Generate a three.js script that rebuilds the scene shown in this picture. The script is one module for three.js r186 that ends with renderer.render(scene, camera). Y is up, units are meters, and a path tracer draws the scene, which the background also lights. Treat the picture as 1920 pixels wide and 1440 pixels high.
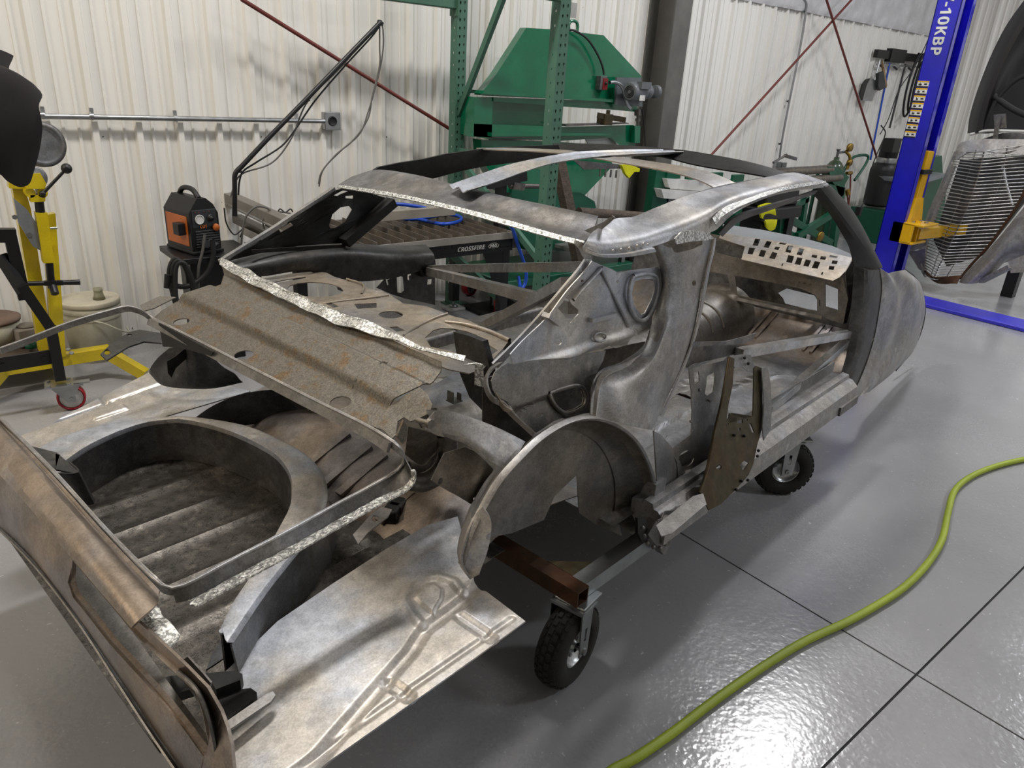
import * as THREE from 'three';
import { mergeGeometries, mergeVertices, toCreasedNormals } from 'three/addons/utils/BufferGeometryUtils.js';
import { RoundedBoxGeometry } from 'three/addons/geometries/RoundedBoxGeometry.js';
import { RectAreaLightUniformsLib } from 'three/addons/lights/RectAreaLightUniformsLib.js';
import { FontLoader } from 'three/addons/loaders/FontLoader.js';
import { Brush, Evaluator, SUBTRACTION } from 'three-bvh-csg';
import { TextGeometry } from 'three/addons/geometries/TextGeometry.js';

// ---------------------------------------------------------------- camera, light, exposure
// world: x runs along the back wall, y up, z from the back wall into the shop (metres)
const scene = new THREE.Scene();
scene.background = new THREE.Color(0x0b0b0c);
const camera = new THREE.PerspectiveCamera(55.7302, 1920 / 1440, 0.05, 60);
camera.position.set(0.0000, 1.6258, 4.8218);
camera.rotation.order = 'YXZ';
camera.rotation.set(-0.39536, -0.70445, 0.06072);
const renderer = new THREE.WebGLRenderer({ antialias: true });
renderer.toneMapping = THREE.LinearToneMapping;
renderer.toneMappingExposure = 1.15;
renderer.shadowMap.enabled = true;
RectAreaLightUniformsLib.init();
const LAMP = 70;                                   // radiance of the LED high-bay fixtures
// [x, z, colour, long side along x]
const FIXTURES = [
  [-2.9, 1.8, 0xfff0dc], [1.3, 2.0, 0xfffbf6], [5.5, 2.5, 0xfdfdff], [9.6, 4.4, 0xf6f9ff], [5.4, 7.0, 0xf6f9ff],
];
const LAMP_Y = 4.55;

// ---------------------------------------------------------------- random, noise, textures
let seed = 7;
const rnd = () => { seed = (seed * 1664525 + 1013904223) >>> 0; return seed / 4294967296; };
const rr = (a, b) => a + (b - a) * rnd();
const clamp = (v, a = 0, b = 1) => Math.min(b, Math.max(a, v));
const mix = (a, b, t) => a + (b - a) * t;
const smooth = (a, b, v) => { const t = clamp((v - a) / (b - a)); return t * t * (3 - 2 * t); };
function lattice(n, s) {                           // periodic value noise with n cells a side
  let k = s >>> 0; const g = new Float32Array(n * n);
  for (let i = 0; i < n * n; i++) { k = (k * 1664525 + 1013904223) >>> 0; g[i] = k / 4294967296; }
  return (u, v) => {
    u = ((u % 1) + 1) % 1 * n; v = ((v % 1) + 1) % 1 * n;
    const i = Math.floor(u) % n, j = Math.floor(v) % n; let a = u - Math.floor(u), b = v - Math.floor(v);
    a = a * a * (3 - 2 * a); b = b * b * (3 - 2 * b);
    const i1 = (i + 1) % n, j1 = (j + 1) % n;
    return mix(mix(g[j * n + i], g[j * n + i1], a), mix(g[j1 * n + i], g[j1 * n + i1], a), b);
  };
}
function fbm(n, s, oct = 4) {
  const L = []; for (let o = 0; o < oct; o++) L.push(lattice(n << o, s + o * 97));
  return (u, v) => { let a = 0.5, t = 0, w = 0; for (const l of L) { t += a * l(u, v); w += a; a *= 0.55; } return t / w; };
}
function tex(size, fn, srgb = true) {
  const d = new Uint8Array(size * size * 4);
  for (let y = 0; y < size; y++) for (let x = 0; x < size; x++) {
    const c = fn(x / size, y / size), o = (y * size + x) * 4;
    for (let k = 0; k < 3; k++) d[o + k] = clamp(Array.isArray(c) ? c[k] : c) * 255;
    d[o + 3] = 255;
  }
  const t = new THREE.DataTexture(d, size, size);
  t.wrapS = t.wrapT = THREE.RepeatWrapping; t.magFilter = THREE.LinearFilter; t.minFilter = THREE.LinearMipmapLinearFilter;
  t.generateMipmaps = true; if (srgb) t.colorSpace = THREE.SRGBColorSpace; t.needsUpdate = true;
  return t;
}
const rep = (t, m) => { const c = t.clone(); c.repeat.set(1 / m, 1 / m); c.needsUpdate = true; return c; };

const nA = fbm(5, 11, 6), nB = fbm(9, 23, 5), nC = fbm(28, 37, 3), nD = lattice(220, 5), nE = fbm(3, 71, 4);
const streak = lattice(256, 91);
// scuffed bare steel: soft patches, blue and straw tints of heat and pickling, fine speckle, scratches
function steelTex(lo, hi, tint, speck) {
  return tex(512, (u, v) => {
    const a = nA(u, v), b = nB(v, u), c = nC(u, v), d = nD(u, v), e = nE(u, v);
    let l = mix(lo, hi, smooth(0.28, 0.72, a * 0.65 + c * 0.35));
    l += (d - 0.5) * 0.13 + (streak(u * 0.25, v) - 0.5) * 0.045;
    if (b > 0.68) l += (b - 0.68) * 0.9;
    if (d > 0.93 && c > 0.5) l -= speck;
    const t = smooth(0.35, 0.7, e), w = tint;
    return [l * (1 + w * (t - 0.42)), l * (1 + w * 0.25 * (t - 0.5)), l * (1 - w * (t - 0.6))];
  });
}
const TX = {
  steel: steelTex(0.66, 0.82, 0.05, 0.1), pickled: steelTex(0.76, 0.92, 0.08, 0.08), sooty: steelTex(0.58, 0.8, 0.05, 0.2),
  rough: tex(256, (u, v) => clamp(0.5 + (nA(u, v) - 0.5) * 0.9 + (nD(u, v) - 0.5) * 0.25), false),
  bump: tex(256, (u, v) => clamp(nB(u, v) * 0.5 + nC(v, u) * 0.3 + nD(u, v) * 0.2), false),
  rust: tex(512, (u, v) => {
    const a = nB(u, v) * 0.55 + nC(u, v) * 0.45, s = smooth(0.52, 0.75, a), l = 0.72 + 0.3 * nD(u, v) - 0.1 * nC(v, u);
    return [mix(0.74, 0.76, s) * l, mix(0.725, 0.64, s) * l, mix(0.69, 0.5, s) * l];
  }),
  rusty: tex(512, (u, v) => {
    const a = nB(u, v) * 0.5 + nA(v, u) * 0.5, s = smooth(0.4, 0.65, a), l = 0.6 + 0.35 * nC(u, v);
    return [mix(0.72, 0.76, s) * l, mix(0.68, 0.62, s) * l, mix(0.56, 0.44, s) * l];
  }),
  pitted: tex(512, (u, v) => {
    const a = nC(u, v) * 0.6 + nD(u, v) * 0.4, b = nB(u, v); let l = mix(0.55, 0.64, smooth(0.35, 0.65, b)) + (nD(v, u) - 0.5) * 0.12;
    if (a > 0.6) l *= 0.7; if (a < 0.34 && b > 0.5) l += 0.16;
    return [l * 1.03, l, l * 0.97];
  }),
  weld: tex(256, (u, v) => { const a = nC(u, v), d = nD(v, u); const l = 0.55 + (a > 0.5 ? 0.42 : 0.1) + (d - 0.5) * 0.2 - (d > 0.9 ? 0.4 : 0); return [l, l, l * 0.98]; }),
  grime: tex(256, (u, v) => { const l = 0.86 + (nA(u, v) - 0.5) * 0.24 + (nD(u, v) - 0.5) * 0.06; return [l, l, l]; }),
  wood: tex(256, (u, v) => { const l = 0.5 + 0.3 * streak(u * 0.12, v * 0.5) + 0.15 * nA(u, v); return [l, l * 0.93, l * 0.86]; }),
};
const MM = (o) => new THREE.MeshStandardMaterial(o), PM = (o) => new THREE.MeshPhysicalMaterial(o);
const metal = (map, color, rough, met = 0.85, size = 0.55, bump = 0.00022) => MM({ map: rep(TX[map], size), color, roughness: rough, metalness: met, bumpMap: rep(TX.bump, size * 0.4), bumpScale: bump, side: THREE.DoubleSide });
const M = {
  steel: metal('steel', 0xc8c7c5, 0.47, 0.7), pale: metal('pickled', 0xd2d2d0, 0.42, 0.55), mid: metal('steel', 0xaeadaa, 0.45, 0.7), dull: metal('sooty', 0xa3a19e, 0.5),
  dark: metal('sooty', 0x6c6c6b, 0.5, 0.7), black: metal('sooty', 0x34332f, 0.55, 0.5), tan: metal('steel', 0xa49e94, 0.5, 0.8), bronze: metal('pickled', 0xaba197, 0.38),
  pitted: metal('pitted', 0x93918d, 0.42, 0.7, 0.4, 0.001), rust: metal('rust', 0xbab6b0, 0.55, 0.6, 0.5, 0.0008), rusty: metal('rusty', 0x7d7868, 0.5, 0.6), rustbeam: metal('rusty', 0x7c5a40, 0.6, 0.4),
  weld: metal('weld', 0xf2f2f0, 0.26, 0.9, 0.12, 0.0016), bright: metal('steel', 0xe4e4e2, 0.28, 0.75), zinc: metal('grime', 0xb8bbbb, 0.32, 0.9, 0.3), tray: metal('pickled', 0xb9b2a6, 0.45, 0.7),
  sealant: MM({ color: 0x1d1d1d, roughness: 0.9 }),
};
const paint = (color, roughness = 0.35, extra = {}) => PM({ color, roughness, map: rep(TX.grime, 0.7), ...extra });
Object.assign(M, {
  rubber: paint(0x1b1a19, 0.8), tread: paint(0x24221f, 0.9), plastic: paint(0x161617, 0.45), plasticGrey: paint(0x3b3d3f, 0.5),
  yellow: paint(0xf0d413, 0.32, { clearcoat: 0.4, clearcoatRoughness: 0.2 }), liftYellow: paint(0xf5bd0c, 0.3, { clearcoat: 0.4 }), blackPaint: paint(0x141416, 0.4),
  rackGreen: paint(0x4f7d68, 0.5), green: paint(0x05744f, 0.16, { clearcoat: 0.8, clearcoatRoughness: 0.12, bumpMap: rep(TX.bump, 0.35), bumpScale: 0.0012 }),
  greenDark: paint(0x0b5c41, 0.35), blue: paint(0x1a17c4, 0.22, { clearcoat: 0.5, clearcoatRoughness: 0.15 }), white: paint(0xe9e8e3, 0.5), bucket: paint(0xd9d6c3, 0.45),
  wall: PM({ color: 0xe4e2dc, roughness: 0.42 }), redPaint: paint(0x8d1d20, 0.4), redWheel: paint(0xb01a2a, 0.35), redOxide: paint(0x7c3730, 0.6), column: paint(0x6d6b66, 0.5), galv: metal('grime', 0xc3c6c8, 0.3, 0.9, 0.25),
  orange: paint(0xd9742a, 0.42), motor: paint(0x6f7478, 0.4), blueHose: paint(0x1c55d0, 0.35), limeHose: paint(0xa9bb2a, 0.5), cable: paint(0x1a1a1b, 0.6), cableGrey: paint(0x6d6a66, 0.5),
  brass: MM({ color: 0x9a7d3c, metalness: 0.9, roughness: 0.35 }), chrome: MM({ color: 0xd8d8d8, metalness: 1, roughness: 0.12 }), cloth: paint(0x2b2929, 0.95), rag: paint(0xe6e410, 0.9),
  tank: paint(0x35492f, 0.35, { clearcoat: 0.3 }), insul: paint(0xf3f2f4, 0.4), wood: MM({ map: rep(TX.wood, 0.5), color: 0x77706a, roughness: 0.8 }), sheetgrey: paint(0x8f9498, 0.4),
});

// ---------------------------------------------------------------- geometry helpers
function creased(g, angle) { const q = toCreasedNormals(g.scale(200, 200, 200), angle); return q.scale(0.005, 0.005, 0.005); }   // the helper welds at 1/100 unit, so weld at 0.05 mm instead
const V = (a) => Array.isArray(a) ? new THREE.Vector3(a[0], a[1], a[2]) : a.clone();
function clean(g) {                                // position, normal, uv only, not indexed
  let q = g.index ? g.toNonIndexed() : g;
  for (const k of Object.keys(q.attributes)) if (!['position', 'normal', 'uv'].includes(k)) q.deleteAttribute(k);
  return q;
}
function boxUV(g) {                                // uv in metres from the side each face looks to
  const p = g.attributes.position, n = g.attributes.normal, uv = new Float32Array(p.count * 2);
  for (let i = 0; i < p.count; i += 3) {
    const ax = Math.abs(n.getX(i) + n.getX(i + 1) + n.getX(i + 2)), ay = Math.abs(n.getY(i) + n.getY(i + 1) + n.getY(i + 2)), az = Math.abs(n.getZ(i) + n.getZ(i + 1) + n.getZ(i + 2));
    for (let k = i; k < i + 3; k++) {
      const x = p.getX(k), y = p.getY(k), z = p.getZ(k);
      const c = ay >= ax && ay >= az ? [x, z] : ax >= az ? [z, y] : [x, y];
      uv[2 * k] = c[0]; uv[2 * k + 1] = c[1];
    }
  }
  g.setAttribute('uv', new THREE.BufferAttribute(uv, 2));
  return g;
}
function join(list) {
  const flat = list.flat(9).filter(Boolean).map(clean);
  for (const g of flat) { if (!g.attributes.normal) g.computeVertexNormals(); if (!g.attributes.uv) boxUV(g); }
  return boxUV(flat.length === 1 ? flat[0] : mergeGeometries(flat));
}
const names = {};
function numbered(n) { const k = names[n] = (names[n] ?? -1) + 1; return k ? `${n}_${String(k).padStart(3, '0')}` : n; }
function mesh(name, geos, mat, parent) {
  const m = new THREE.Mesh(join(Array.isArray(geos) ? geos : [geos]), mat);
  m.name = name; m.castShadow = m.receiveShadow = true; parent.add(m); return m;
}
function thing(name, label, category, pos = [0, 0, 0], turn = 0, group) {
  const o = new THREE.Group(); o.name = numbered(name); o.position.set(...pos); o.rotation.y = turn; scene.add(o);
  o.userData = { label, category }; if (group) o.userData.group = group; return o;
}
function single(name, geos, mat, label, category, group) {
  const m = mesh(numbered(name), geos, mat, scene); m.userData = { label, category }; if (group) m.userData.group = group; return m;
}
function struct(name, geos, mat) { const m = mesh(name, geos, mat, scene); m.userData.kind = 'structure'; return m; }
function part(name, geos, mat, parent, label) { const m = mesh(name, geos, mat, parent); if (label) m.userData.label = label; return m; }
const box = (x0, y0, z0, x1, y1, z1, r = 0) => {
  const w = Math.abs(x1 - x0), h = Math.abs(y1 - y0), d = Math.abs(z1 - z0);
  const g = r ? new RoundedBoxGeometry(w, h, d, 2, Math.min(r, w / 2.1, h / 2.1, d / 2.1)) : new THREE.BoxGeometry(w, h, d);
  return g.translate((x0 + x1) / 2, (y0 + y1) / 2, (z0 + z1) / 2);
};
function frameOf(a, b, up = [0, 1, 0]) {           // matrix with z along a->b and y near up
  const z = V(b).sub(V(a)); const L = z.length(); z.normalize(); let u = V(up); if (Math.abs(u.dot(z)) > 0.99) u = new THREE.Vector3(1, 0, 0.01);
  const x = u.clone().cross(z).normalize(), y = z.clone().cross(x);
  return { m: new THREE.Matrix4().makeBasis(x, y, z).setPosition(V(a).add(V(b)).multiplyScalar(0.5)), L };
}
function bar(a, b, w, h = w, up, r = 0) { const { m, L } = frameOf(a, b, up); const g = r ? new RoundedBoxGeometry(w, h, L, 2, r) : new THREE.BoxGeometry(w, h, L); return g.applyMatrix4(m); }
function rod(a, b, r, r2 = r, n = 14) { const { m, L } = frameOf(a, b); return new THREE.CylinderGeometry(r2, r, L, n).rotateX(Math.PI / 2).applyMatrix4(m); }
function tube(pts, r, n = 8, seg) { const c = new THREE.CatmullRomCurve3(pts.map(V), false, 'centripetal'); return new THREE.TubeGeometry(c, seg || Math.max(8, pts.length * 6), r, n); }
function ball(c, r, n = 14) { return new THREE.SphereGeometry(r, n, Math.ceil(n * 0.7)).translate(...c); }
function lathe(prof, n = 32) { return new THREE.LatheGeometry(prof.map(p => new THREE.Vector2(p[0], p[1])), n); }
function along(g, a, b) { const { m } = frameOf(a, b); const t = new THREE.Matrix4().makeTranslation(0, 0, 0); return g.rotateX(Math.PI / 2).applyMatrix4(t).applyMatrix4(m.setPosition(V(a))); }   // y axis of g -> a..b, origin at a
function extrude(outline, depth, holes = [], bevel = 0) {   // 2D outline in xy, depth along z
  const s = new THREE.Shape(outline.map(p => new THREE.Vector2(p[0], p[1])));
  for (const h of holes) s.holes.push(new THREE.Path(h.map(p => new THREE.Vector2(p[0], p[1]))));
  return new THREE.ExtrudeGeometry(s, { depth, bevelEnabled: bevel > 0, bevelSize: bevel, bevelThickness: bevel, bevelSegments: 2, curveSegments: 10 });
}
const circ = (cx, cy, r, n = 18, ry = r) => Array.from({ length: n }, (_, i) => [cx + r * Math.cos(i / n * 2 * Math.PI), cy + ry * Math.sin(i / n * 2 * Math.PI)]);
// sheet metal: a flat outline in space, with holes, thickness and an optional pressed relief (offset along the face)
function sheet(outline, { holes = [], t = 0.003, relief, edge = 0, face = [0, 1, 0], crease = 0.5 } = {}) {
  const P = outline.map(V), n = new THREE.Vector3();
  for (let i = 0; i < P.length; i++) { const a = P[i], b = P[(i + 1) % P.length]; n.x += (a.y - b.y) * (a.z + b.z); n.y += (a.z - b.z) * (a.x + b.x); n.z += (a.x - b.x) * (a.y + b.y); }
  n.normalize(); if (n.dot(V(face)) < 0) n.negate();
  const o = P[0], u = P[1].clone().sub(o); for (let i = 2; u.length() < 0.02 && i < P.length; i++) u.copy(P[i]).sub(o);
  u.addScaledVector(n, -u.dot(n)).normalize(); const v = n.clone().cross(u);
  const to2 = p => { const q = V(p).sub(o); return new THREE.Vector2(q.dot(u), q.dot(v)); };
  let C = P.map(to2); if (THREE.ShapeUtils.isClockWise(C)) C.reverse();
  const H = holes.map(h => { const q = h.map(to2); if (!THREE.ShapeUtils.isClockWise(q)) q.reverse(); return q; });
  let pts = [...C, ...H.flat()], tri = THREE.ShapeUtils.triangulateShape(C, H);
  if (edge) {
    for (let it = 0; it < 9; it++) {
      const mid = new Map(), out = []; let any = false;
      const len = (a, b) => pts[a].distanceTo(pts[b]);
      const need = (a, b) => len(a, b) > edge;
      const m = (a, b) => { const k = a < b ? a + '_' + b : b + '_' + a; if (!mid.has(k)) { mid.set(k, pts.length); pts.push(pts[a].clone().add(pts[b]).multiplyScalar(0.5)); } return mid.get(k); };
      for (const [a, b, c] of tri) {
        const s = [need(a, b), need(b, c), need(c, a)]; const k = s.filter(Boolean).length;
        if (!k) { out.push([a, b, c]); continue; } any = true;
        if (k === 3) { const x = m(a, b), y = m(b, c), z = m(c, a); out.push([a, x, z], [x, b, y], [z, y, c], [x, y, z]); }
        else if (k === 1) { const r = s[0] ? [a, b, c] : s[1] ? [b, c, a] : [c, a, b]; const x = m(r[0], r[1]); out.push([r[0], x, r[2]], [x, r[1], r[2]]); }
        else { const r = !s[2] ? [a, b, c] : !s[0] ? [b, c, a] : [c, a, b]; const x = m(r[0], r[1]), y = m(r[1], r[2]); out.push([x, r[1], y]); if (len(x, r[2]) < len(r[0], y)) out.push([r[0], x, r[2]], [x, y, r[2]]); else out.push([r[0], x, y], [r[0], y, r[2]]); }
      }
      tri = out; if (!any) break;
    }
  }
  const q3 = pts.map(p => o.clone().addScaledVector(u, p.x).addScaledVector(v, p.y));
  const top = q3.map(p => { const d = relief ? relief(p) : 0; return Array.isArray(d) ? p.clone().add(V(d)) : p.clone().addScaledVector(n, d); });
  const bot = top.map(p => p.clone().addScaledVector(n, -t));
  const pos = []; const put = (...a) => a.forEach(p => pos.push(p.x, p.y, p.z)); const cnt = new Map();
  for (const [a, b, c] of tri) {
    put(top[a], top[b], top[c]); put(bot[a], bot[c], bot[b]);
    for (const [x, y] of [[a, b], [b, c], [c, a]]) { const k = y + '_' + x; if (cnt.has(k)) cnt.delete(k); else cnt.set(x + '_' + y, [x, y]); }
  }
  for (const [x, y] of cnt.values()) { put(top[x], bot[x], top[y]); put(top[y], bot[x], bot[y]); }
  const g = new THREE.BufferGeometry(); g.setAttribute('position', new THREE.Float32BufferAttribute(pos, 3));
  return creased(g, crease);
}
// a curved sheet through rows of points (each row the same number of points)
function loft(rows, { t = 0.003, nu = 8, nv = 6, crease = 0.6, flip = false, straight = false, relief } = {}) {
  const R = rows.map(r => r.map(V)), cols = R[0].length;
  const cm = (p, k) => { const n = p.length; if (straight || n === 2) { const s = k * (n - 1), i = Math.min(n - 2, Math.floor(s)); return p[i].clone().lerp(p[i + 1], s - i); } return new THREE.CatmullRomCurve3(p, false, 'centripetal').getPoint(k); };
  const NU = nu, NV = nv, grid = [];
  const fine = R.map(r => Array.from({ length: NU + 1 }, (_, i) => cm(r, i / NU)));
  for (let i = 0; i <= NU; i++) { const col = fine.map(r => r[i]); grid.push(Array.from({ length: NV + 1 }, (_, j) => cm(col, j / NV))); }
  if (relief) for (const c of grid) for (const p of c) p.y += relief(p);
  const nrm = (i, j) => { const a = grid[Math.min(NU, i + 1)][j].clone().sub(grid[Math.max(0, i - 1)][j]), b = grid[i][Math.min(NV, j + 1)].clone().sub(grid[i][Math.max(0, j - 1)]); const n = a.cross(b); return n.lengthSq() ? n.normalize() : n; };
  const bot = grid.map((c, i) => c.map((p, j) => p.clone().addScaledVector(nrm(i, j), flip ? t : -t)));
  const pos = []; const put = (...a) => a.forEach(p => pos.push(p.x, p.y, p.z));
  const quad = (a, b, c, d) => { put(a, b, c); put(a, c, d); };
  for (let i = 0; i < NU; i++) for (let j = 0; j < NV; j++) { quad(grid[i][j], grid[i + 1][j], grid[i + 1][j + 1], grid[i][j + 1]); quad(bot[i][j], bot[i][j + 1], bot[i + 1][j + 1], bot[i + 1][j]); }
  for (let i = 0; i < NU; i++) { quad(grid[i][0], bot[i][0], bot[i + 1][0], grid[i + 1][0]); quad(grid[i][NV], grid[i + 1][NV], bot[i + 1][NV], bot[i][NV]); }
  for (let j = 0; j < NV; j++) { quad(grid[0][j], grid[0][j + 1], bot[0][j + 1], bot[0][j]); quad(grid[NU][j], bot[NU][j], bot[NU][j + 1], grid[NU][j + 1]); }
  const g = new THREE.BufferGeometry(); g.setAttribute('position', new THREE.Float32BufferAttribute(pos, 3));
  return creased(g, crease);
}
const csg = new Evaluator(); csg.attributes = ['position', 'normal', 'uv']; csg.useGroups = false;
function punch(g, cutters) {                       // real holes through a closed sheet
  let a = new Brush(boxUV(clean(g)));
  for (const c of cutters) { const b = new Brush(boxUV(clean(c))); a.updateMatrixWorld(); b.updateMatrixWorld(); a = csg.evaluate(a, b, SUBTRACTION); }
  return a.geometry;
}
const lerp3 = (a, b, t) => [mix(a[0], b[0], t), mix(a[1], b[1], t), mix(a[2], b[2], t)];
const off = (p, d) => [p[0] + d[0], p[1] + d[1], p[2] + d[2]];
const offs = (ps, d) => ps.map(p => off(p, d));
function strip(rowA, rowB, o) { return loft([rowA, rowB], { nv: 1, straight: true, nu: (rowA.length - 1) * 2, ...o }); }
function hexBolt(p, dir, r = 0.007, h = 0.006) { const d = V(dir).normalize(); return along(new THREE.CylinderGeometry(r, r, h, 6), p, off(p, [d.x * h, d.y * h, d.z * h])); }
function placed(g, pos, ry = 0, rx = 0, rz = 0) { return g.applyMatrix4(new THREE.Matrix4().makeRotationFromEuler(new THREE.Euler(rx, ry, rz, 'YXZ')).setPosition(...pos)); }

// ---------------------------------------------------------------- the room
const WX0 = -4.2, WX1 = 11.34, WZ1 = 9.2, WH = 4.9;
{ // painted concrete floor with saw-cut joints; slabs are separate pieces
  const fl = new THREE.Group(); fl.name = 'floor'; fl.userData.kind = 'structure'; scene.add(fl);
  const fn = fbm(4, 303, 6), fs = lattice(300, 17), ff = fbm(40, 55, 2);
  const fm = tex(1024, (u, v) => { const a = fn(u, v), s = fs(u, v); let l = 0.64 + (a - 0.5) * 0.10; if (s > 0.955 && ff(u, v) > 0.52) l += 0.2; if (s < 0.018 && ff(u, v) < 0.5) l -= 0.14; return [l, l * 1.0, l * 1.005]; });
  const fr = tex(512, (u, v) => clamp(0.5 + (fn(v, u) - 0.5) * 0.8 + (fs(u, v) - 0.5) * 0.3), false);
  const fb = tex(512, (u, v) => clamp(ff(u, v) * 0.55 + nC(u, v) * 0.45), false);
  const mat = PM({ map: rep(fm, 2.4), color: 0xe4e4e6, roughness: 0.4, roughnessMap: rep(fr, 1.7), bumpMap: rep(fb, 0.5), bumpScale: 0.0009, clearcoat: 0.2, clearcoatRoughness: 0.2 });
  const jx = [WX0, -2.46, 2.134, 6.73, WX1], jz = [0, 4.326, WZ1], w = 0.0035;
  for (let i = 0; i < 4; i++) for (let j = 0; j < 2; j++) part('slab', box(jx[i] + (i ? w : 0), -0.12, jz[j] + (j ? w : 0), jx[i + 1] - (i < 3 ? w : 0), 0, jz[j + 1] - (j < 1 ? w : 0)), mat, fl);
  part('joint_filler', [...[1, 2, 3].map(i => box(jx[i] - w, -0.12, 0, jx[i] + w, -0.003, WZ1)), box(WX0, -0.12, 4.326 - w, WX1, -0.0032, 4.326 + w)], M.sealant, fl);
}
// ribbed steel liner panels: four ribs to a sheet
function ribPanel(width, x0, ribs, h, h0 = 0) {
  const pr = [[0, 0]];
  for (const r of ribs) {
    const c = r - x0;
    for (const p of [[c - 0.025, 0], [c - 0.015, 0.028], [c + 0.015, 0.028], [c + 0.025, 0]]) pr.push(p);
    for (const m of [0.076, 0.152]) for (const p of [[c + m - 0.01, 0], [c + m - 0.006, 0.008], [c + m + 0.006, 0.008], [c + m + 0.01, 0]]) pr.push(p);
  }
  pr.push([width, 0]);
  const q = pr.filter(p => p[0] >= 0 && p[0] <= width);
  q.push([width, -0.02], [0, -0.02]);
  return extrude(q, h - h0).rotateX(-Math.PI / 2).translate(0, h0, 0);     // profile depth -> +z after the turn below
}
function ribbedWall(name, n, start, place) {
  const g = new THREE.Group(); g.name = name; g.userData.kind = 'structure'; scene.add(g);
  const W4 = 0.2286 * 4, base = ribPanel(W4, 0, [0.04, 0.04 + 0.2286, 0.04 + 0.4572, 0.04 + 0.6858], WH).scale(1, 1, -1);
  const idx = base.index; if (idx) { } else { const p = base.attributes.position; for (let i = 0; i < p.count; i += 3) for (const k of Object.keys(base.attributes)) { const a = base.attributes[k], s = a.itemSize; for (let c = 0; c < s; c++) { const t = a.array[(i + 1) * s + c]; a.array[(i + 1) * s + c] = a.array[(i + 2) * s + c]; a.array[(i + 2) * s + c] = t; } } }
  const geo = join([base]); geo.deleteAttribute('normal'); geo.computeVertexNormals();
  for (let i = 0; i < n; i++) { const m = new THREE.Mesh(geo, M.wall); m.name = 'wall_panel'; m.castShadow = m.receiveShadow = true; place(m, start + i * W4); g.add(m); }
  return g;
}
const RIB0 = 0.6806 - 0.2286 * 20;      // ribs of the back wall stand at RIB0 + k * 0.2286
{
  const wb = ribbedWall('wall_back', 18, RIB0 - 0.04 - 0.2286, (m, s) => m.position.set(s, 0, 0));
  const sc = [];
  for (let k = 4; k < 70; k++) for (const y of [2.205, 1.2016, 0.06]) { const x = RIB0 + k * 0.2286 + 0.038; if (x < 11.2 && (x > 5.7 || k % 4 === 1)) sc.push(new THREE.CylinderGeometry(0.0035, 0.004, 0.004, 6).rotateX(Math.PI / 2).translate(x, y, 0.003)); }
  part('screw_heads', sc, M.plasticGrey, wb).userData.kind = 'stuff';
  const wr = ribbedWall('wall_right', 11, 0.36 - 0.2286 * 2, (m, s) => { m.position.set(WX1, 0, s); m.rotation.y = -Math.PI / 2; m.position.z = s; });
  const s2 = [];
  for (let k = 0; k < 30; k++) for (const y of [2.205, 1.2016]) s2.push(new THREE.CylinderGeometry(0.0035, 0.004, 0.004, 6).rotateZ(Math.PI / 2).translate(WX1 - 0.003, y, 0.384 + (k - 1) * 0.2286));
  part('screw_heads', s2, M.plasticGrey, wr).userData.kind = 'stuff';
}
struct('wall_left', box(WX0 - 0.1, 0, 0, WX0, WH, WZ1), M.wall);
struct('wall_front', box(WX0 - 0.1, 0, WZ1, WX1 + 0.1, WH, WZ1 + 0.1), M.wall);
struct('ceiling', box(WX0 - 0.1, WH, -0.1, WX1 + 0.1, WH + 0.1, WZ1 + 0.1), M.insul);
{ // white faced insulation hanging over the upper part of the back wall
  const rows = []; for (const [y, z] of [[2.47, 0.032], [2.52, 0.05], [2.9, 0.075], [3.6, 0.08], [4.85, 0.07]]) rows.push(Array.from({ length: 60 }, (_, i) => [6.55 + i * 0.0805, y, z + 0.012 * Math.sin(i * 1.7) * Math.sin(i * 0.53) + 0.01 * Math.sin(i * 0.4 + y)]));
  struct('trim_1', loft(rows, { nu: 118, nv: 10, t: 0.02, flip: false }), M.insul);
}
const LAMP_OVER = ['left end of the back wall', 'trunk of the stripped car', 'nose of the stripped car', 'blue lift bay', 'open floor opposite the green hammer'];
FIXTURES.forEach(([x, z, col], i) => {
  const lt = thing('high_bay_light', `white LED high bay lamp hanging above the ${LAMP_OVER[i]}`, 'ceiling lamp', [x, LAMP_Y, z], 0, 'LED lamps under the ceiling');
  part('housing', [box(-0.62, 0.012, -0.19, 0.62, 0.07, 0.19, 0.015), rod([-0.4, 0.07, 0], [-0.4, 0.35, 0], 0.006), rod([0.4, 0.07, 0], [0.4, 0.35, 0], 0.006)], M.white, lt);
  part('diffuser', box(-0.6, 0.002, -0.17, 0.6, 0.012, 0.17), MM({ color: 0x222222, emissive: col, emissiveIntensity: 4 }), lt);
  const L = new THREE.RectAreaLight(col, LAMP, 1.2, 0.34); L.position.set(x, LAMP_Y - 0.004, z); L.rotation.x = -Math.PI / 2; L.castShadow = true; scene.add(L); L.name = 'lamp_light';
});
{ // steel building column, cross bracing rods, wall conduit
  const c = thing('steel_column', 'dark grey steel building column standing against the ribbed wall', 'column', [5.50, 0, 0.0]);
  part('web', box(-0.006, 0, 0.04, 0.006, WH, 0.3), M.column, c);
  part('flange', box(-0.11, 0, 0.3, 0.11, WH, 0.315), M.column, c); part('flange', box(-0.11, 0, 0.026, 0.11, WH, 0.04), M.column, c);
  part('base_plate', [box(-0.15, 0, 0.02, 0.15, 0.016, 0.34)], M.column, c);
}

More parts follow.
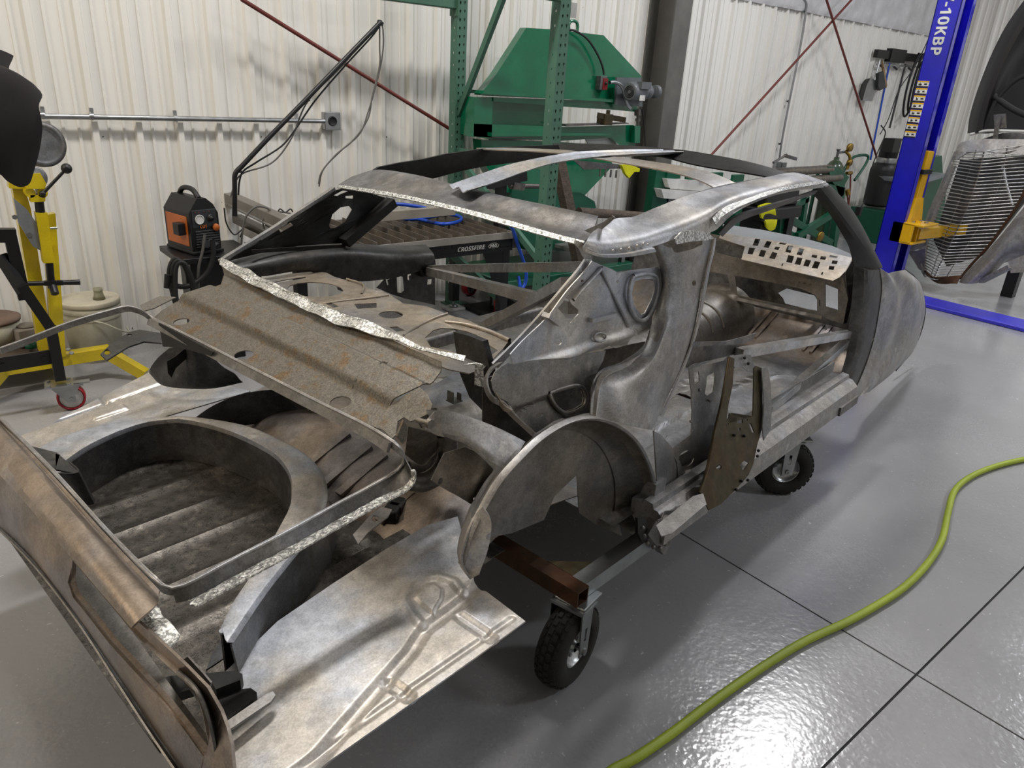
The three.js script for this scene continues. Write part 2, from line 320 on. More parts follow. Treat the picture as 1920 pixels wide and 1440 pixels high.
// ---------------------------------------------------------------- stripped car body; local frame: x to the nose, y up, z to its right flank
const car = new THREE.Group();
car.name = 'car_body_shell'; car.position.set(0.4203, 0, 2.9906); car.rotation.y = 0.13963; scene.add(car);
car.userData = { label: 'bare stripped steel car body shell without doors or glass on a wheeled dolly', category: 'car' };
const cp = (name, geos, mat, label) => part(name, geos, mat, car, label);
const dots = (ps, r, d, h = 0.003) => ps.map(p => along(new THREE.CylinderGeometry(r, r * 1.1, h, 8), p, off(p, d.map(v => v * h))));

// --- deck filler panel behind the rear window, pressed steps, three access holes
const dn = [-0.426, 0.905, 0];
const deckS = p => (p.x - 0.23) / 0.255;
const deckRelief = p => { const s = deckS(p); return 0.022 * smooth(0.27, 0.37, s) - 0.012 * smooth(0.62, 0.66, s) + 0.03 * smooth(0.86, 1.0, s) - 0.01 * Math.pow(p.z / 0.6, 2) + 0.004 * Math.sin(p.z * 9) * smooth(0.5, 1, s); };
cp('deck_filler_panel', sheet([[.214,.854,-.619],[.251,.872,-.632],[.295,.893,-.627],[.356,.921,-.569],[.412,.948,-.518],[.448,.965,-.564],[.471,.976,-.611],[.455,.968,-.404],[.448,.964,-.109],[.457,.969,.095],[.462,.971,.235],[.46,.97,.373],[.462,.971,.513],[.443,.962,.529],[.409,.946,.54],[.377,.931,.535],[.304,.897,.499],[.243,.868,.503],[.239,.866,.312],[.232,.863,.07],[.224,.859,-.214],[.218,.856,-.445]], { edge: 0.012, crease: 0.7, relief: deckRelief, holes: [[[.263,.878,-.451],[.258,.875,-.445],[.251,.872,-.445],[.243,.868,-.452],[.236,.865,-.463],[.231,.863,-.477],[.23,.862,-.491],[.231,.863,-.503],[.236,.865,-.509],[.244,.868,-.509],[.252,.872,-.502],[.259,.876,-.49],[.264,.878,-.476],[.265,.879,-.462]], [[.265,.878,-.054],[.259,.875,-.047],[.251,.872,-.048],[.242,.868,-.054],[.235,.864,-.066],[.23,.862,-.08],[.228,.861,-.094],[.231,.862,-.106],[.236,.865,-.112],[.245,.869,-.112],[.253,.873,-.105],[.261,.877,-.094],[.266,.879,-.079],[.267,.879,-.065]], [[.278,.884,.387],[.271,.881,.393],[.263,.877,.394],[.254,.873,.389],[.246,.87,.379],[.242,.867,.367],[.241,.867,.354],[.244,.868,.343],[.25,.872,.336],[.259,.876,.335],[.268,.88,.34],[.276,.884,.35],[.28,.886,.363],[.281,.886,.376]]] }), M.rust, 'weathered steel panel with rust-brown tint and three oval holes');
cp('window_flange', [sheet(offs([[.484,.982,-.635],[.482,.981,-.433],[.475,.977,-.38],[.467,.974,-.125],[.465,.973,.084],[.474,.977,.248],[.466,.973,.366],[.467,.974,.507],[.488,.983,.575],[.472,.976,.584],[.459,.97,.516],[.451,.966,.373],[.442,.962,.262],[.428,.955,.115],[.433,.957,-.095],[.44,.961,-.376],[.457,.969,-.591]], [-0.008, 0.026, 0]), { edge: 0.05, relief: p => 0.004 * Math.sin(p.z * 40) }),
  sheet([[.481,.98,.567],[.5,.989,.594],[.477,.978,.63],[.545,.93,.587],[.516,.92,.603],[.525,.93,.571],[.469,.974,.611]], { face: [-1, 1, 0] })], M.weld, "ragged bright ground flange");
cp('corner_gusset', sheet([[.301,.896,.502],[.374,.93,.536],[.368,.927,.572],[.35,.918,.611],[.331,.909,.619],[.297,.894,.591],[.298,.894,.565],[.283,.887,.561],[.254,.873,.591],[.243,.868,.592],[.25,.871,.55],[.244,.869,.505]], { edge: 0.03, relief: p => 0.012 * smooth(0.30, 0.36, p.x) }), M.rust);
// --- package tray
const trayY = 0.925;
cp('package_tray', [sheet([[.561,.925,-.574],[.619,.925,-.596],[.718,.925,-.601],[.806,.925,-.579],[.832,.925,-.542],[.821,.925,-.474],[.836,.925,-.355],[.826,.925,-.241],[.836,.925,-.168],[.821,.925,-.107],[.808,.925,-.063],[.851,.925,.006],[.848,.925,.105],[.846,.925,.26],[.837,.925,.397],[.748,.925,.449],[.599,.925,.522],[.55,.925,.52],[.528,.925,.464],[.517,.925,.304],[.501,.925,.029],[.499,.925,-.196]], { edge: 0.06, relief: p => 0.006 * smooth(0.05, 0, Math.abs(p.z + 0.21)) + 0.006 * smooth(0.05, 0, Math.abs(p.z - 0.2)), holes: [[[.741,.925,-.303],[.711,.925,-.277],[.674,.925,-.269],[.637,.925,-.28],[.607,.925,-.308],[.589,.925,-.348],[.587,.925,-.392],[.602,.925,-.433],[.63,.925,-.462],[.668,.925,-.473],[.708,.925,-.463],[.74,.925,-.433],[.758,.925,-.39],[.758,.925,-.344]], [[.642,.925,.24],[.695,.925,.215],[.727,.925,.214],[.764,.925,.236],[.778,.925,.272],[.78,.925,.311],[.754,.925,.368],[.731,.925,.447],[.685,.925,.464],[.648,.925,.461],[.628,.925,.419],[.622,.925,.36],[.604,.925,.308]], [[.677,.925,-.152],[.742,.925,-.119],[.709,.925,-.076],[.654,.925,-.103]], [[.731,.925,.032],[.717,.925,.043],[.7,.925,.047],[.684,.925,.044],[.67,.925,.033],[.663,.925,.019],[.663,.925,.002],[.67,.925,-.014],[.683,.925,-.025],[.7,.925,-.029],[.717,.925,-.026],[.731,.925,-.016],[.739,.925,-.001],[.738,.925,.017]], [[.598,.925,-.195],[.619,.925,-.194],[.622,.925,-.156],[.599,.925,-.158]], [[.621,.925,.102],[.643,.925,.112],[.637,.925,.157],[.61,.925,.149]], [[.59,.925,-.527],[.66,.925,-.54],[.736,.925,-.533],[.731,.925,-.518],[.667,.925,-.517],[.586,.925,-.513]]] }),
  tube([[.567,.928,-.205],[.655,.928,-.193],[.747,.928,-.172],[.826,.928,-.162]], 0.005, 6), tube([[.597,.928,.198],[.707,.928,.147],[.796,.928,.12],[.843,.928,.114]], 0.005, 6), tube([[.775,.93,.18],[.813,.93,.247],[.821,.93,.33],[.81,.93,.418]], 0.007, 6),
  tube([[.829,.93,-.409],[.832,.93,-.317],[.756,.93,-.22]], 0.004, 6)], M.tray, 'pale cream-grey perforated tray with two speaker openings');
{ const a = [[.821,.925,-.474],[.826,.925,-.241],[.808,.925,-.063],[.848,.925,.105],[.837,.925,.397]]; cp('tray_front_drop', strip(a, offs(a, [0.015, -0.05, 0]), { t: 0.003 }), M.dark); }
cp('seat_back_strut', [sheet([[.62,.986,.382],[.62,.991,.445],[.62,.99,.495],[.62,.924,.525],[.62,.823,.545],[.62,.793,.506],[.62,.815,.453],[.62,.873,.412],[.62,.931,.395]], { face: [-1, 0, 0], t: 0.02 })], M.dark, 'folded brace under the tray');
// --- rear window header
{
  const a = [[.9,1.231,-.553],[.9,1.239,-.337],[.9,1.244,-.164],[.9,1.243,.07],[.9,1.236,.278],[.9,1.228,.484],[.9,1.227,.581]], b = [[.915,1.237,-.567],[.915,1.248,-.356],[.915,1.253,-.176],[.915,1.253,.058],[.915,1.247,.267],[.915,1.238,.474],[.915,1.236,.576]], c = [[.98,1.244,-.613],[.98,1.261,-.426],[.98,1.27,-.233],[.98,1.264,-.005],[.98,1.253,.211],[.98,1.243,.425],[.98,1.246,.551]], d = [[1.05,1.247,-.67],[1.05,1.283,-.534],[1.05,1.294,-.317],[1.05,1.286,-.081],[1.05,1.28,.143],[1.05,1.278,.364],[1.05,1.277,.513]], e = [[1.1,1.249,-.698],[1.1,1.28,-.587],[1.1,1.29,-.371],[1.1,1.282,-.126],[1.1,1.276,.103],[1.1,1.274,.329],[1.1,1.272,.48]];
  cp('rear_window_header', loft([b, c, d, e], { nu: 40, nv: 14, t: 0.004 }), M.dull, 'curved scuffed steel header over the rear window opening');
  cp('header_flange', [loft([a, b], { nu: 40, nv: 1, t: 0.004 }), dots([[.905,1.24,-.436],[.905,1.243,-.343],[.905,1.249,-.24],[.905,1.25,-.142],[.905,1.25,-.049],[.905,1.248,.04],[.905,1.246,.125],[.905,1.242,.206],[.905,1.239,.284],[.905,1.236,.358],[.905,1.233,.43],[.905,1.232,.498],[.905,1.232,.555]], 0.0035, [-1, 0.3, 0])], M.weld, 'bright spot-welded flange');
  const lap = [[.96,1.243,.544],[.96,1.277,.607],[.96,1.298,.631],[.96,1.294,.642],[.96,1.274,.622],[.96,1.237,.58]];
  cp('lap_patch', sheet(offs(lap, [-0.01, 0.012, 0]), { face: [-1, 1, 0], t: 0.004 }), M.dull);
}
// --- roof frame: side rails, windscreen header, roof bows
cp('roof_rail', [sheet([[1.084,1.265,-.62],[1.128,1.287,-.62],[1.233,1.3,-.62],[1.358,1.31,-.62],[1.474,1.326,-.62],[1.582,1.334,-.62],[1.694,1.342,-.62],[1.9,1.347,-.62],[2.215,1.348,-.62],[2.237,1.305,-.62],[2.114,1.286,-.62],[1.87,1.275,-.62],[1.715,1.267,-.62],[1.569,1.252,-.62],[1.402,1.225,-.62],[1.274,1.242,-.62]], { face: [0, 0, 1], t: 0.012, edge: 0.08, relief: p => 0.02 * Math.sin((p.y - 1.2) * 14) })], M.black, 'near-black inner roof rail');
cp('windscreen_header', [loft([[[2.3,1.339,-.708],[2.3,1.358,-.496],[2.3,1.37,-.293],[2.3,1.377,-.103],[2.3,1.38,.061],[2.3,1.374,.204],[2.3,1.365,.341],[2.3,1.346,.484],[2.3,1.318,.611]], [[2.24,1.321,-.635],[2.24,1.337,-.447],[2.24,1.351,-.263],[2.24,1.364,-.063],[2.24,1.359,.107],[2.24,1.351,.246],[2.24,1.346,.374],[2.24,1.336,.502],[2.24,1.316,.615]], [[2.2,1.303,-.583],[2.2,1.316,-.43],[2.2,1.33,-.247],[2.2,1.353,-.03],[2.2,1.338,.142],[2.2,1.332,.278],[2.2,1.33,.397],[2.2,1.325,.511],[2.2,1.311,.611]]], { nu: 36, nv: 6, t: 0.006 })], M.black, 'near-black windscreen header');
cp('roof_cross_bow', [loft([[[1.75,1.331,-.7],[1.75,1.353,-.48],[1.75,1.366,-.299],[1.75,1.374,-.157],[1.75,1.372,.004],[1.75,1.374,.154],[1.75,1.373,.272],[1.75,1.37,.406],[1.75,1.36,.492],[1.75,1.346,.552],[1.75,1.337,.582]], [[1.69,1.338,-.599],[1.69,1.357,-.409],[1.69,1.368,-.233],[1.69,1.372,-.109],[1.69,1.37,.028],[1.69,1.369,.176],[1.69,1.368,.288],[1.69,1.363,.416],[1.69,1.352,.502],[1.69,1.34,.552],[1.69,1.332,.574]], [[1.62,1.35,-.466],[1.62,1.361,-.315],[1.62,1.37,-.165],[1.62,1.373,-.058],[1.62,1.372,.055],[1.62,1.368,.201],[1.62,1.365,.3],[1.62,1.358,.424],[1.62,1.347,.505],[1.62,1.335,.551],[1.62,1.329,.568]]], { nu: 40, nv: 8, t: 0.004, crease: 0.3 })], M.tray, 'pale slotted roof cross bow');
cp('roof_centre_bow', [loft([[[.995,1.296,-.055],[1.111,1.319,-.055],[1.267,1.348,-.055],[1.421,1.366,-.055],[1.655,1.383,-.055],[1.828,1.384,-.055],[2.017,1.384,-.055],[2.268,1.378,-.055],[2.395,1.375,-.055]], [[.991,1.297,-.03],[1.112,1.32,-.03],[1.259,1.347,-.03],[1.408,1.366,-.03],[1.636,1.382,-.03],[1.812,1.383,-.03],[2.02,1.382,-.03],[2.25,1.379,-.03],[2.372,1.376,-.03]], [[.986,1.297,0],[1.12,1.318,0],[1.249,1.344,0],[1.396,1.365,0],[1.611,1.381,0],[1.789,1.383,0],[1.995,1.381,0],[2.223,1.38,0],[2.336,1.377,0]], [[.977,1.296,.03],[1.107,1.317,.03],[1.235,1.343,.03],[1.379,1.366,.03],[1.586,1.38,.03],[1.765,1.382,.03],[1.97,1.381,.03],[2.196,1.381,.03],[2.298,1.379,.03]], [[.976,1.296,.055],[1.102,1.316,.055],[1.23,1.341,.055],[1.367,1.363,.055],[1.58,1.377,.055],[1.748,1.381,.055],[1.952,1.382,.055],[2.177,1.382,.055],[2.274,1.38,.055]]].map((r, k) => k % 2 ? offs(r, [0, -0.012, 0]) : r), { nu: 36, nv: 12, t: 0.003 })], M.pale, 'pale ribbed strip along the roof centre');
{ // right roof rail and outer C-pillar skin
  const top = [[.917,1.261,.6],[1.049,1.279,.57],[1.155,1.277,.57],[1.238,1.295,.58],[1.42,1.322,.585],[1.595,1.335,.59],[1.904,1.351,.6],[2.129,1.362,.62],[2.314,1.329,.66]];
  const m1 = [[.855,1.258,.63],[.958,1.256,.62],[1.065,1.258,.625],[1.205,1.276,.63],[1.387,1.304,.635],[1.565,1.328,.64],[1.851,1.348,.645],[2.071,1.356,.66],[2.298,1.325,.68]];
  const m2 = [[.825,1.253,.645],[.885,1.239,.655],[.993,1.236,.665],[1.144,1.254,.675],[1.338,1.284,.685],[1.485,1.313,.69],[1.779,1.339,.69],[2.042,1.346,.69],[2.268,1.323,.7]];
  const bot = [[.815,1.244,.645],[.862,1.225,.66],[.97,1.213,.67],[1.087,1.221,.685],[1.232,1.238,.7],[1.388,1.24,.71],[1.483,1.282,.715],[1.765,1.318,.71],[2.255,1.318,.7]];
  cp('roof_side_skin', loft([top, m1, m2, bot], { nu: 44, nv: 14, t: 0.004 }), M.steel, 'bare steel roof side and rear pillar skin');
  const wl = [[1.365,1.256,.716],[1.4,1.279,.718],[1.454,1.293,.719],[1.56,1.306,.717],[1.671,1.318,.716],[1.839,1.328,.713],[2.028,1.33,.709],[2.215,1.329,.705]], wh = [[1.362,1.273,.7],[1.406,1.291,.7],[1.459,1.303,.7],[1.573,1.314,.7],[1.694,1.326,.7],[1.856,1.336,.7],[2.042,1.337,.698],[2.227,1.335,.695]];
  cp('grind_weld_band', loft([offs(wh, [0, 0.004, 0.006]), offs(wl, [0, 0.003, 0.005])], { nu: 40, nv: 1, t: 0.004 }), M.weld, 'bright ground weld along the drip rail');
  cp('quarter_weld_band', sheet(offs([[1.156,1.24,.705],[1.189,1.257,.705],[1.28,1.253,.705],[1.349,1.235,.705],[1.395,1.215,.705],[1.346,1.214,.705],[1.243,1.222,.705],[1.17,1.222,.705]], [0, 0, 0.006]), { face: [0, 0, 1] }), M.weld, 'bright ground weld above the pillar slot');
  cp('rain_gutter', [loft([[[.811,1.246,.65],[.855,1.227,.665],[.962,1.217,.675],[1.073,1.222,.69]], [[.812,1.236,.65],[.856,1.22,.665],[.964,1.208,.675],[1.082,1.211,.69]]], { nu: 18, nv: 1, t: 0.012 }), dots([[.882,1.236,.695],[.918,1.235,.695],[.955,1.234,.695],[.992,1.236,.695],[1.022,1.238,.695],[1.045,1.233,.695]], 0.004, [0, 0, 1])], M.pale);
  cp('inner_roof_rail', [loft([[[1.447,1.224,.69],[1.528,1.263,.69],[1.782,1.285,.69],[2.041,1.302,.69],[2.236,1.314,.69]], [[1.536,1.199,.66],[1.626,1.235,.66],[1.88,1.259,.66],[2.125,1.279,.66],[2.296,1.297,.67]]], { nu: 20, nv: 2, t: 0.006 })], M.dark);
  cp('rail_inner_lip', [loft([[[1.261,1.288,.57],[1.481,1.316,.57],[1.636,1.326,.57]], [[1.278,1.275,.565],[1.493,1.304,.565],[1.648,1.316,.565]]], { nu: 12, nv: 1 }), tube([[1.245,1.289,.575],[1.352,1.306,.575],[1.471,1.32,.575],[1.624,1.333,.575],[1.917,1.344,.575],[2.239,1.353,.575]], 0.006, 6)], M.dark);
}
// --- left rear pillar, inner side
cp('rear_pillar_inner', [sheet([[.477,.99,-.63],[.586,1.038,-.63],[.693,1.085,-.63],[.783,1.129,-.63],[.887,1.177,-.63],[.943,1.206,-.63],[.996,1.211,-.63],[1.12,1.181,-.63],[1.232,1.148,-.63],[1.118,1.079,-.63],[1.039,1.034,-.63],[.983,1.002,-.63],[.776,1.016,-.63],[.624,1.008,-.63],[.522,.998,-.63]], { face: [0, 0, 1], edge: 0.06, relief: p => 0.01 * Math.sin(p.x * 30) * Math.sin(p.y * 22), t: 0.004, holes: [[[.915,1.075,-.63],[.929,1.118,-.63],[.964,1.141,-.63],[1.005,1.144,-.63],[1.017,1.129,-.63],[.979,1.087,-.63],[.941,1.066,-.63],[.92,1.066,-.63]], [[.935,1.189,-.63],[.983,1.202,-.63],[1.01,1.198,-.63],[.975,1.19,-.63],[.956,1.184,-.63]], [[.704,1.082,-.63],[.746,1.105,-.63],[.756,1.094,-.63],[.709,1.07,-.63]], [[.994,1.181,-.63],[1.029,1.181,-.63],[1.026,1.169,-.63],[.994,1.173,-.63]]] }),
  bar([[.955,1.013,-.6]][0], [[1.189,1.151,-.6]][0], 0.05, 0.035), strip([[.574,1.03,-.61],[.763,1.019,-.61],[.961,1.004,-.61]], [[.577,1.018,-.61],[.762,1.005,-.61],[.961,.989,-.61]], { t: 0.01 })], M.black, 'near-black inner rear pillar with cut-outs');
cp('pillar_edge_strip', strip([[.476,.986,-.63],[.585,1.034,-.63],[.693,1.081,-.63],[.783,1.125,-.63],[.887,1.173,-.63],[.947,1.204,-.63]], offs([[.471,.994,-.63],[.58,1.042,-.63],[.687,1.089,-.63],[.777,1.133,-.63],[.881,1.181,-.63],[.943,1.212,-.63]], [0, 0.006, 0.0]), { t: 0.02 }), M.steel);
cp('quarter_inner_panel', [loft([[[.505,.983,-.66],[.64,.999,-.66],[.793,1.004,-.66],[1.008,.989,-.66],[1.22,.956,-.66],[1.42,.937,-.66]], [[.533,.965,-.6],[.608,.982,-.58],[.736,.988,-.57],[.944,.978,-.57],[1.163,.94,-.57],[1.394,.914,-.58]], [[.557,.943,-.6],[.609,.956,-.575],[.742,.957,-.565],[.939,.94,-.565],[1.159,.906,-.565],[1.399,.891,-.575]], [[.56,.937,-.6],[.611,.939,-.58],[.758,.937,-.575],[.944,.87,-.575],[1.166,.848,-.575],[1.407,.865,-.58]]], { nu: 30, nv: 14, t: 0.004 })], M.dark, 'dark sheet shelf below the rear pillar');
cp('seat_side_panel', sheet([[1.106,.809,-.6],[1.15,.842,-.6],[1.257,.849,-.6],[1.424,.859,-.6],[1.428,.678,-.6],[1.347,.707,-.6],[1.257,.737,-.6],[1.185,.768,-.6]], { face: [0, 0, 1], holes: [[[1.153,.844,-.6],[1.178,.845,-.6],[1.175,.836,-.6],[1.164,.833,-.6],[1.169,.812,-.6],[1.161,.811,-.6],[1.155,.828,-.6]], [[1.211,.838,-.6],[1.234,.839,-.6],[1.245,.833,-.6],[1.251,.774,-.6],[1.234,.765,-.6],[1.214,.773,-.6]], [[1.269,.845,-.6],[1.289,.845,-.6],[1.289,.835,-.6],[1.277,.833,-.6],[1.28,.813,-.6],[1.269,.82,-.6]], [[1.382,.803,-.6],[1.407,.801,-.6],[1.404,.778,-.6],[1.38,.779,-.6]]] }), M.dark);
// --- right quarter: window flange, upper and lower inner plates
{
  const fa = [[.853,1.218,.64],[.808,1.187,.645],[.758,1.153,.645],[.706,1.111,.64],[.655,1.071,.635],[.595,1.03,.63],[.533,.986,.62]], fb = [[.866,1.209,.645],[.821,1.177,.65],[.767,1.14,.65],[.714,1.097,.645],[.664,1.059,.64],[.602,1.018,.635],[.545,.973,.625]];
  cp('rear_window_jamb', [loft([fa, fb], { nu: 30, nv: 2, t: 0.01 }), dots(fa.map((p, i) => lerp3(p, fb[i], 0.5)), 0.004, [-0.5, 0.3, 0.8])], M.pale, 'bright flange along the side of the rear window opening');
  const jc = [[.806,1.26,.63],[.827,1.252,.64],[.846,1.231,.645],[.856,1.213,.645],[.839,1.207,.645],[.83,1.218,.64],[.821,1.235,.635],[.803,1.25,.63]];
  cp('jamb_corner', sheet(jc, { face: [-0.3, 0.2, 1], t: 0.006 }), M.pale);
  const up = p => 0.012 * smooth(0.02, 0, Math.abs((p.y - 1.1) - (p.x - 0.62) * 0.85 + 0.0)) + 0.012 * smooth(0.025, 0, Math.abs(p.y - 0.965)) * (p.x > 0.55 ? 1 : 0.2) + 0.006 * Math.sin(p.x * 26) * Math.cos(p.y * 20);
  cp('quarter_upper_plate', [sheet([[.842,1.208,.66],[.886,1.191,.66],[.938,1.172,.66],[.971,1.157,.66],[1.009,1.156,.66],[1.166,1.148,.66],[1.199,1.119,.66],[1.216,1.076,.66],[1.206,1.044,.66],[1.185,.998,.66],[1.161,.948,.66],[1.121,.947,.66],[1.084,.965,.66],[1.064,.956,.66],[1.052,.933,.66],[.993,.935,.66],[.964,.948,.66],[.937,.943,.66],[.765,.964,.66],[.556,.994,.66],[.548,1.019,.66],[.599,1.048,.66],[.665,1.087,.66],[.732,1.13,.66],[.792,1.169,.66]], { face: [0, 0, 1], edge: 0.012, crease: 0.8, relief: up, t: 0.003, holes: [[[.715,1.104,.66],[.75,1.123,.66],[.766,1.117,.66],[.777,1.104,.66],[.812,1.079,.66],[.811,1.069,.66],[.78,1.051,.66],[.768,1.057,.66],[.75,1.077,.66]], [[1.062,1.119,.66],[1.096,1.122,.66],[1.139,1.117,.66],[1.157,1.101,.66],[1.162,1.081,.66],[1.155,1.05,.66],[1.135,1.012,.66],[1.116,1.011,.66],[1.093,1.027,.66],[1.072,1.047,.66],[1.056,1.083,.66]], [[.744,1.008,.66],[.743,1.004,.66],[.74,1.002,.66],[.735,1.001,.66],[.729,1.002,.66],[.723,1.005,.66],[.719,1.009,.66],[.717,1.013,.66],[.718,1.017,.66],[.721,1.019,.66],[.726,1.02,.66],[.732,1.019,.66],[.738,1.016,.66],[.742,1.012,.66]], [[.817,1.158,.66],[.817,1.156,.66],[.815,1.155,.66],[.813,1.155,.66],[.81,1.155,.66],[.808,1.156,.66],[.806,1.158,.66],[.805,1.16,.66],[.806,1.162,.66],[.807,1.163,.66],[.809,1.163,.66],[.812,1.163,.66],[.814,1.162,.66],[.816,1.16,.66]], [[.977,1.132,.66],[.976,1.131,.66],[.975,1.13,.66],[.972,1.129,.66],[.969,1.13,.66],[.967,1.131,.66],[.965,1.132,.66],[.964,1.134,.66],[.964,1.136,.66],[.966,1.137,.66],[.968,1.137,.66],[.971,1.137,.66],[.974,1.136,.66],[.976,1.134,.66]], [[1.089,.967,.66],[1.089,.963,.66],[1.086,.96,.66],[1.082,.959,.66],[1.077,.96,.66],[1.072,.963,.66],[1.068,.967,.66],[1.066,.972,.66],[1.066,.976,.66],[1.068,.979,.66],[1.073,.98,.66],[1.078,.979,.66],[1.083,.976,.66],[1.087,.972,.66]]] }),
    bar([[.849,1.048,.667]][0], [[.962,1.043,.667]][0], 0.02, 0.012), bar([[.663,1.098,.667]][0], [[.713,1.065,.667]][0], 0.025, 0.012), tube([...[[.935,.984,.665],[.935,.978,.665],[.929,.974,.665],[.919,.973,.665],[.906,.975,.665],[.895,.979,.665],[.885,.984,.665],[.881,.991,.665],[.881,.996,.665],[.887,1,.665],[.897,1.001,.665],[.909,.999,.665],[.921,.995,.665],[.93,.99,.665]], ...[[.936,.983,.665]]], 0.003, 5), tube([...[[1.039,1.139,.665],[1.105,1.137,.665],[1.163,1.118,.665],[1.182,1.074,.665],[1.17,1.027,.665],[1.137,.995,.665],[1.097,1,.665],[1.049,1.041,.665],[1.027,1.095,.665],[1.031,1.13,.665],[1.039,1.139,.665]]], 0.007, 6), tube([[.878,1.186,.665],[.917,1.139,.665],[.964,1.087,.665],[1.014,1.031,.665],[1.044,.991,.665]], 0.006, 6), tube([[.881,1.184,.665],[.832,1.155,.665],[.791,1.131,.665],[.771,1.117,.665]], 0.006, 6)], M.pale, 'upper inner quarter plate of pale steel with embossed ribs and cut-outs');
  cp('quarter_lower_plate', [sheet([[.562,.988,.651],[.769,.961,.657],[.942,.939,.662],[.924,.915,.668],[.896,.896,.672],[.878,.872,.678],[.862,.846,.684],[.849,.785,.698],[.773,.801,.694],[.693,.807,.693],[.621,.798,.695],[.59,.832,.687],[.559,.866,.679],[.524,.906,.67],[.49,.928,.665],[.479,.949,.66],[.479,.967,.656],[.494,.985,.652],[.539,.996,.649]], { face: [-0.2, 0.2, 1], edge: 0.03, relief: p => 0.008 * smooth(0.87, 0.885, p.y) + 0.004 * Math.sin(p.x * 22) * Math.sin(p.y * 18), holes: [[[.701,.878,.676],[.734,.877,.677],[.801,.869,.679],[.823,.856,.682],[.831,.834,.686],[.824,.818,.69],[.793,.813,.691],[.752,.817,.69],[.727,.833,.687],[.709,.857,.681]], [[.656,.837,.686],[.655,.835,.686],[.652,.833,.687],[.646,.832,.687],[.64,.833,.687],[.634,.835,.686],[.63,.837,.686],[.628,.84,.685],[.629,.842,.685],[.632,.844,.684],[.638,.844,.684],[.644,.844,.684],[.65,.842,.685],[.654,.84,.685]]] }), tube([[.682,.887,.682],[.726,.887,.682],[.797,.878,.684],[.823,.863,.688],[.831,.837,.694],[.821,.817,.698],[.787,.812,.7],[.742,.817,.698],[.71,.839,.693],[.69,.864,.688],[.682,.887,.682]], 0.006, 6)], M.mid, 'lower inner quarter plate with a rounded access hole');
  cp('quarter_rear_edge', loft([[[.527,1.002,.66],[.497,.984,.65],[.475,.969,.66],[.464,.944,.69],[.491,.926,.7],[.513,.894,.72],[.566,.834,.74]], [[.527,.989,.625],[.528,.962,.61],[.505,.945,.62],[.487,.919,.66],[.504,.904,.68],[.527,.873,.7],[.585,.811,.72]]], { nu: 24, nv: 2, t: 0.004 }), M.mid);
  cp('wheelhouse_side', [sheet([[.539,.929,.58],[.577,.93,.58],[.657,.808,.58],[.754,.704,.58],[.73,.601,.58],[.67,.654,.58],[.571,.717,.58],[.547,.796,.58]], { face: [0, 0, 1] })], M.dull, 'plain inner wheelhouse side');
  cp('wheelhouse_shoulder', [sheet([[1.066,.89,.58],[1.29,.867,.58],[1.269,.82,.58],[1.121,.816,.58],[1.036,.799,.58],[.982,.833,.58]], { face: [0, 0, 1] })], M.dull);
  cp('quarter_pocket', sheet([[.723,.889,.62],[.94,.848,.62],[.968,.726,.62],[.844,.741,.62],[.746,.78,.62]], { face: [0, 0, 1] }), M.dull);
  cp('light_lip', loft([[[.474,.951,.69],[.48,.926,.71],[.499,.909,.72]], [[.482,.938,.68],[.504,.896,.69],[.504,.899,.71]]], { nu: 8, nv: 1 }), M.tray);
}
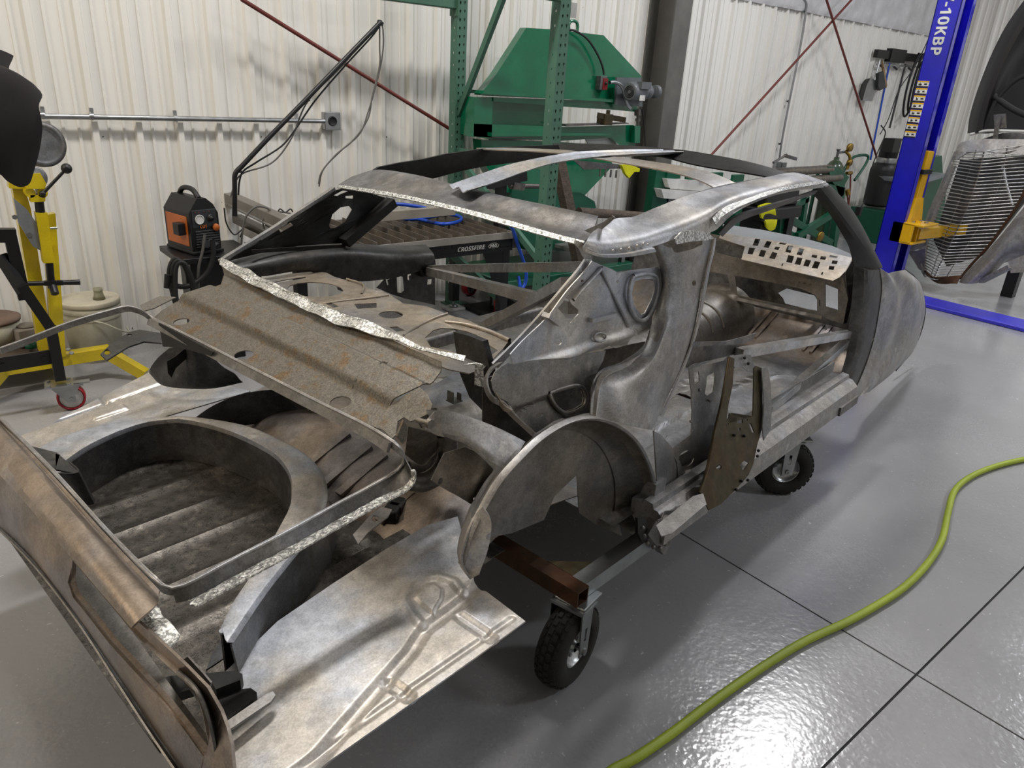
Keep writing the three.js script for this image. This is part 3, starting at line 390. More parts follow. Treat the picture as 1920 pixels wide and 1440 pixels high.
{ // B-pillar: a folded sheet sweeping from the roof rail to the wheel arch
  const r = [
    [[1.098,1.238,.67],[1.115,1.229,.69],[1.164,1.21,.705],[1.269,1.211,.71],[1.408,1.215,.7]], [[1.129,1.201,.67],[1.144,1.187,.7],[1.192,1.187,.715],[1.274,1.187,.72],[1.409,1.18,.7]], [[1.176,1.148,.665],[1.171,1.141,.705],[1.209,1.14,.725],[1.299,1.137,.72],[1.402,1.129,.7]], [[1.197,1.089,.67],[1.178,1.085,.71],[1.203,1.079,.735],[1.285,1.072,.73],[1.381,1.066,.71]],
    [[1.181,1.039,.675],[1.157,1.035,.72],[1.179,1.022,.75],[1.273,1.001,.74],[1.383,.985,.71]], [[1.147,.977,.68],[1.139,.969,.72],[1.13,.97,.765],[1.233,.941,.75],[1.363,.911,.715]], [[1.109,.929,.69],[1.083,.922,.73],[1.07,.921,.785],[1.183,.883,.765],[1.327,.848,.72]],
    [[.976,.905,.7],[.957,.901,.75],[.99,.893,.8],[1.136,.842,.775],[1.278,.8,.73]], [[.848,.908,.71],[.857,.888,.76],[.916,.857,.81],[1.063,.804,.79],[1.214,.749,.74]], [[.799,.874,.73],[.826,.846,.77],[.878,.824,.82],[1.01,.772,.8],[1.145,.715,.76]], [[.774,.823,.75],[.82,.802,.78],[.866,.785,.825],[.986,.728,.81],[1.073,.688,.78]]];
  for (const q of r) { const e = Math.min(q[0][2], q[4][2]); for (const v of q) v[2] = e + (v[2] - e) * 0.62; }
  const slotCut = sheet(offs([[1.172,1.21,.7],[1.187,1.219,.7],[1.237,1.221,.7],[1.324,1.221,.7],[1.346,1.212,.7],[1.347,1.199,.7],[1.291,1.194,.7],[1.201,1.192,.7],[1.181,1.198,.7]], [0, 0, 0.06]), { face: [0, 0, 1], t: 0.12 }), boltCut = sheet(offs([[1.335,1.082,.705],[1.335,1.078,.705],[1.331,1.075,.705],[1.325,1.075,.705],[1.318,1.076,.705],[1.31,1.079,.705],[1.305,1.083,.705],[1.302,1.087,.705],[1.302,1.091,.705],[1.306,1.094,.705],[1.312,1.095,.705],[1.319,1.093,.705],[1.327,1.091,.705],[1.332,1.086,.705]], [0, 0, 0.03]), { face: [0, 0, 1], t: 0.06 });
  cp('centre_pillar', punch(loft(r, { nu: 22, nv: 44, t: 0.004, crease: 0.5 }), [slotCut, boltCut]), M.steel, 'broad folded pillar of bare steel sweeping down to the wheel arch');
  cp('pillar_flange', loft([[[1.186,1.083,.672],[1.173,1.034,.677],[1.144,.978,.682],[1.115,.936,.69],[1.067,.92,.7],[.967,.912,.705],[.866,.916,.71],[.828,.903,.715],[.791,.87,.735],[.769,.824,.752]], [[1.191,1.082,.675],[1.177,1.035,.682],[1.149,.978,.69],[1.118,.932,.7],[1.068,.913,.71],[.96,.908,.718],[.862,.911,.725],[.826,.899,.73],[.787,.87,.75],[.77,.825,.762]]].map((q, i) => i ? offs(q, [0, 0, 0.012]) : offs(q, [0, 0, 0.012])), { nu: 30, nv: 1, t: 0.006 }), M.pale);
  cp('door_jamb', loft([[[1.415,1.212,.7],[1.415,1.172,.7],[1.404,1.123,.7],[1.379,1.061,.71],[1.377,.983,.71],[1.357,.908,.715],[1.321,.846,.72],[1.272,.796,.73],[1.213,.744,.74],[1.14,.709,.76]], [[1.505,1.195,.66],[1.509,1.153,.66],[1.498,1.102,.66],[1.476,1.036,.67],[1.471,.954,.67],[1.448,.874,.675],[1.41,.809,.68],[1.36,.756,.69],[1.299,.702,.7],[1.224,.665,.72]]], { nu: 30, nv: 2, t: 0.004 }), M.pale);
}
// --- rear wheelhouse, right
{
  const lip = [[.291,.608,.78],[.312,.678,.78],[.351,.731,.78],[.4,.782,.78],[.469,.819,.78],[.533,.844,.78],[.632,.855,.78],[.732,.837,.78],[.849,.782,.78],[.97,.692,.78],[1.072,.567,.78],[1.139,.436,.78],[1.162,.316,.78],[1.156,.236,.78]];
  const c = lip.reduce((a, p) => [a[0] + p[0] / lip.length, a[1] + p[1] / lip.length], [0, 0]);
  const inn = (s, z, dy = 0) => lip.map(p => [c[0] + (p[0] - c[0]) * s, c[1] + (p[1] - c[1]) * s + dy, z]);
  cp('wheelhouse_outer', loft([inn(0.99, 0.78), inn(0.965, 0.765), inn(0.92, 0.75), inn(0.86, 0.735), inn(0.78, 0.72), inn(0.68, 0.71)], { nu: 52, nv: 20, t: 0.003 }), M.tan, 'tan-grey rear wheelhouse');
  cp('wheelhouse_inner_wall', [sheet([...inn(0.70, 0.708).slice(1, 13), ...[[1.093,.27,.708],[.94,.38,.708],[.837,.469,.708],[.806,.61,.708],[.711,.579,.708],[.673,.518,.708],[.542,.535,.708],[.432,.57,.708]]], { face: [0, 0, 1] })], M.tan, 'inner wheelhouse wall with a torn opening');
  cp('wheel_arch_lip', [loft([inn(1.012, 0.775), inn(1.0, 0.79), inn(0.985, 0.782)], { nu: 52, nv: 4, t: 0.003 })], M.steel, 'rolled lip of the rear wheel arch');
  cp('wheelhouse_rear_flange', loft([[[.492,.827,.775],[.4,.785,.78],[.351,.734,.78],[.31,.684,.785],[.284,.624,.79],[.304,.568,.8]], [[.513,.761,.7],[.449,.728,.7],[.401,.699,.71],[.369,.681,.72],[.319,.61,.74],[.311,.576,.76]]], { nu: 26, nv: 4, t: 0.004 }), M.steel);
  cp('wheelhouse_front_panel', loft([[[1.064,.693,.785],[1.106,.566,.785],[1.138,.441,.79],[1.148,.322,.8]], [[1.115,.664,.77],[1.202,.555,.775],[1.266,.445,.78],[1.262,.305,.785]], [[1.186,.623,.745],[1.295,.522,.75],[1.361,.42,.76],[1.389,.31,.775]]], { nu: 20, nv: 8, t: 0.004 }), M.mid);
}
// --- trunk gutter: a narrow channel round the lid opening
{
  const g = [[-.211,.833,-.62],[-.127,.85,-.62],[-.024,.874,-.62],[.084,.889,-.62],[.148,.894,-.618],[.173,.884,-.61],[.208,.852,-.606],[.212,.854,-.433],[.219,.857,-.204],[.226,.86,.08],[.232,.863,.322],[.238,.866,.51],[.237,.865,.58],[.244,.853,.615],[.253,.83,.62],[.252,.808,.62],[.239,.793,.615],[.164,.772,.605],[.097,.761,.6],[-.033,.746,.6],[-.15,.736,.6],[-.25,.727,.6],[-.269,.726,.592],[-.28,.73,.58],[-.287,.74,.56]];
  const tail = [[-.285,.723,.326],[-.29,.738,.032],[-.295,.732,-.362]];
  const line = [...g, ...tail];
  cp('trunk_gutter', [loft([offs(line, [0, 0.006, 0]), offs(line, [0, -0.012, 0])], { nu: 140, nv: 1, t: 0.006 }), tube(offs(line, [0, 0.004, 0]), 0.004, 6, 150)], M.steel, 'narrow rubber-free gutter channel framing the trunk opening');
  const r1 = [[.253,.83,.62],[.252,.808,.62],[.239,.793,.615],[.164,.772,.605],[.097,.761,.6],[-.033,.746,.6],[-.15,.736,.6],[-.25,.727,.6],[-.269,.726,.592]], r2 = r1.map((p, i) => i < 3 ? off(p, [-0.005, -0.02, 0.03]) : off(p, [0, -0.022, 0.012])), r3 = r1.map((p, i) => i < 2 ? off(p, [-0.005, -0.018, 0.045]) : i === 2 ? off(p, [-0.01, -0.018, 0.05]) : off(p, [0, -0.018, 0.042]));
  cp('gutter_trough', loft([r1, r2], { nu: 50, nv: 1, t: 0.003 }), M.dull, 'gutter trough');
  cp('gutter_flange', [loft([r2.slice(0, 8), r3.slice(0, 8)], { nu: 50, nv: 1, t: 0.004 }), dots(r3.slice(0, 8).map((p, i) => lerp3(p, r2[i], 0.4)), 0.005, [0, 1, 0])], M.weld, 'bright ground gutter flange');
  const d1 = [[.208,.852,-.606],[.219,.857,-.204],[.226,.86,.08],[.232,.863,.322],[.238,.866,.51],[.234,.864,.602]], d2 = d1.map(p => off(p, [-0.008, -0.022, 0]));
  cp('deck_rear_lip', loft([d1, d2], { nu: 24, nv: 1, t: 0.008 }), M.mid);
  cp('left_corner_strip', sheet([[.215,.87,-.703],[.293,.88,-.728],[.325,.885,-.676],[.237,.87,-.641],[.203,.865,-.643]], {}), M.rust);
}
// --- trunk floor with pressed ribs, raised tank ring, side drop panels
const floorRelief = p => { const s = ((p.z + 2) % 0.16) / 0.16; return 0.008 * (smooth(0.38, 0.44, s) - smooth(0.56, 0.62, s)) * smooth(0.62, 0.5, Math.abs(p.z)) * smooth(-0.25, -0.2, p.x) * smooth(0.42, 0.36, p.x); };
cp('trunk_floor', [sheet([[-0.345, 0.4, -0.62], [0.62, 0.4, -0.62], [0.62, 0.4, 0.62], [-0.345, 0.4, 0.62]], { edge: 0.025, relief: floorRelief })], M.pitted, 'pitted trunk floor with pressed ribs');
cp('trunk_front_wall', [loft([[[0.40, 0.4, -0.64], [0.40, 0.4, 0.64]], [[0.52, 0.47, -0.64], [0.52, 0.47, 0.64]], [[0.66, 0.50, -0.64], [0.66, 0.50, 0.64]], [[0.95, 0.46, -0.64], [0.95, 0.46, 0.64]]], { nu: 30, nv: 10 }), ...[-0.1, 0.02, 0.1, 0.3].map(z => bar([0.42, 0.425, z], [0.6, 0.5, z], 0.03, 0.012))], M.bronze, 'kicked-up floor over the axle');
{
  const yT = 0.55, o = [[-.253,.55,-.454],[-.172,.55,-.524],[-.083,.55,-.554],[.008,.55,-.55],[.111,.55,-.52],[.199,.55,-.466],[.27,.55,-.373],[.324,.55,-.266],[.351,.55,-.119],[.356,.55,.024],[.327,.55,.147],[.279,.55,.241],[.219,.55,.312],[.125,.55,.389],[.031,.55,.448],[-.053,.55,.501],[-.124,.55,.552],[-.182,.55,.595]], i = [[-.166,.55,-.385],[-.11,.55,-.427],[-.056,.55,-.456],[.032,.55,-.485],[.115,.55,-.49],[.192,.55,-.451],[.236,.55,-.376],[.272,.55,-.27],[.294,.55,-.145],[.298,.55,-.027],[.268,.55,.095],[.226,.55,.174],[.179,.55,.241],[.107,.55,.31],[.031,.55,.377],[-.047,.55,.443],[-.112,.55,.494],[-.171,.55,.552]];
  const out0 = o.map(p => [p[0], 0.402, p[2]]), in0 = i.map(p => [p[0], 0.402, p[2]]);
  cp('ring_flange', [loft([offs(o, [0.012, -0.008, 0]), o, o.map((p, k) => lerp3(p, i[k], 0.5)), i, offs(i, [0, -0.02, 0])], { nu: 60, nv: 8, t: 0.003 }), dots(i.map((p, k) => off(lerp3(i[k], o[k], 0.18), [0, 0.001, 0])), 0.007, [0, 1, 0], 0.004)], M.pale, 'pale bolted flange on top of the raised ring');
  cp('ring_inner_wall', loft([offs(i, [0, -0.012, 0]), in0], { nu: 60, nv: 6, t: 0.004 }), M.dull, 'upright inner wall of the raised ring');
  const ow = o.slice(5), ow1 = ow.map((p, k) => [p[0] + 0.012, 0.48, p[2] + 0.012]), ow2 = ow.map((p, k) => [p[0] + 0.02, 0.402, p[2] + 0.022]);
  cp('ring_outer_wall', loft([offs(ow, [0.008, -0.006, 0.004]), ow1, ow2], { nu: 50, nv: 8, t: 0.004 }), M.mid, 'smooth outer wall of the raised ring');
}
{ // right drop panel: pad emboss, diagonal crease, two pressed bars
  const P = [[-.107,.475,.541],[.08,.49,.523],[.241,.504,.514],[.401,.518,.512],[.497,.526,.531],[.412,.523,.66],[.369,.521,.713],[.347,.52,.769],[.336,.52,.808],[.329,.524,.948],[.137,.507,.938],[-.021,.493,.928],[-.181,.479,.918],[-.347,.465,.907],[-.367,.462,.884],[-.293,.466,.794],[-.22,.469,.686],[-.189,.469,.582]], pad = [[.209,.507,.702],[.257,.51,.69],[.281,.513,.701],[.281,.514,.738],[.255,.512,.763],[.206,.509,.785],[.2,.508,.765]], cr = [[.342,.521,.792],[.252,.513,.798],[.164,.505,.799],[.104,.501,.825],[-.017,.492,.856],[-.11,.484,.881],[-.194,.478,.904],[-.247,.474,.921]], b1 = [[.244,.513,.827],[.244,.516,.925]], b2 = [[.021,.495,.855],[.025,.497,.913]], arc = [[.3,.517,.778],[.313,.516,.731],[.301,.514,.688],[.269,.511,.666],[.223,.507,.672],[.193,.505,.692],[.176,.505,.738],[.168,.505,.784]], fold = [[.315,.523,.95],[.137,.507,.938],[-.021,.493,.928],[-.181,.479,.918],[-.312,.468,.912]].map(p => off(p, [0, 0, -0.03]));
  const seg = (p, a, b) => { const dx = b[0] - a[0], dz = b[2] - a[2], t = clamp(((p.x - a[0]) * dx + (p.z - a[2]) * dz) / (dx * dx + dz * dz)); return Math.hypot(p.x - a[0] - dx * t, p.z - a[2] - dz * t); };
  const pl = (p, L) => { let m = 9; for (let k = 0; k < L.length - 1; k++) m = Math.min(m, seg(p, L[k], L[k + 1])); return m; };
  const inside = (p, L) => { let c = false; for (let i = 0, j = L.length - 1; i < L.length; j = i++) if ((L[i][2] > p.z) !== (L[j][2] > p.z) && p.x < (L[j][0] - L[i][0]) * (p.z - L[i][2]) / (L[j][2] - L[i][2]) + L[i][0]) c = !c; return c; };
  const rel = p => { let h = 0; const d = pl(p, [...pad, pad[0]]); h += 0.007 * (inside(p, pad) ? smooth(0, 0.012, d) : 0); h -= 0.008 * smooth(0.024, 0.003, pl(p, cr)); h += 0.005 * smooth(0.018, 0.002, pl(p, arc)); h -= 0.007 * smooth(0.02, 0.004, pl(p, b1)); h -= 0.007 * smooth(0.02, 0.004, pl(p, b2)); h -= 0.004 * smooth(0.012, 0.001, pl(p, fold)); return h; };
  cp('drop_panel', loft([[[-.191,.469,.584],[-.038,.481,.534],[.111,.493,.521],[.276,.507,.512],[.418,.519,.513],[.5,.527,.546]], [[-.273,.467,.751],[-.134,.478,.735],[.003,.49,.738],[.157,.503,.742],[.282,.514,.747],[.344,.52,.772]], [[-.348,.465,.906],[-.222,.476,.915],[-.092,.487,.923],[.055,.5,.933],[.195,.512,.941],[.329,.524,.948]]], { nu: 330, nv: 150, straight: true, relief: rel, t: 0.004, crease: 1.2, flip: true }), M.pale, 'pale right trunk drop panel with embossed pad and ribs');
  const PL = P.map(p => [p[0], p[1], -p[2]]), mir = L => L.map(p => [p[0], p[1], -p[2]]);
  const q1 = [[0.02, 0, -0.72], [0.14, 0, -0.72], [0.14, 0, -0.78], [0.02, 0, -0.78]], l1 = [[-0.22, 0, -0.80], [0.3, 0, -0.84]], l2 = [[0.10, 0, -0.83], [0.11, 0, -0.93]];
  const rl = p => (inside(p, q1) ? 0.009 * smooth(0, 0.01, pl(p, [...q1, q1[0]])) : 0) - 0.010 * smooth(0.012, 0.003, pl(p, l1)) - 0.010 * smooth(0.012, 0.003, pl(p, l2)) + 0.006 * smooth(-0.70, -0.66, p.z);
  cp('drop_panel', loft([[[-.191,.475,-.784],[-.034,.489,-.83],[.126,.505,-.89],[.31,.523,-.96]], [[-.193,.473,-.723],[-.016,.488,-.737],[.178,.505,-.744],[.428,.526,-.737]], [[-.167,.472,-.635],[-.011,.486,-.659],[.18,.501,-.579],[.492,.526,-.542]]], { nu: 110, nv: 60, straight: true, relief: rl, t: 0.004, crease: 1.0 }), M.pale, 'pale left trunk drop panel with embossed pad and ribs');
  cp('trunk_side_wall', [loft([[[.207,.535,-.431],[.324,.55,-.481],[.445,.56,-.487],[.562,.57,-.403],[.635,.56,-.281]], [[.398,.44,-.496],[.45,.44,-.48],[.532,.44,-.439],[.602,.43,-.377],[.68,.42,-.308]]], { nu: 20, nv: 4 })], M.dark);
}
// --- left wheelhouse tower and bracket seen below the deck
cp('wheelhouse_tower', [loft([[[.291,.703,-.7],[.315,.713,-.66],[.337,.71,-.62],[.387,.678,-.6],[.411,.641,-.56]], [[.268,.651,-.76],[.299,.662,-.7],[.334,.677,-.62],[.383,.642,-.58],[.438,.62,-.54]], [[.258,.582,-.82],[.26,.578,-.72],[.309,.577,-.64],[.376,.579,-.58],[.456,.591,-.54]], [[.262,.572,-.82],[.26,.564,-.72],[.311,.564,-.64],[.383,.567,-.58],[.465,.58,-.54]]], { nu: 24, nv: 10 })], M.dark, 'left wheelhouse top');
cp('tower_bracket', [sheet([[.253,.679,-.64],[.285,.691,-.64],[.315,.709,-.64],[.346,.702,-.64],[.32,.674,-.64],[.28,.649,-.64],[.261,.618,-.64],[.251,.636,-.64]], { face: [0, 0, 1] })], M.black);
cp('deck_support', [sheet([[.2,.857,-.529],[.2,.861,-.403],[.2,.862,-.29],[.2,.865,-.164],[.2,.846,-.184],[.2,.821,-.342],[.2,.794,-.467],[.2,.779,-.521]], { face: [-1, 0, 0] })], M.black);
cp('hinge_arm', [sheet([[.179,.6,-1.059],[.248,.6,-1.146],[.357,.6,-1.247],[.398,.6,-1.25],[.443,.6,-1.164],[.398,.6,-1.044],[.355,.6,-1.102],[.285,.6,-1.078],[.174,.6,-.985]], { edge: 0.03, relief: p => 0.02 * smooth(-0.9, -0.7, p.z), t: 0.006, holes: [[[.215,.6,-1.059],[.209,.6,-1.048],[.203,.6,-1.04],[.198,.6,-1.037],[.194,.6,-1.04],[.192,.6,-1.049],[.193,.6,-1.06],[.197,.6,-1.073],[.202,.6,-1.085],[.208,.6,-1.093],[.214,.6,-1.096],[.218,.6,-1.093],[.219,.6,-1.084],[.218,.6,-1.072]], [[.35,.6,-1.202],[.347,.6,-1.198],[.343,.6,-1.195],[.339,.6,-1.195],[.335,.6,-1.198],[.333,.6,-1.202],[.333,.6,-1.208],[.334,.6,-1.215],[.337,.6,-1.219],[.341,.6,-1.222],[.345,.6,-1.222],[.349,.6,-1.22],[.351,.6,-1.215],[.351,.6,-1.209]]] })], M.dark, 'dark arm with two holes reaching outwards');
// --- tail panel
{
  const T0 = [[-.3,.744,-.334],[-.3,.76,.076],[-.3,.757,.381],[-.3,.769,.601]], T1 = [[-.315,.729,-.287],[-.315,.744,.028],[-.315,.758,.354],[-.315,.762,.577],[-.315,.79,.669]], T2 = [[-.36,.738,-.104],[-.36,.752,.135],[-.36,.763,.34],[-.36,.769,.586],[-.36,.772,.666]];
  cp('tail_panel_ledge', [loft([[[-.295,.726,-.367],[-.295,.743,.05],[-.295,.74,.36],[-.295,.746,.609]], [[-.305,.729,-.326],[-.305,.74,.06],[-.305,.738,.368],[-.305,.747,.624]], [[-.33,.76,-.205],[-.33,.771,.133],[-.33,.773,.431],[-.33,.773,.678]], [[-.36,.729,-.197],[-.36,.752,.135],[-.36,.771,.45],[-.36,.771,.692]], [[-.37,.716,-.166],[-.37,.74,.145],[-.37,.751,.443],[-.37,.76,.687]]], { nu: 24, nv: 14, t: 0.004 })], M.bronze, 'bronze-tinted upper ledge of the tail panel');
  const face = [[-.368,.71,-.179],[-.365,.725,.118],[-.364,.732,.415],[-.36,.749,.659],[-.355,.777,.842],[-.353,.785,.914],[-.356,.768,.95],[-.363,.734,.984],[-.368,.709,1.005],[-.381,.644,1.008],[-.392,.592,.919],[-.391,.595,.768],[-.389,.605,.6],[-.387,.615,.429],[-.389,.605,.146],[-.398,.562,-.171]], hole = [[-.365,.725,.373],[-.365,.725,.424],[-.364,.728,.546],[-.364,.732,.668],[-.362,.742,.764],[-.36,.752,.828],[-.358,.759,.882],[-.362,.741,.909],[-.37,.7,.938],[-.374,.682,.932],[-.373,.684,.867],[-.373,.684,.806],[-.375,.675,.692],[-.377,.665,.586],[-.377,.663,.464],[-.378,.66,.404],[-.375,.677,.373]];
  cp('tail_panel', [sheet(face, { face: [-1, 0.2, 0], edge: 0.04, holes: [hole], t: 0.005, relief: p => 0.006 * Math.sin(p.y * 40) }), loft([[...hole, hole[0]], offs([...hole, hole[0]], [0.008, 0.001, 0])], { nu: 60, nv: 1, t: 0.003, straight: true })], M.bronze, 'bronze-tinted tail panel with a long lamp opening');
  const low = [[-.398,.562,-.171],[-.389,.605,.146],[-.387,.615,.429],[-.389,.605,.6],[-.391,.595,.768],[-.392,.592,.919]];
  cp('tail_lower_roll', [loft([low, offs(low, [0.006, -0.012, 0]), offs(low, [0.03, -0.02, 0]), offs(low, [0.07, -0.018, 0])], { nu: 24, nv: 8 })], M.mid);
  const end = [...[[-.295,.726,-.367],[-.305,.729,-.326],[-.33,.76,-.205],[-.36,.729,-.197],[-.37,.716,-.166]], low[0], off(low[0], [0.03, -0.02, 0]), off(low[0], [0.07, -0.018, 0])];
  cp('tail_panel_end', loft([end, end.map(p => [p[0], p[1], -0.64])], { nu: 20, nv: 6, t: 0.004 }), M.bronze);
  cp('tail_corner_post', [loft([[[-.3,.572,.609],[-.3,.583,.672],[-.3,.574,.732],[-.3,.546,.766],[-.3,.502,.782],[-.3,.412,.772]], [[-.33,.689,.742],[-.33,.699,.819],[-.33,.684,.859],[-.33,.654,.886],[-.33,.614,.9],[-.33,.539,.896]], [[-.37,.779,.85],[-.37,.79,.915],[-.37,.767,.939],[-.37,.713,.953],[-.37,.668,.949],[-.37,.598,.935]]], { nu: 24, nv: 6, t: 0.004 }), sheet([[-.3,.57,.609],[-.3,.582,.65],[-.3,.603,.759],[-.3,.67,.793],[-.3,.671,.765],[-.3,.668,.708]], { face: [-1, 0.5, 0] })], M.dull);
  cp('corner_tab', [sheet([[-.331,.7,.596],[-.286,.7,.555],[-.298,.7,.608],[-.297,.7,.681],[-.309,.7,.692],[-.325,.7,.704],[-.328,.7,.673]], { edge: 0.02, relief: p => 0.003 * Math.sin(p.z * 90) })], M.weld, 'torn bright sheet tab');
  cp('lamp_bracket', [sheet([[-.322,.56,.612],[-.306,.56,.613],[-.279,.56,.632],[-.263,.56,.662],[-.272,.56,.677],[-.305,.56,.667],[-.329,.56,.665]], { t: 0.02 })], M.black, 'dark lamp bracket');
  cp('lamp_bracket', [sheet([[-.238,.52,.611],[-.194,.52,.644],[-.187,.52,.662],[-.198,.52,.674],[-.242,.52,.664]], { t: 0.03 })], M.black);
  cp('lamp_bracket', [sheet([[-.246,.5,.647],[-.185,.5,.687],[-.182,.5,.705],[-.196,.5,.717],[-.255,.5,.727]], { t: 0.03 })], M.black);
  cp('brace_tab', sheet([[-.26,.51,.738],[-.174,.51,.73],[-.163,.51,.733],[-.164,.51,.745],[-.179,.51,.753],[-.265,.51,.759]], { t: 0.006 }), M.steel);
  cp('ring_foot', [sheet([[-.213,.47,.552],[-.182,.47,.517],[-.15,.47,.493],[-.141,.47,.512],[-.129,.47,.512],[-.164,.47,.545]], { t: 0.004 })], M.dark);
}
{ // left box bracket behind the tail ledge
  cp('bumper_bracket', [sheet([[-.261,.66,-.333],[-.215,.66,-.233],[-.212,.66,-.215],[-.253,.66,-.125],[-.258,.66,-.133],[-.257,.66,-.261]], { holes: [[[-.259,.66,-.263],[-.221,.66,-.219],[-.251,.66,-.145],[-.257,.66,-.157]]], t: 0.004 }), loft([[[-.253,.66,-.125],[-.211,.66,-.092],[-.209,.66,-.163]], [[-.222,.54,-.175],[-.182,.54,-.122],[-.169,.54,-.256]]], { nu: 8, nv: 6 }), sheet([[-.218,.66,-.228],[-.213,.66,-.208],[-.209,.66,-.094],[-.218,.66,-.09],[-.245,.66,-.139]], { t: 0.004 })], M.dark, 'folded dark bracket behind the tail ledge');
}
// --- right wheelhouse inner structure, hinge box, rolled corner panels
cp('hinge_box', [loft([[[.391,.83,.507],[.412,.85,.499],[.424,.86,.513],[.44,.86,.522],[.43,.86,.542]], [[.416,.8,.488],[.45,.81,.466],[.465,.815,.471],[.475,.815,.48],[.483,.8,.479]]], { nu: 14, nv: 1, t: 0.004 })], M.tan, 'hinge box with pivot pin');
cp('hinge_plate', [sheet([[.288,.908,.648],[.324,.928,.643],[.341,.926,.644],[.358,.896,.651],[.388,.86,.66],[.402,.848,.663],[.378,.848,.663],[.324,.872,.657],[.289,.898,.651]], { face: [-0.3, 0, 1], t: 0.005 }), rod([[.259,.934,.66]][0], [[.259,.94,.7]][0], 0.006), hexBolt([[.277,.927,.68]][0], [0, 0, 1], 0.012, 0.01)], M.tan, 'folded hinge plate with pivot pin');
cp('hinge_pocket', [loft([[[.396,.8,.462],[.437,.78,.465],[.481,.76,.479]], [[.441,.68,.396],[.482,.64,.414],[.551,.64,.392]]], { nu: 10, nv: 6 }), tube([[.417,.62,.426],[.462,.6,.439],[.511,.61,.448],[.564,.63,.429],[.575,.68,.42],[.556,.72,.421]], 0.028, 8), tube([[.468,.62,.374],[.515,.6,.388],[.56,.63,.375],[.549,.7,.393]], 0.016, 8)], M.tan, 'round spring pocket');
cp('trim_leaf', sheet([[.219,.9,.64],[.237,.933,.64],[.247,.914,.64],[.248,.89,.64],[.235,.875,.64]], { face: [0, 0, 1], t: 0.006 }), M.rust);
cp('quarter_extension', [loft([[[.317,.927,.62],[.358,.923,.65],[.415,.896,.68],[.476,.86,.71],[.532,.82,.74]], [[.322,.901,.64],[.36,.889,.67],[.406,.865,.7],[.453,.837,.73],[.486,.815,.76]], [[.342,.867,.66],[.369,.86,.69],[.399,.841,.72],[.425,.817,.745],[.45,.802,.765]], [[.376,.844,.68],[.387,.836,.705],[.401,.819,.73],[.417,.805,.75],[.433,.791,.765]]], { nu: 24, nv: 12, flip: true })], M.steel, 'rounded bare steel quarter extension');
cp('wheelhouse_closing_plate', [sheet([[.352,.817,.656],[.41,.813,.653],[.433,.796,.657],[.495,.729,.674],[.463,.707,.682],[.406,.669,.697],[.365,.711,.687],[.293,.776,.672],[.318,.792,.665]], { face: [-1, 1, 0.5], edge: 0.03, relief: p => 0.008 * Math.sin(p.x * 30 + p.z * 20), holes: [[[.33,.755,.676],[.326,.754,.676],[.322,.754,.677],[.318,.755,.676],[.315,.757,.676],[.314,.76,.675],[.315,.764,.674],[.318,.766,.673],[.321,.768,.672],[.326,.768,.672],[.33,.767,.672],[.332,.764,.673],[.334,.761,.674],[.333,.758,.675]], [[.412,.686,.691],[.411,.685,.692],[.409,.684,.692],[.407,.684,.692],[.406,.685,.692],[.404,.686,.692],[.403,.688,.691],[.403,.69,.691],[.404,.691,.69],[.405,.692,.69],[.407,.692,.69],[.409,.691,.69],[.411,.69,.69],[.412,.688,.691]]] })], M.tan, 'creased closing plate beside the wheel arch');
cp('arch_rear_tail', [loft([[[.333,.694,.76],[.309,.66,.77],[.29,.63,.78],[.29,.604,.785],[.314,.557,.79]], [[.33,.75,.8],[.348,.712,.81],[.345,.673,.815],[.329,.633,.82],[.316,.578,.81]]], { nu: 16, nv: 6 })], M.pale);
cp('trunk_right_floor', [sheet([[-0.345, 0.403, 0.38], [0.5, 0.43, 0.38], [0.5, 0.43, 0.68], [-0.345, 0.403, 0.68]], { edge: 0.03, relief: p => 0.03 * smooth(0.55, 0.68, p.z), holes: [] })], M.pitted);
cp('inner_brackets', [...[[.485,.45,.305],[.456,.45,.317]]].map(p => placed(new RoundedBoxGeometry(0.06, 0.04, 0.045, 2, 0.008), p, 0.5)), M.black, 'black lump on the trunk floor');
cp('latch_plate', [sheet([[.224,.55,.455],[.311,.55,.412],[.355,.55,.4],[.368,.55,.429],[.34,.55,.449],[.258,.55,.472],[.21,.55,.497]], { t: 0.004, holes: [[[.316,.55,.44],[.311,.55,.445],[.306,.55,.447],[.301,.55,.447],[.298,.55,.444],[.297,.55,.439],[.298,.55,.433],[.301,.55,.427],[.306,.55,.423],[.311,.55,.42],[.316,.55,.42],[.319,.55,.423],[.32,.55,.428],[.319,.55,.434]]] })], M.pale, 'pale angled plate with a hole');
cp('wheelhouse_inner_top', [sheet([[.82,.62,.008],[.929,.62,-.037],[1.088,.62,-.081],[1.062,.62,.072],[.698,.62,.454],[.794,.62,.282],[.782,.62,.13]], { edge: 0.04, relief: p => 0.01 * Math.sin(p.z * 40) })], M.pale);
cp('small_clip', [box(-0.02, 0, -0.02, 0.02, 0.004, 0.02), bar([-0.018, 0, 0], [-0.018, 0.04, 0], 0.03, 0.003), bar([0.012, 0, 0.01], [0.012, 0.03, 0.01], 0.02, 0.003)].map(g => g.translate(...[[.854,.63,.147]][0])), M.mid);
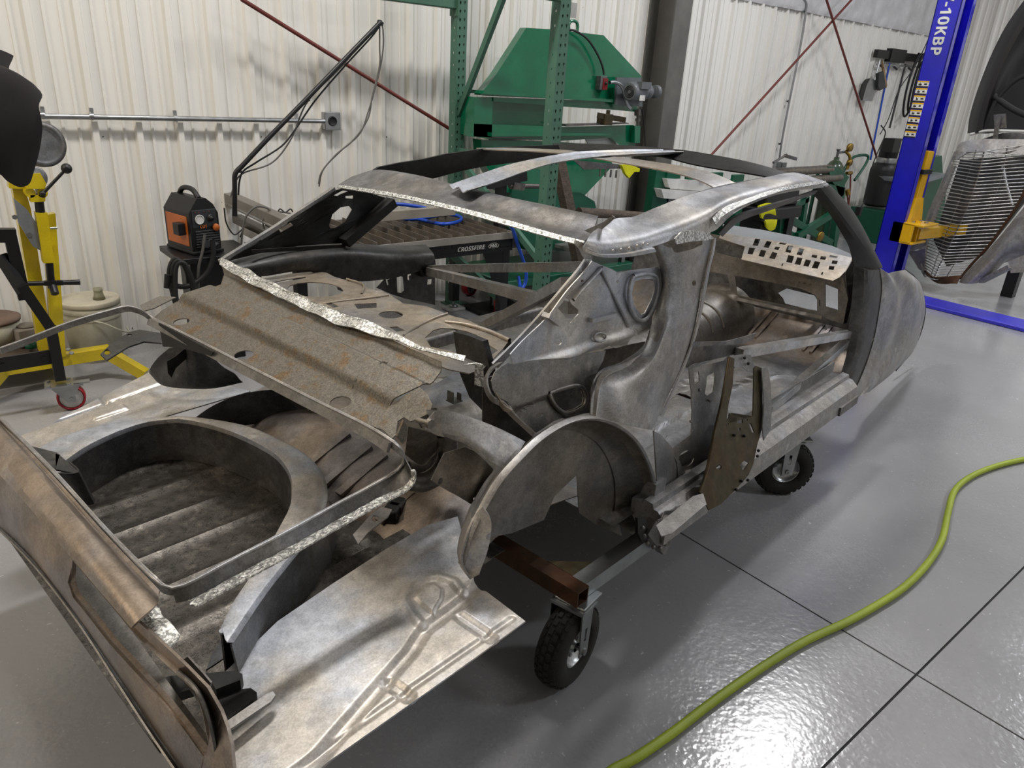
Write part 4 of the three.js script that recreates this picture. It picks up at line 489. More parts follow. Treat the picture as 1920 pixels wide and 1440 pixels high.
// --- cabin: floor, tunnel, firewall, dash, sill, hinge pillar
{
  const fr = p => 0.01 * (smooth(0.3, 0.4, Math.abs(((p.z + 3) % 0.18) / 0.18 - 0.5) * 2) - 0.5) * smooth(0.12, 0.2, Math.abs(p.z)) * smooth(1.25, 1.35, p.x) * smooth(2.75, 2.65, p.x);
  cp('cabin_floor', [sheet([[0.95, 0.40, -0.76], [2.85, 0.40, -0.76], [2.85, 0.40, 0.76], [0.95, 0.40, 0.76]], { edge: 0.05, relief: fr, holes: [[[2.003,.4,.337],[2.034,.4,.34],[2.01,.4,.418],[1.979,.4,.42]], [[1.754,.4,.425],[1.749,.4,.428],[1.745,.4,.428],[1.741,.4,.428],[1.739,.4,.426],[1.738,.4,.423],[1.74,.4,.42],[1.743,.4,.417],[1.748,.4,.415],[1.752,.4,.414],[1.756,.4,.415],[1.758,.4,.417],[1.759,.4,.419],[1.757,.4,.423]]] })], M.mid, 'ribbed cabin floor');
  const tun = []; for (const x of [1.0, 1.6, 2.2, 2.7, 3.05]) { const h = x < 2.3 ? 0.14 : 0.14 + (x - 2.3) * 0.16, w = 0.13 + Math.max(0, x - 2.3) * 0.08; tun.push(Array.from({ length: 11 }, (_, k) => { const a = Math.PI * k / 10; return [x, 0.395 + h * Math.pow(Math.sin(a), 0.6), -w * Math.cos(a)]; })); }
  cp('transmission_tunnel', [loft(tun, { nu: 20, nv: 16, flip: true }), ...[2.55, 2.65, 2.75].map(x => tube(Array.from({ length: 9 }, (_, k) => { const a = Math.PI * (0.1 + 0.8 * k / 8); return [x, 0.40 + (0.14 + (x - 2.3) * 0.16) * Math.pow(Math.sin(a), 0.6), -(0.13 + (x - 2.3) * 0.08) * Math.cos(a)]; }), 0.008, 6))], M.tan, 'rounded transmission tunnel');
  cp('toe_board', [loft([[[2.85, 0.40, -0.76], [2.85, 0.40, 0], [2.85, 0.40, 0.76]], [[2.98, 0.42, -0.76], [2.98, 0.42, 0], [2.98, 0.42, 0.76]], [[3.22, 0.52, -0.76], [3.22, 0.52, 0], [3.22, 0.52, 0.76]]], { nu: 12, nv: 10 }), ...[0.2, 0.24, 0.5, 0.54, -0.3, -0.34].map(z => bar([2.98, 0.425, z], [3.21, 0.518, z], 0.014, 0.012))], M.bronze, 'sloping toe board with pressed ribs');
  const fw = [[3.22, 0.5, -0.76], [3.22, 0.5, 0.76], [3.22, 0.86, 0.70], [3.22, 0.88, -0.70]];
  cp('firewall', [sheet(fw, { face: [-1, 0, 0], holes: [[[3.22,.627,.218],[3.22,.661,.259],[3.22,.658,.414],[3.22,.639,.433],[3.22,.577,.446],[3.22,.578,.268],[3.22,.604,.25]], [[3.22,.729,.458],[3.22,.718,.525],[3.22,.609,.55],[3.22,.613,.484]]] })], M.dull, 'firewall with open cut-outs');
  // dash face and perforated top
  cp('dash_face', [sheet([[2.98,.823,-.109],[2.98,.821,.087],[2.98,.817,.346],[2.98,.81,.569],[2.98,.835,.61],[2.98,.739,.658],[2.98,.61,.664],[2.98,.62,.553],[2.98,.613,.331],[2.98,.608,.09],[2.98,.604,-.096]], { face: [-1, 0, 0], t: 0.004, holes: [[[2.98,.715,-.1],[2.98,.722,.018],[2.98,.616,.064],[2.98,.612,-.085]], [[2.98,.726,.062],[2.98,.735,.291],[2.98,.736,.419],[2.98,.723,.496],[2.98,.705,.516],[2.98,.645,.529],[2.98,.632,.327],[2.98,.626,.093]], [[2.98,.789,.535],[2.98,.779,.6],[2.98,.674,.624],[2.98,.677,.559]], [[2.98,.702,.524],[2.98,.703,.53],[2.98,.672,.537],[2.98,.671,.531]]] }), strip([[2.97,.606,-.091],[2.97,.611,.095],[2.97,.616,.335],[2.97,.623,.557]], [[2.94,.596,-.079],[2.94,.602,.112],[2.94,.608,.35],[2.94,.616,.57]], { t: 0.006 }), ...[[2.97,.768,.408],[2.97,.769,.435],[2.97,.77,.465]].map(p => ball(p, 0.004, 6))], M.tan, 'flat dash panel face with cut-outs');
  const holes = [[[3.178,.902,.048],[3.183,.904,.076],[3.106,.88,.102],[3.101,.878,.074]], [[3.179,.903,.115],[3.178,.902,.144],[3.106,.88,.163],[3.106,.88,.133]], [[3.073,.869,.071],[3.079,.871,.102],[3.01,.85,.124],[3.005,.848,.097]], [[3.075,.87,.137],[3.075,.87,.167],[3.007,.848,.189],[3.007,.848,.159]], [[3.076,.87,.2],[3.076,.87,.229],[3.008,.849,.249],[3.007,.849,.218]], [[3.136,.889,.186],[3.14,.89,.211],[3.103,.879,.218],[3.106,.88,.193]], [[3.171,.9,.237],[3.176,.902,.264],[3.101,.878,.286],[3.101,.878,.257]], [[3.166,.899,.303],[3.165,.898,.33],[3.096,.877,.348],[3.097,.877,.32]], [[3.076,.87,.287],[3.077,.87,.318],[3.006,.848,.342],[3.005,.848,.311]], [[3.073,.869,.337],[3.073,.869,.365],[3.002,.847,.386],[3.001,.847,.358]], [[3.068,.868,.384],[3.068,.868,.412],[3.003,.847,.429],[3.003,.847,.402]], [[3.07,.868,.43],[3.07,.868,.458],[3.001,.847,.476],[2.999,.846,.447]], [[3.127,.886,.39],[3.132,.888,.415],[3.099,.877,.425],[3.099,.878,.397]], [[3.128,.887,.434],[3.134,.888,.461],[3.1,.878,.469],[3.095,.876,.444]], [[3.109,.881,.502],[3.114,.882,.527],[3.081,.872,.536],[3.076,.87,.511]], [[3.052,.863,.512],[3.057,.864,.536],[3.021,.853,.547],[3.016,.851,.523]], [[3.155,.895,.468],[3.155,.895,.509],[3.137,.889,.511],[3.134,.888,.475]], [[3.19,.906,-.093],[3.186,.905,-.051],[3.165,.898,-.05],[3.171,.9,-.088]], [[3.188,.905,.184],[3.19,.906,.221],[3.171,.9,.222],[3.169,.9,.187]], [[2.982,.84,.3],[2.985,.841,.307],[2.958,.833,.315],[2.956,.832,.311]], [[2.979,.84,.508],[2.983,.841,.514],[2.956,.833,.521],[2.953,.832,.514]]];
  cp('dash_top', [sheet([[3.172,.9,-.154],[3.174,.901,-.064],[3.193,.907,.114],[3.194,.907,.321],[3.171,.9,.574],[3.051,.862,.599],[2.965,.835,.6],[2.924,.823,.587],[2.932,.825,.365],[2.941,.828,.099],[3.075,.87,.045],[3.096,.877,-.065],[3.11,.881,-.131]], { face: [-0.3, 1, 0], holes, t: 0.004 })], M.tray, 'cream-grey perforated dash top');
  cp('cowl_top', [sheet([[3.363,.915,-.245],[3.387,.918,-.01],[3.374,.917,.23],[3.33,.911,.41],[3.262,.902,.528],[3.183,.891,.577],[3.232,.898,.308],[3.229,.897,.099],[3.196,.893,-.166]], { face: [0, 1, 0] })], M.sheetgrey, 'grey cowl top');
  cp('dash_end', sheet([[2.907,.876,.64],[2.969,.931,.64],[3.098,.769,.64],[3.118,.683,.64],[3.114,.585,.64],[3.061,.588,.64],[3.039,.725,.64]], { face: [0, 0, 1] }), M.dull);
  cp('dash_rear_panel', sheet([[3.1,.861,-.182],[3.1,.876,-.066],[3.1,.865,.034],[3.1,.799,.025],[3.1,.803,-.171]], { face: [-1, 0, 0] }), M.dull);
}
// --- A-pillar, hinge pillar, front flare
cp('windscreen_pillar', [loft([[[2.217,1.295,.66],[2.34,1.242,.665],[2.456,1.187,.67],[2.627,1.089,.68],[2.759,1.003,.69],[2.82,.928,.7]], [[2.181,1.318,.7],[2.315,1.258,.705],[2.455,1.193,.71],[2.667,1.093,.715],[2.881,.988,.72],[3.006,.895,.725]], [[2.274,1.323,.7],[2.367,1.287,.7],[2.52,1.226,.705],[2.766,1.105,.71],[2.984,.976,.72],[3.129,.884,.73]], [[2.402,1.312,.66],[2.498,1.277,.66],[2.674,1.212,.66],[2.917,1.089,.67],[3.147,.953,.68],[3.298,.86,.69]]], { nu: 24, nv: 8, t: 0.005, crease: 0.4 })], M.black, 'near-black windscreen pillar');
cp('hinge_pillar', [loft([[[2.85,.927,.69],[2.902,.762,.7],[2.919,.629,.71],[2.919,.498,.73],[2.83,.373,.75],[2.715,.294,.77]], [[2.865,.917,.735],[2.943,.765,.74],[2.962,.631,.75],[2.94,.503,.765],[2.869,.381,.78],[2.731,.314,.8]], [[2.998,.894,.74],[3.091,.768,.745],[3.116,.629,.755],[3.079,.487,.77],[2.983,.364,.785],[2.832,.308,.81]], [[3.133,.878,.73],[3.226,.757,.735],[3.248,.601,.745],[3.232,.447,.755],[3.126,.33,.77],[2.943,.293,.8]]], { nu: 30, nv: 10, t: 0.005, crease: 0.4 })], M.dark, 'front hinge pillar');
cp('front_flare', [loft([[[3.093,.89,.735],[3.195,.777,.74],[3.222,.635,.75],[3.213,.497,.76],[3.127,.376,.775],[2.947,.286,.8]], [[3.159,.865,.75],[3.339,.745,.765],[3.414,.591,.775],[3.346,.46,.785],[3.222,.348,.79],[2.988,.271,.805]], [[3.257,.843,.74],[3.502,.715,.75],[3.622,.532,.76],[3.531,.399,.77],[3.323,.312,.785],[3.05,.246,.8]], [[3.391,.836,.745],[3.685,.704,.765],[3.845,.508,.775],[3.721,.362,.79],[3.45,.286,.795],[3.098,.246,.805]], [[3.589,.809,.72],[3.977,.655,.73],[4.198,.448,.74],[4.158,.259,.75],[3.764,.201,.765],[3.227,.217,.79]], [[3.773,.777,.68],[4.252,.604,.68],[4.496,.379,.69],[4.457,.178,.7],[4.014,.127,.72],[3.388,.165,.76]]], { nu: 30, nv: 22, t: 0.004, crease: 0.5 })], M.steel, 'domed bare steel flare ahead of the hinge pillar');
cp('flare_edge', tube([[3.773,.777,.68],[4.107,.666,.68],[4.378,.518,.68],[4.553,.359,.68],[4.575,.233,.68],[4.495,.138,.68],[4.202,.06,.68]], 0.004, 6), M.black);
// --- sill
{
  const prof = [[0.872, 0.335], [0.876, 0.337], [0.876, 0.375], [0.868, 0.415], [0.84, 0.44], [0.825, 0.442], [0.82, 0.458], [0.79, 0.462], [0.785, 0.448], [0.745, 0.448], [0.745, 0.40], [0.78, 0.355], [0.868, 0.352]];
  const g = extrude(prof, 1.66).applyMatrix4(new THREE.Matrix4().makeBasis(new THREE.Vector3(0, 0, 1), new THREE.Vector3(0, 1, 0), new THREE.Vector3(1, 0, 0)).setPosition(1.06, 0, 0));
  const p = g.attributes.position, n = g.attributes.normal; // basis swap mirrors the winding: turn faces round
  for (let i = 0; i < p.count; i += 3) for (const a of [p, n, g.attributes.uv]) for (let c = 0; c < a.itemSize; c++) { const t = a.array[(i + 1) * a.itemSize + c]; a.array[(i + 1) * a.itemSize + c] = a.array[(i + 2) * a.itemSize + c]; a.array[(i + 2) * a.itemSize + c] = t; }
  cp('sill', g, M.steel, 'stepped bare steel rocker sill');
  cp('sill_front_step', box(2.5, 0.335, 0.84, 2.72, 0.375, 0.885), M.dull);
  cp('sill_inner_flange', [box(1.2, 0.44, 0.742, 2.72, 0.50, 0.747)], M.mid);
  const gl = box(1.06, 0.34, -0.87, 2.72, 0.46, -0.75, 0.02); cp('sill', gl, M.dull);
  cp('sill_torn_end', [sheet([[1.026,.436,.86],[1.079,.441,.86],[1.213,.413,.86],[1.266,.35,.86],[1.174,.32,.86],[1.119,.309,.86],[1.083,.303,.86],[1.014,.365,.86]], { face: [0, 0, 1], edge: 0.02, relief: p => 0.006 * Math.sin(p.x * 80) }), bar([[.994,.426,.85]][0], [[1.118,.291,.85]][0], 0.03, 0.05), ...[[.929,.457,.87],[.945,.422,.87],[.97,.385,.87],[1.011,.351,.87],[1.056,.325,.87],[1.083,.328,.87]].map(p => ball(p, 0.007, 6))], M.dull, 'torn rear end of the sill with drilled spot welds');
  cp('spot_weld_strip', sheet([[.92,.486,.855],[.971,.458,.855],[1.001,.378,.855],[.969,.378,.855],[.933,.429,.855]], { face: [0, 0, 1], t: 0.01 }), M.black);
  cp('sill_cross_angle', [box(1.1, 0.42, 0.6, 1.16, 0.5, 0.8), sheet([[.951,.47,.899],[1.179,.47,.889],[1.217,.47,.902],[1.168,.47,.941],[.951,.47,.952],[.916,.47,.939]], {})], M.steel);
}
// --- quarter structure in front of the wheelhouse: perforated inner panel and rust-brown lock plate
cp('lock_pillar_inner', [sheet([[1.38,.786,.704],[1.435,.782,.705],[1.618,.76,.71],[1.65,.768,.708],[1.623,.676,.731],[1.576,.613,.747],[1.538,.528,.768],[1.501,.444,.789],[1.426,.335,.816],[1.348,.345,.814],[1.272,.425,.794],[1.267,.506,.773],[1.231,.557,.761],[1.299,.571,.757],[1.348,.576,.756],[1.378,.648,.738],[1.39,.708,.723]], { face: [0, 0, 1], edge: 0.04, relief: p => 0.008 * Math.sin(p.y * 24) * Math.sin(p.x * 20), holes: [[[1.479,.739,.715],[1.538,.74,.715],[1.522,.674,.732],[1.481,.671,.732],[1.461,.684,.729]], [[1.408,.769,.708],[1.436,.766,.709],[1.435,.732,.717],[1.41,.726,.719]], [[1.377,.484,.779],[1.37,.474,.782],[1.355,.469,.783],[1.334,.47,.783],[1.312,.477,.781],[1.293,.489,.778],[1.281,.503,.774],[1.278,.517,.771],[1.285,.527,.768],[1.299,.532,.767],[1.32,.531,.767],[1.342,.524,.769],[1.361,.513,.772],[1.374,.498,.775]], [[1.321,.459,.785],[1.362,.454,.786],[1.346,.434,.792],[1.325,.434,.792]], [[1.299,.45,.788],[1.298,.446,.788],[1.295,.444,.789],[1.291,.444,.789],[1.286,.446,.789],[1.283,.449,.788],[1.28,.453,.787],[1.28,.457,.786],[1.281,.46,.785],[1.284,.462,.784],[1.289,.463,.784],[1.293,.461,.785],[1.297,.458,.785],[1.299,.454,.786]], [[1.324,.429,.793],[1.358,.42,.795],[1.346,.41,.798]], [[1.242,.425,.794],[1.241,.422,.794],[1.238,.421,.795],[1.234,.421,.795],[1.229,.422,.794],[1.226,.425,.794],[1.224,.428,.793],[1.223,.432,.792],[1.225,.434,.791],[1.227,.436,.791],[1.231,.436,.791],[1.236,.434,.791],[1.239,.431,.792],[1.241,.428,.793]]] }), ...[[1.43,.706,.729],[1.492,.652,.742],[1.359,.619,.75],[1.361,.586,.758]].map(p => ball(p, 0.005, 6))], M.mid, 'perforated inner pillar panel');
cp('lock_pillar_plate', [sheet([[1.597,.788,.734],[1.63,.774,.74],[1.583,.701,.772],[1.525,.645,.796],[1.49,.602,.815],[1.535,.618,.808],[1.674,.57,.828],[1.754,.715,.765],[1.772,.719,.764],[1.809,.703,.771],[1.759,.585,.822],[1.726,.52,.85],[1.66,.474,.87],[1.608,.428,.89],[1.56,.405,.9],[1.449,.389,.907],[1.348,.38,.911],[1.272,.387,.908],[1.24,.451,.88],[1.312,.502,.858],[1.403,.592,.819],[1.478,.657,.791],[1.538,.72,.764]], { face: [0, 0, 1], t: 0.004, holes: [[[1.563,.593,.819],[1.599,.585,.822],[1.595,.568,.829],[1.555,.577,.825]], [[1.633,.554,.835],[1.649,.554,.836],[1.661,.518,.851],[1.642,.523,.849]], [[1.571,.553,.836],[1.569,.552,.837],[1.566,.551,.837],[1.561,.551,.837],[1.556,.552,.836],[1.552,.555,.835],[1.55,.557,.834],[1.55,.559,.833],[1.552,.561,.832],[1.556,.562,.832],[1.561,.562,.832],[1.565,.56,.833],[1.569,.558,.834],[1.571,.556,.835]], [[1.514,.452,.88],[1.552,.456,.878],[1.577,.439,.885],[1.529,.426,.891]], [[1.399,.481,.867],[1.396,.478,.868],[1.39,.477,.869],[1.383,.478,.869],[1.376,.48,.868],[1.37,.483,.866],[1.367,.487,.864],[1.367,.491,.863],[1.37,.494,.862],[1.376,.495,.861],[1.383,.494,.861],[1.39,.492,.862],[1.395,.489,.864],[1.399,.485,.866]], [[1.511,.622,.806],[1.521,.62,.807],[1.499,.589,.82],[1.489,.594,.818]], [[1.632,.569,.829],[1.63,.568,.829],[1.628,.567,.83],[1.625,.568,.83],[1.621,.568,.829],[1.619,.57,.829],[1.617,.571,.828],[1.617,.573,.827],[1.619,.574,.827],[1.621,.575,.826],[1.624,.575,.827],[1.628,.574,.827],[1.63,.572,.828],[1.632,.571,.828]]] }), tube([[1.586,.789,.74],[1.528,.724,.768],[1.468,.661,.795],[1.394,.596,.823],[1.303,.506,.862],[1.232,.456,.884]], 0.006, 6)], M.rusty, 'rust-brown lock pillar plate');
cp('lock_pillar_crest', [sheet([[1.604,.786,.732],[1.688,.776,.737],[1.754,.759,.744],[1.763,.724,.759],[1.798,.705,.767],[1.788,.685,.776],[1.708,.714,.763],[1.677,.735,.754],[1.624,.743,.751]], { face: [0, 0, 1] }), sheet([[1.78,.71,.783],[1.827,.707,.784],[1.825,.648,.81],[1.795,.571,.843],[1.754,.508,.871],[1.687,.488,.879],[1.7,.532,.86],[1.744,.594,.833],[1.769,.67,.8]], { face: [0, 0, 1], t: 0.004 })], M.mid);
const lpb = cp('lock_pillar_bolts', [...[[1.69,.765,.75],[1.708,.742,.76],[1.827,.686,.784],[1.792,.562,.838],[1.512,.553,.842],[1.577,.532,.851],[1.536,.397,.91],[1.448,.395,.911],[1.496,.407,.905],[1.65,.461,.882],[1.635,.447,.888]]].map(p => ball(p, 0.006, 6)), M.black); lpb.userData.kind = 'stuff';
cp('window_regulator_rail', [loft([[[1.333,.888,.7],[1.441,.868,.7],[1.619,.831,.7],[1.716,.815,.69],[1.931,.787,.67]], [[1.355,.868,.7],[1.465,.848,.7],[1.633,.814,.7],[1.733,.791,.69],[1.869,.769,.68]]], { nu: 14, nv: 1, t: 0.006 }), sheet([[1.392,.858,.68],[1.779,.778,.68],[1.806,.74,.68],[1.708,.746,.68],[1.45,.78,.68],[1.409,.775,.68],[1.376,.83,.68]], { face: [0, 0, 1] })], M.dull, 'bent rail below the quarter window');
cp('quarter_shelf_inner', [loft([[[1.437,.762,.66],[1.603,.757,.66],[1.833,.739,.66]], [[1.692,.667,.56],[1.857,.667,.56],[2.088,.652,.56]]], { nu: 8, nv: 2 })], M.mid);
// --- temporary cross braces of square tube
cp('door_brace', bar([[1.748,.755,.7]][0], [[2.952,.579,.71]][0], 0.034, 0.034), M.bright, 'bright square tube across the door opening');
cp('door_brace', bar([[2.037,.456,.74]][0], [[2.935,.538,.71]][0], 0.034, 0.034), M.bright, 'bright diagonal square tube in the door opening');
cp('cabin_brace', bar([[1.376,.844,-.6]][0], [[.834,1.074,.62]][0], 0.034, 0.034), M.steel, 'square tube running across the cabin');
cp('cabin_brace', bar([[1.375,.851,-.6]][0], [[1.039,1.133,.5]][0], 0.03, 0.03), M.steel, 'square tube running across the cabin');
cp('cabin_brace', bar([[1.232,.679,-.2]][0], [[.794,1.149,.62]][0], 0.03, 0.03), M.steel, 'square tube running across the cabin');
cp('brace_bracket', [box(-0.03, -0.025, -0.02, 0.03, 0.025, 0.02)].map(g => g.translate(...[[1.358,.853,-.59]][0])), M.black);

// ---------------------------------------------------------------- dolly under the car
const dolly = thing('car_dolly', 'rusty square-tube dolly on pneumatic caster wheels under the car body', 'dolly', [0.4203, 0, 2.9906], 0.13963);
{
  const y0 = 0.3, y1 = 0.333, zR = 0.80, xR = 0.715, xF = 2.28, s = 0.05;
  const hollow = (a, b) => { const { m, L } = frameOf(a, b); const h = 0.025, w = 0.021; return extrude([[-h, -h], [h, -h], [h, h], [-h, h]], L, [[[-w, -w], [-w, w], [w, w], [w, -w]]]).translate(0, 0, -L / 2).applyMatrix4(m); };
  const yc = 0.308;
  part('cross_beam', hollow([xR, yc, -0.83], [xR, yc, 0.835]), M.rustbeam, dolly, 'dark rusty square tube');
  part('cross_beam', hollow([xF, yc, -0.83], [xF, yc, 0.835]), M.rustbeam, dolly);
  part('side_beam', hollow([xR + 0.025, yc, 0.80], [xF - 0.025, yc, 0.80]), M.zinc, dolly, 'grey square tube');
  part('side_beam', hollow([xR + 0.025, yc, -0.80], [xF - 0.025, yc, -0.80]), M.zinc, dolly);
  const gus = sheet([[xR + 0.025, yc + 0.026, 0.775], [xR + 0.12, yc + 0.026, 0.775], [xR + 0.025, yc + 0.026, 0.68]], {}); part('gusset', gus, M.rusty, dolly);
  function caster(x, z, turn, name) {
    const c = new THREE.Group(); c.name = 'caster'; c.position.set(x, 0, z); c.rotation.y = turn; dolly.add(c);
    const R = 0.128, yw = R, ox = -0.035;
    const tire = lathe([[0.06, -0.035], [0.085, -0.043], [0.112, -0.041], [0.124, -0.026], [0.128, 0], [0.124, 0.026], [0.112, 0.041], [0.085, 0.043], [0.06, 0.035], [0.06, -0.035]], 40).rotateX(Math.PI / 2).translate(ox, yw, 0);
    const lugs = []; for (let k = 0; k < 30; k++) for (const [dz, w, sh] of [[-0.027, 0.013, 0], [-0.009, 0.014, 0.5], [0.009, 0.014, 0], [0.027, 0.013, 0.5]]) { const a = (k + sh) / 30 * Math.PI * 2; const r = Math.abs(dz) > 0.02 ? 0.1235 : 0.1285; lugs.push(new RoundedBoxGeometry(0.017, 0.006, w, 1, 0.0015).rotateX(dz * 14).translate(0, r, dz).rotateZ(a).translate(ox, yw, 0)); }
    part('tire', [tire, ...lugs], M.tread, c, 'black knobbly pneumatic tyre');
    part('rim', [lathe([[0.015, -0.03], [0.02, -0.012], [0.05, -0.008], [0.056, -0.032], [0.066, -0.036], [0.066, 0.036], [0.056, 0.032], [0.05, 0.008], [0.02, 0.012], [0.015, 0.03]], 28).rotateX(Math.PI / 2).translate(ox, yw, 0), ...[0, 1, 2, 3].map(k => hexBolt([ox + 0.036 * Math.cos(k * 1.57), yw + 0.036 * Math.sin(k * 1.57), 0.01], [0, 0, 1], 0.007, 0.012))], M.zinc, c);
    part('fork', [extrude([[-0.022, 0], [0.022, 0], [0.026, 0.06], [0.03, 0.155], [-0.03, 0.155], [-0.026, 0.06]], 0.004, [[[-0.006, 0.05], [-0.006, 0.095], [0.006, 0.095], [0.006, 0.05]]]).translate(ox, yw - 0.012, 0.05), extrude([[-0.022, 0], [0.022, 0], [0.03, 0.155], [-0.03, 0.155]], 0.004).translate(ox, yw - 0.012, -0.054), box(ox - 0.03, 0.266, -0.055, ox + 0.05, 0.274, 0.055), hexBolt([ox, yw, 0.054], [0, 0, 1], 0.012, 0.012), rod([ox, yw, -0.06], [ox, yw, 0.06], 0.006)], M.zinc, c);
    part('mounting_plate', [box(-0.05, 0.274, -0.05, 0.05, 0.282, 0.05, 0.003)], M.zinc, c);
  }
  caster(xR + 0.03, 0.80, 0.12); caster(xF, 0.80, -0.8); caster(xR, -0.80, 0.3); caster(xF, -0.80, 0.2);
}

// ---------------------------------------------------------------- things along the back wall, left to right
const font = await new FontLoader().loadAsync('fonts/droid/droid_sans_bold.typeface.json');
function text(str, size, depth = 0.002) { const g = new TextGeometry(str, { font, size, depth, curveSegments: 4 }); g.computeBoundingBox(); const b = g.boundingBox; return g.translate(-(b.min.x + b.max.x) / 2, -(b.min.y + b.max.y) / 2, 0); }
const slab = (pts, t, face = [0, 0, 1]) => sheet(pts, { face, t });
const W1 = (a) => a[0];

{ // yellow English wheel
  const e = thing('english_wheel', 'yellow sheet-metal English wheel with a large grey steel wheel', 'metal wheel machine');
  const Z = 0.62;
  part('column', [slab([[.406,1.046,.64],[.451,1.062,.64],[.463,.927,.64],[.44,.215,.64],[.38,.206,.64],[.399,.809,.64]], 0.08)], M.yellow, e);
  part('column_brace', [slab([[.397,.99,.7],[.439,.938,.7],[.47,.866,.7],[.462,.738,.7],[.435,.761,.7],[.396,.876,.7]], 0.03)], M.sheetgrey, e, 'grey painted brace plate');
  part('lower_post', [slab([[.505,.897,.66],[.558,.904,.66],[.488,.174,.66],[.426,.174,.66]], 0.05)], M.yellow, e);
  part('screw_housing', [slab([[.47,.922,.72],[.518,.919,.72],[.507,.678,.72],[.462,.68,.72]], 0.06)], M.yellow, e);
  part('screw', [rod(W1([[.495,.977,.7]]), W1([[.491,.91,.7]]), 0.02), rod(W1([[.489,.683,.7]]), W1([[.478,.55,.7]]), 0.017)], M.blackPaint, e, 'black adjuster screw');
  part('yoke', [slab([[.463,1.102,.73],[.518,1.103,.73],[.534,1.054,.73],[.524,1.032,.73],[.452,1.035,.73],[.451,1.057,.73]], 0.07), slab([[.462,1.004,.72],[.525,1.004,.72],[.517,.972,.72],[.459,.972,.72]], 0.06), rod(W1([[.464,1.014,.72]]), off(W1([[.464,1.014,.72]]), [0, 0, -0.07]), 0.022), rod(W1([[.513,1.012,.72]]), off(W1([[.513,1.012,.72]]), [0, 0, -0.07]), 0.022)], M.yellow, e);
  const aw = W1([[.495,1.08,.7]]);
  part('anvil_wheel', along(lathe([[0, -0.02], [0.045, -0.02], [0.052, -0.012], [0.052, 0.012], [0.045, 0.02], [0, 0.02]], 28), aw, off(aw, [0.25, 0, 1])), M.steel, e);
  const bw = W1([[.564,1.216,.55]]);
  part('upper_wheel', along(lathe([[0, -0.025], [0.075, -0.02], [0.082, -0.03], [0.104, -0.03], [0.108, 0], [0.104, 0.03], [0.082, 0.03], [0.075, 0.02], [0, 0.025]], 36), bw, off(bw, [0.25, 0, 1])), M.mid, e, 'large grey steel wheel');
  part('upper_arm', [bar(W1([[.43,1.026,.62]]), W1([[.47,1.375,.62]]), 0.08, 0.08), bar(W1([[.445,1.367,.62]]), W1([[.555,1.328,.62]]), 0.06, 0.06)], M.yellow, e);
  part('wheel_bracket', slab([[.567,1.361,.62],[.577,1.356,.62],[.547,1.203,.62],[.517,1.204,.62],[.541,1.294,.62]], 0.03), M.yellow, e);
  const l0 = W1([[.51,1.012,.74]]), l1 = W1([[.626,1.123,.74]]);
  part('lever', [rod(l0, l1, 0.008, 0.007), ball(l0, 0.014), ball(l1, 0.024)], M.plastic, e, 'black lever with ball knob');
  const t0 = W1([[.381,.589,.72]]), t1 = W1([[.601,.57,.72]]), tc = W1([[.482,.563,.72]]);
  part('turn_handle', [rod(t0, lerp3(t0, t1, 0.3), 0.012), rod(lerp3(t0, t1, 0.66), t1, 0.012, 0.014), bar(lerp3(t0, t1, 0.3), lerp3(t0, t1, 0.66), 0.022, 0.022), rod(tc, off(tc, [0, -0.03, 0.03]), 0.018), hexBolt(off(tc, [0, -0.03, 0.03]), [0, -0.3, 1], 0.008)], M.plastic, e, 'black turn handle');
  const bl = [[.227,.133,.66],[.454,.145,.66],[.664,.165,.66]], y0 = 0.15;
  part('base_beam', [bar([0.2, y0, 0.62], [0.70, y0, 0.62], 0.07, 0.06)], M.yellow, e);
  part('foot', bar([0.68, y0, 0.62], W1([[.829,.03,.745]]), 0.05, 0.055), M.yellow, e); part('foot', bar([0.22, y0, 0.62], [0.05, 0.03, 0.75], 0.05, 0.055), M.yellow, e); part('foot', bar([0.45, y0, 0.6], [0.45, 0.03, 0.12], 0.05, 0.055), M.yellow, e);
  part('bolts', [hexBolt(W1([[.503,.209,.66]]), [0, 1, 0.3], 0.012), hexBolt(W1([[.512,.194,.68]]), [0, 1, 0.3], 0.012), hexBolt(W1([[.386,.904,.7]]), [0, 0, 1], 0.012), hexBolt(W1([[.429,.818,.7]]), [0, 0, 1], 0.012), rod(W1([[.519,.842,.7]]), off(W1([[.519,.842,.7]]), [0.03, 0, 0]), 0.006)], M.zinc, e).userData.kind = 'stuff';
}
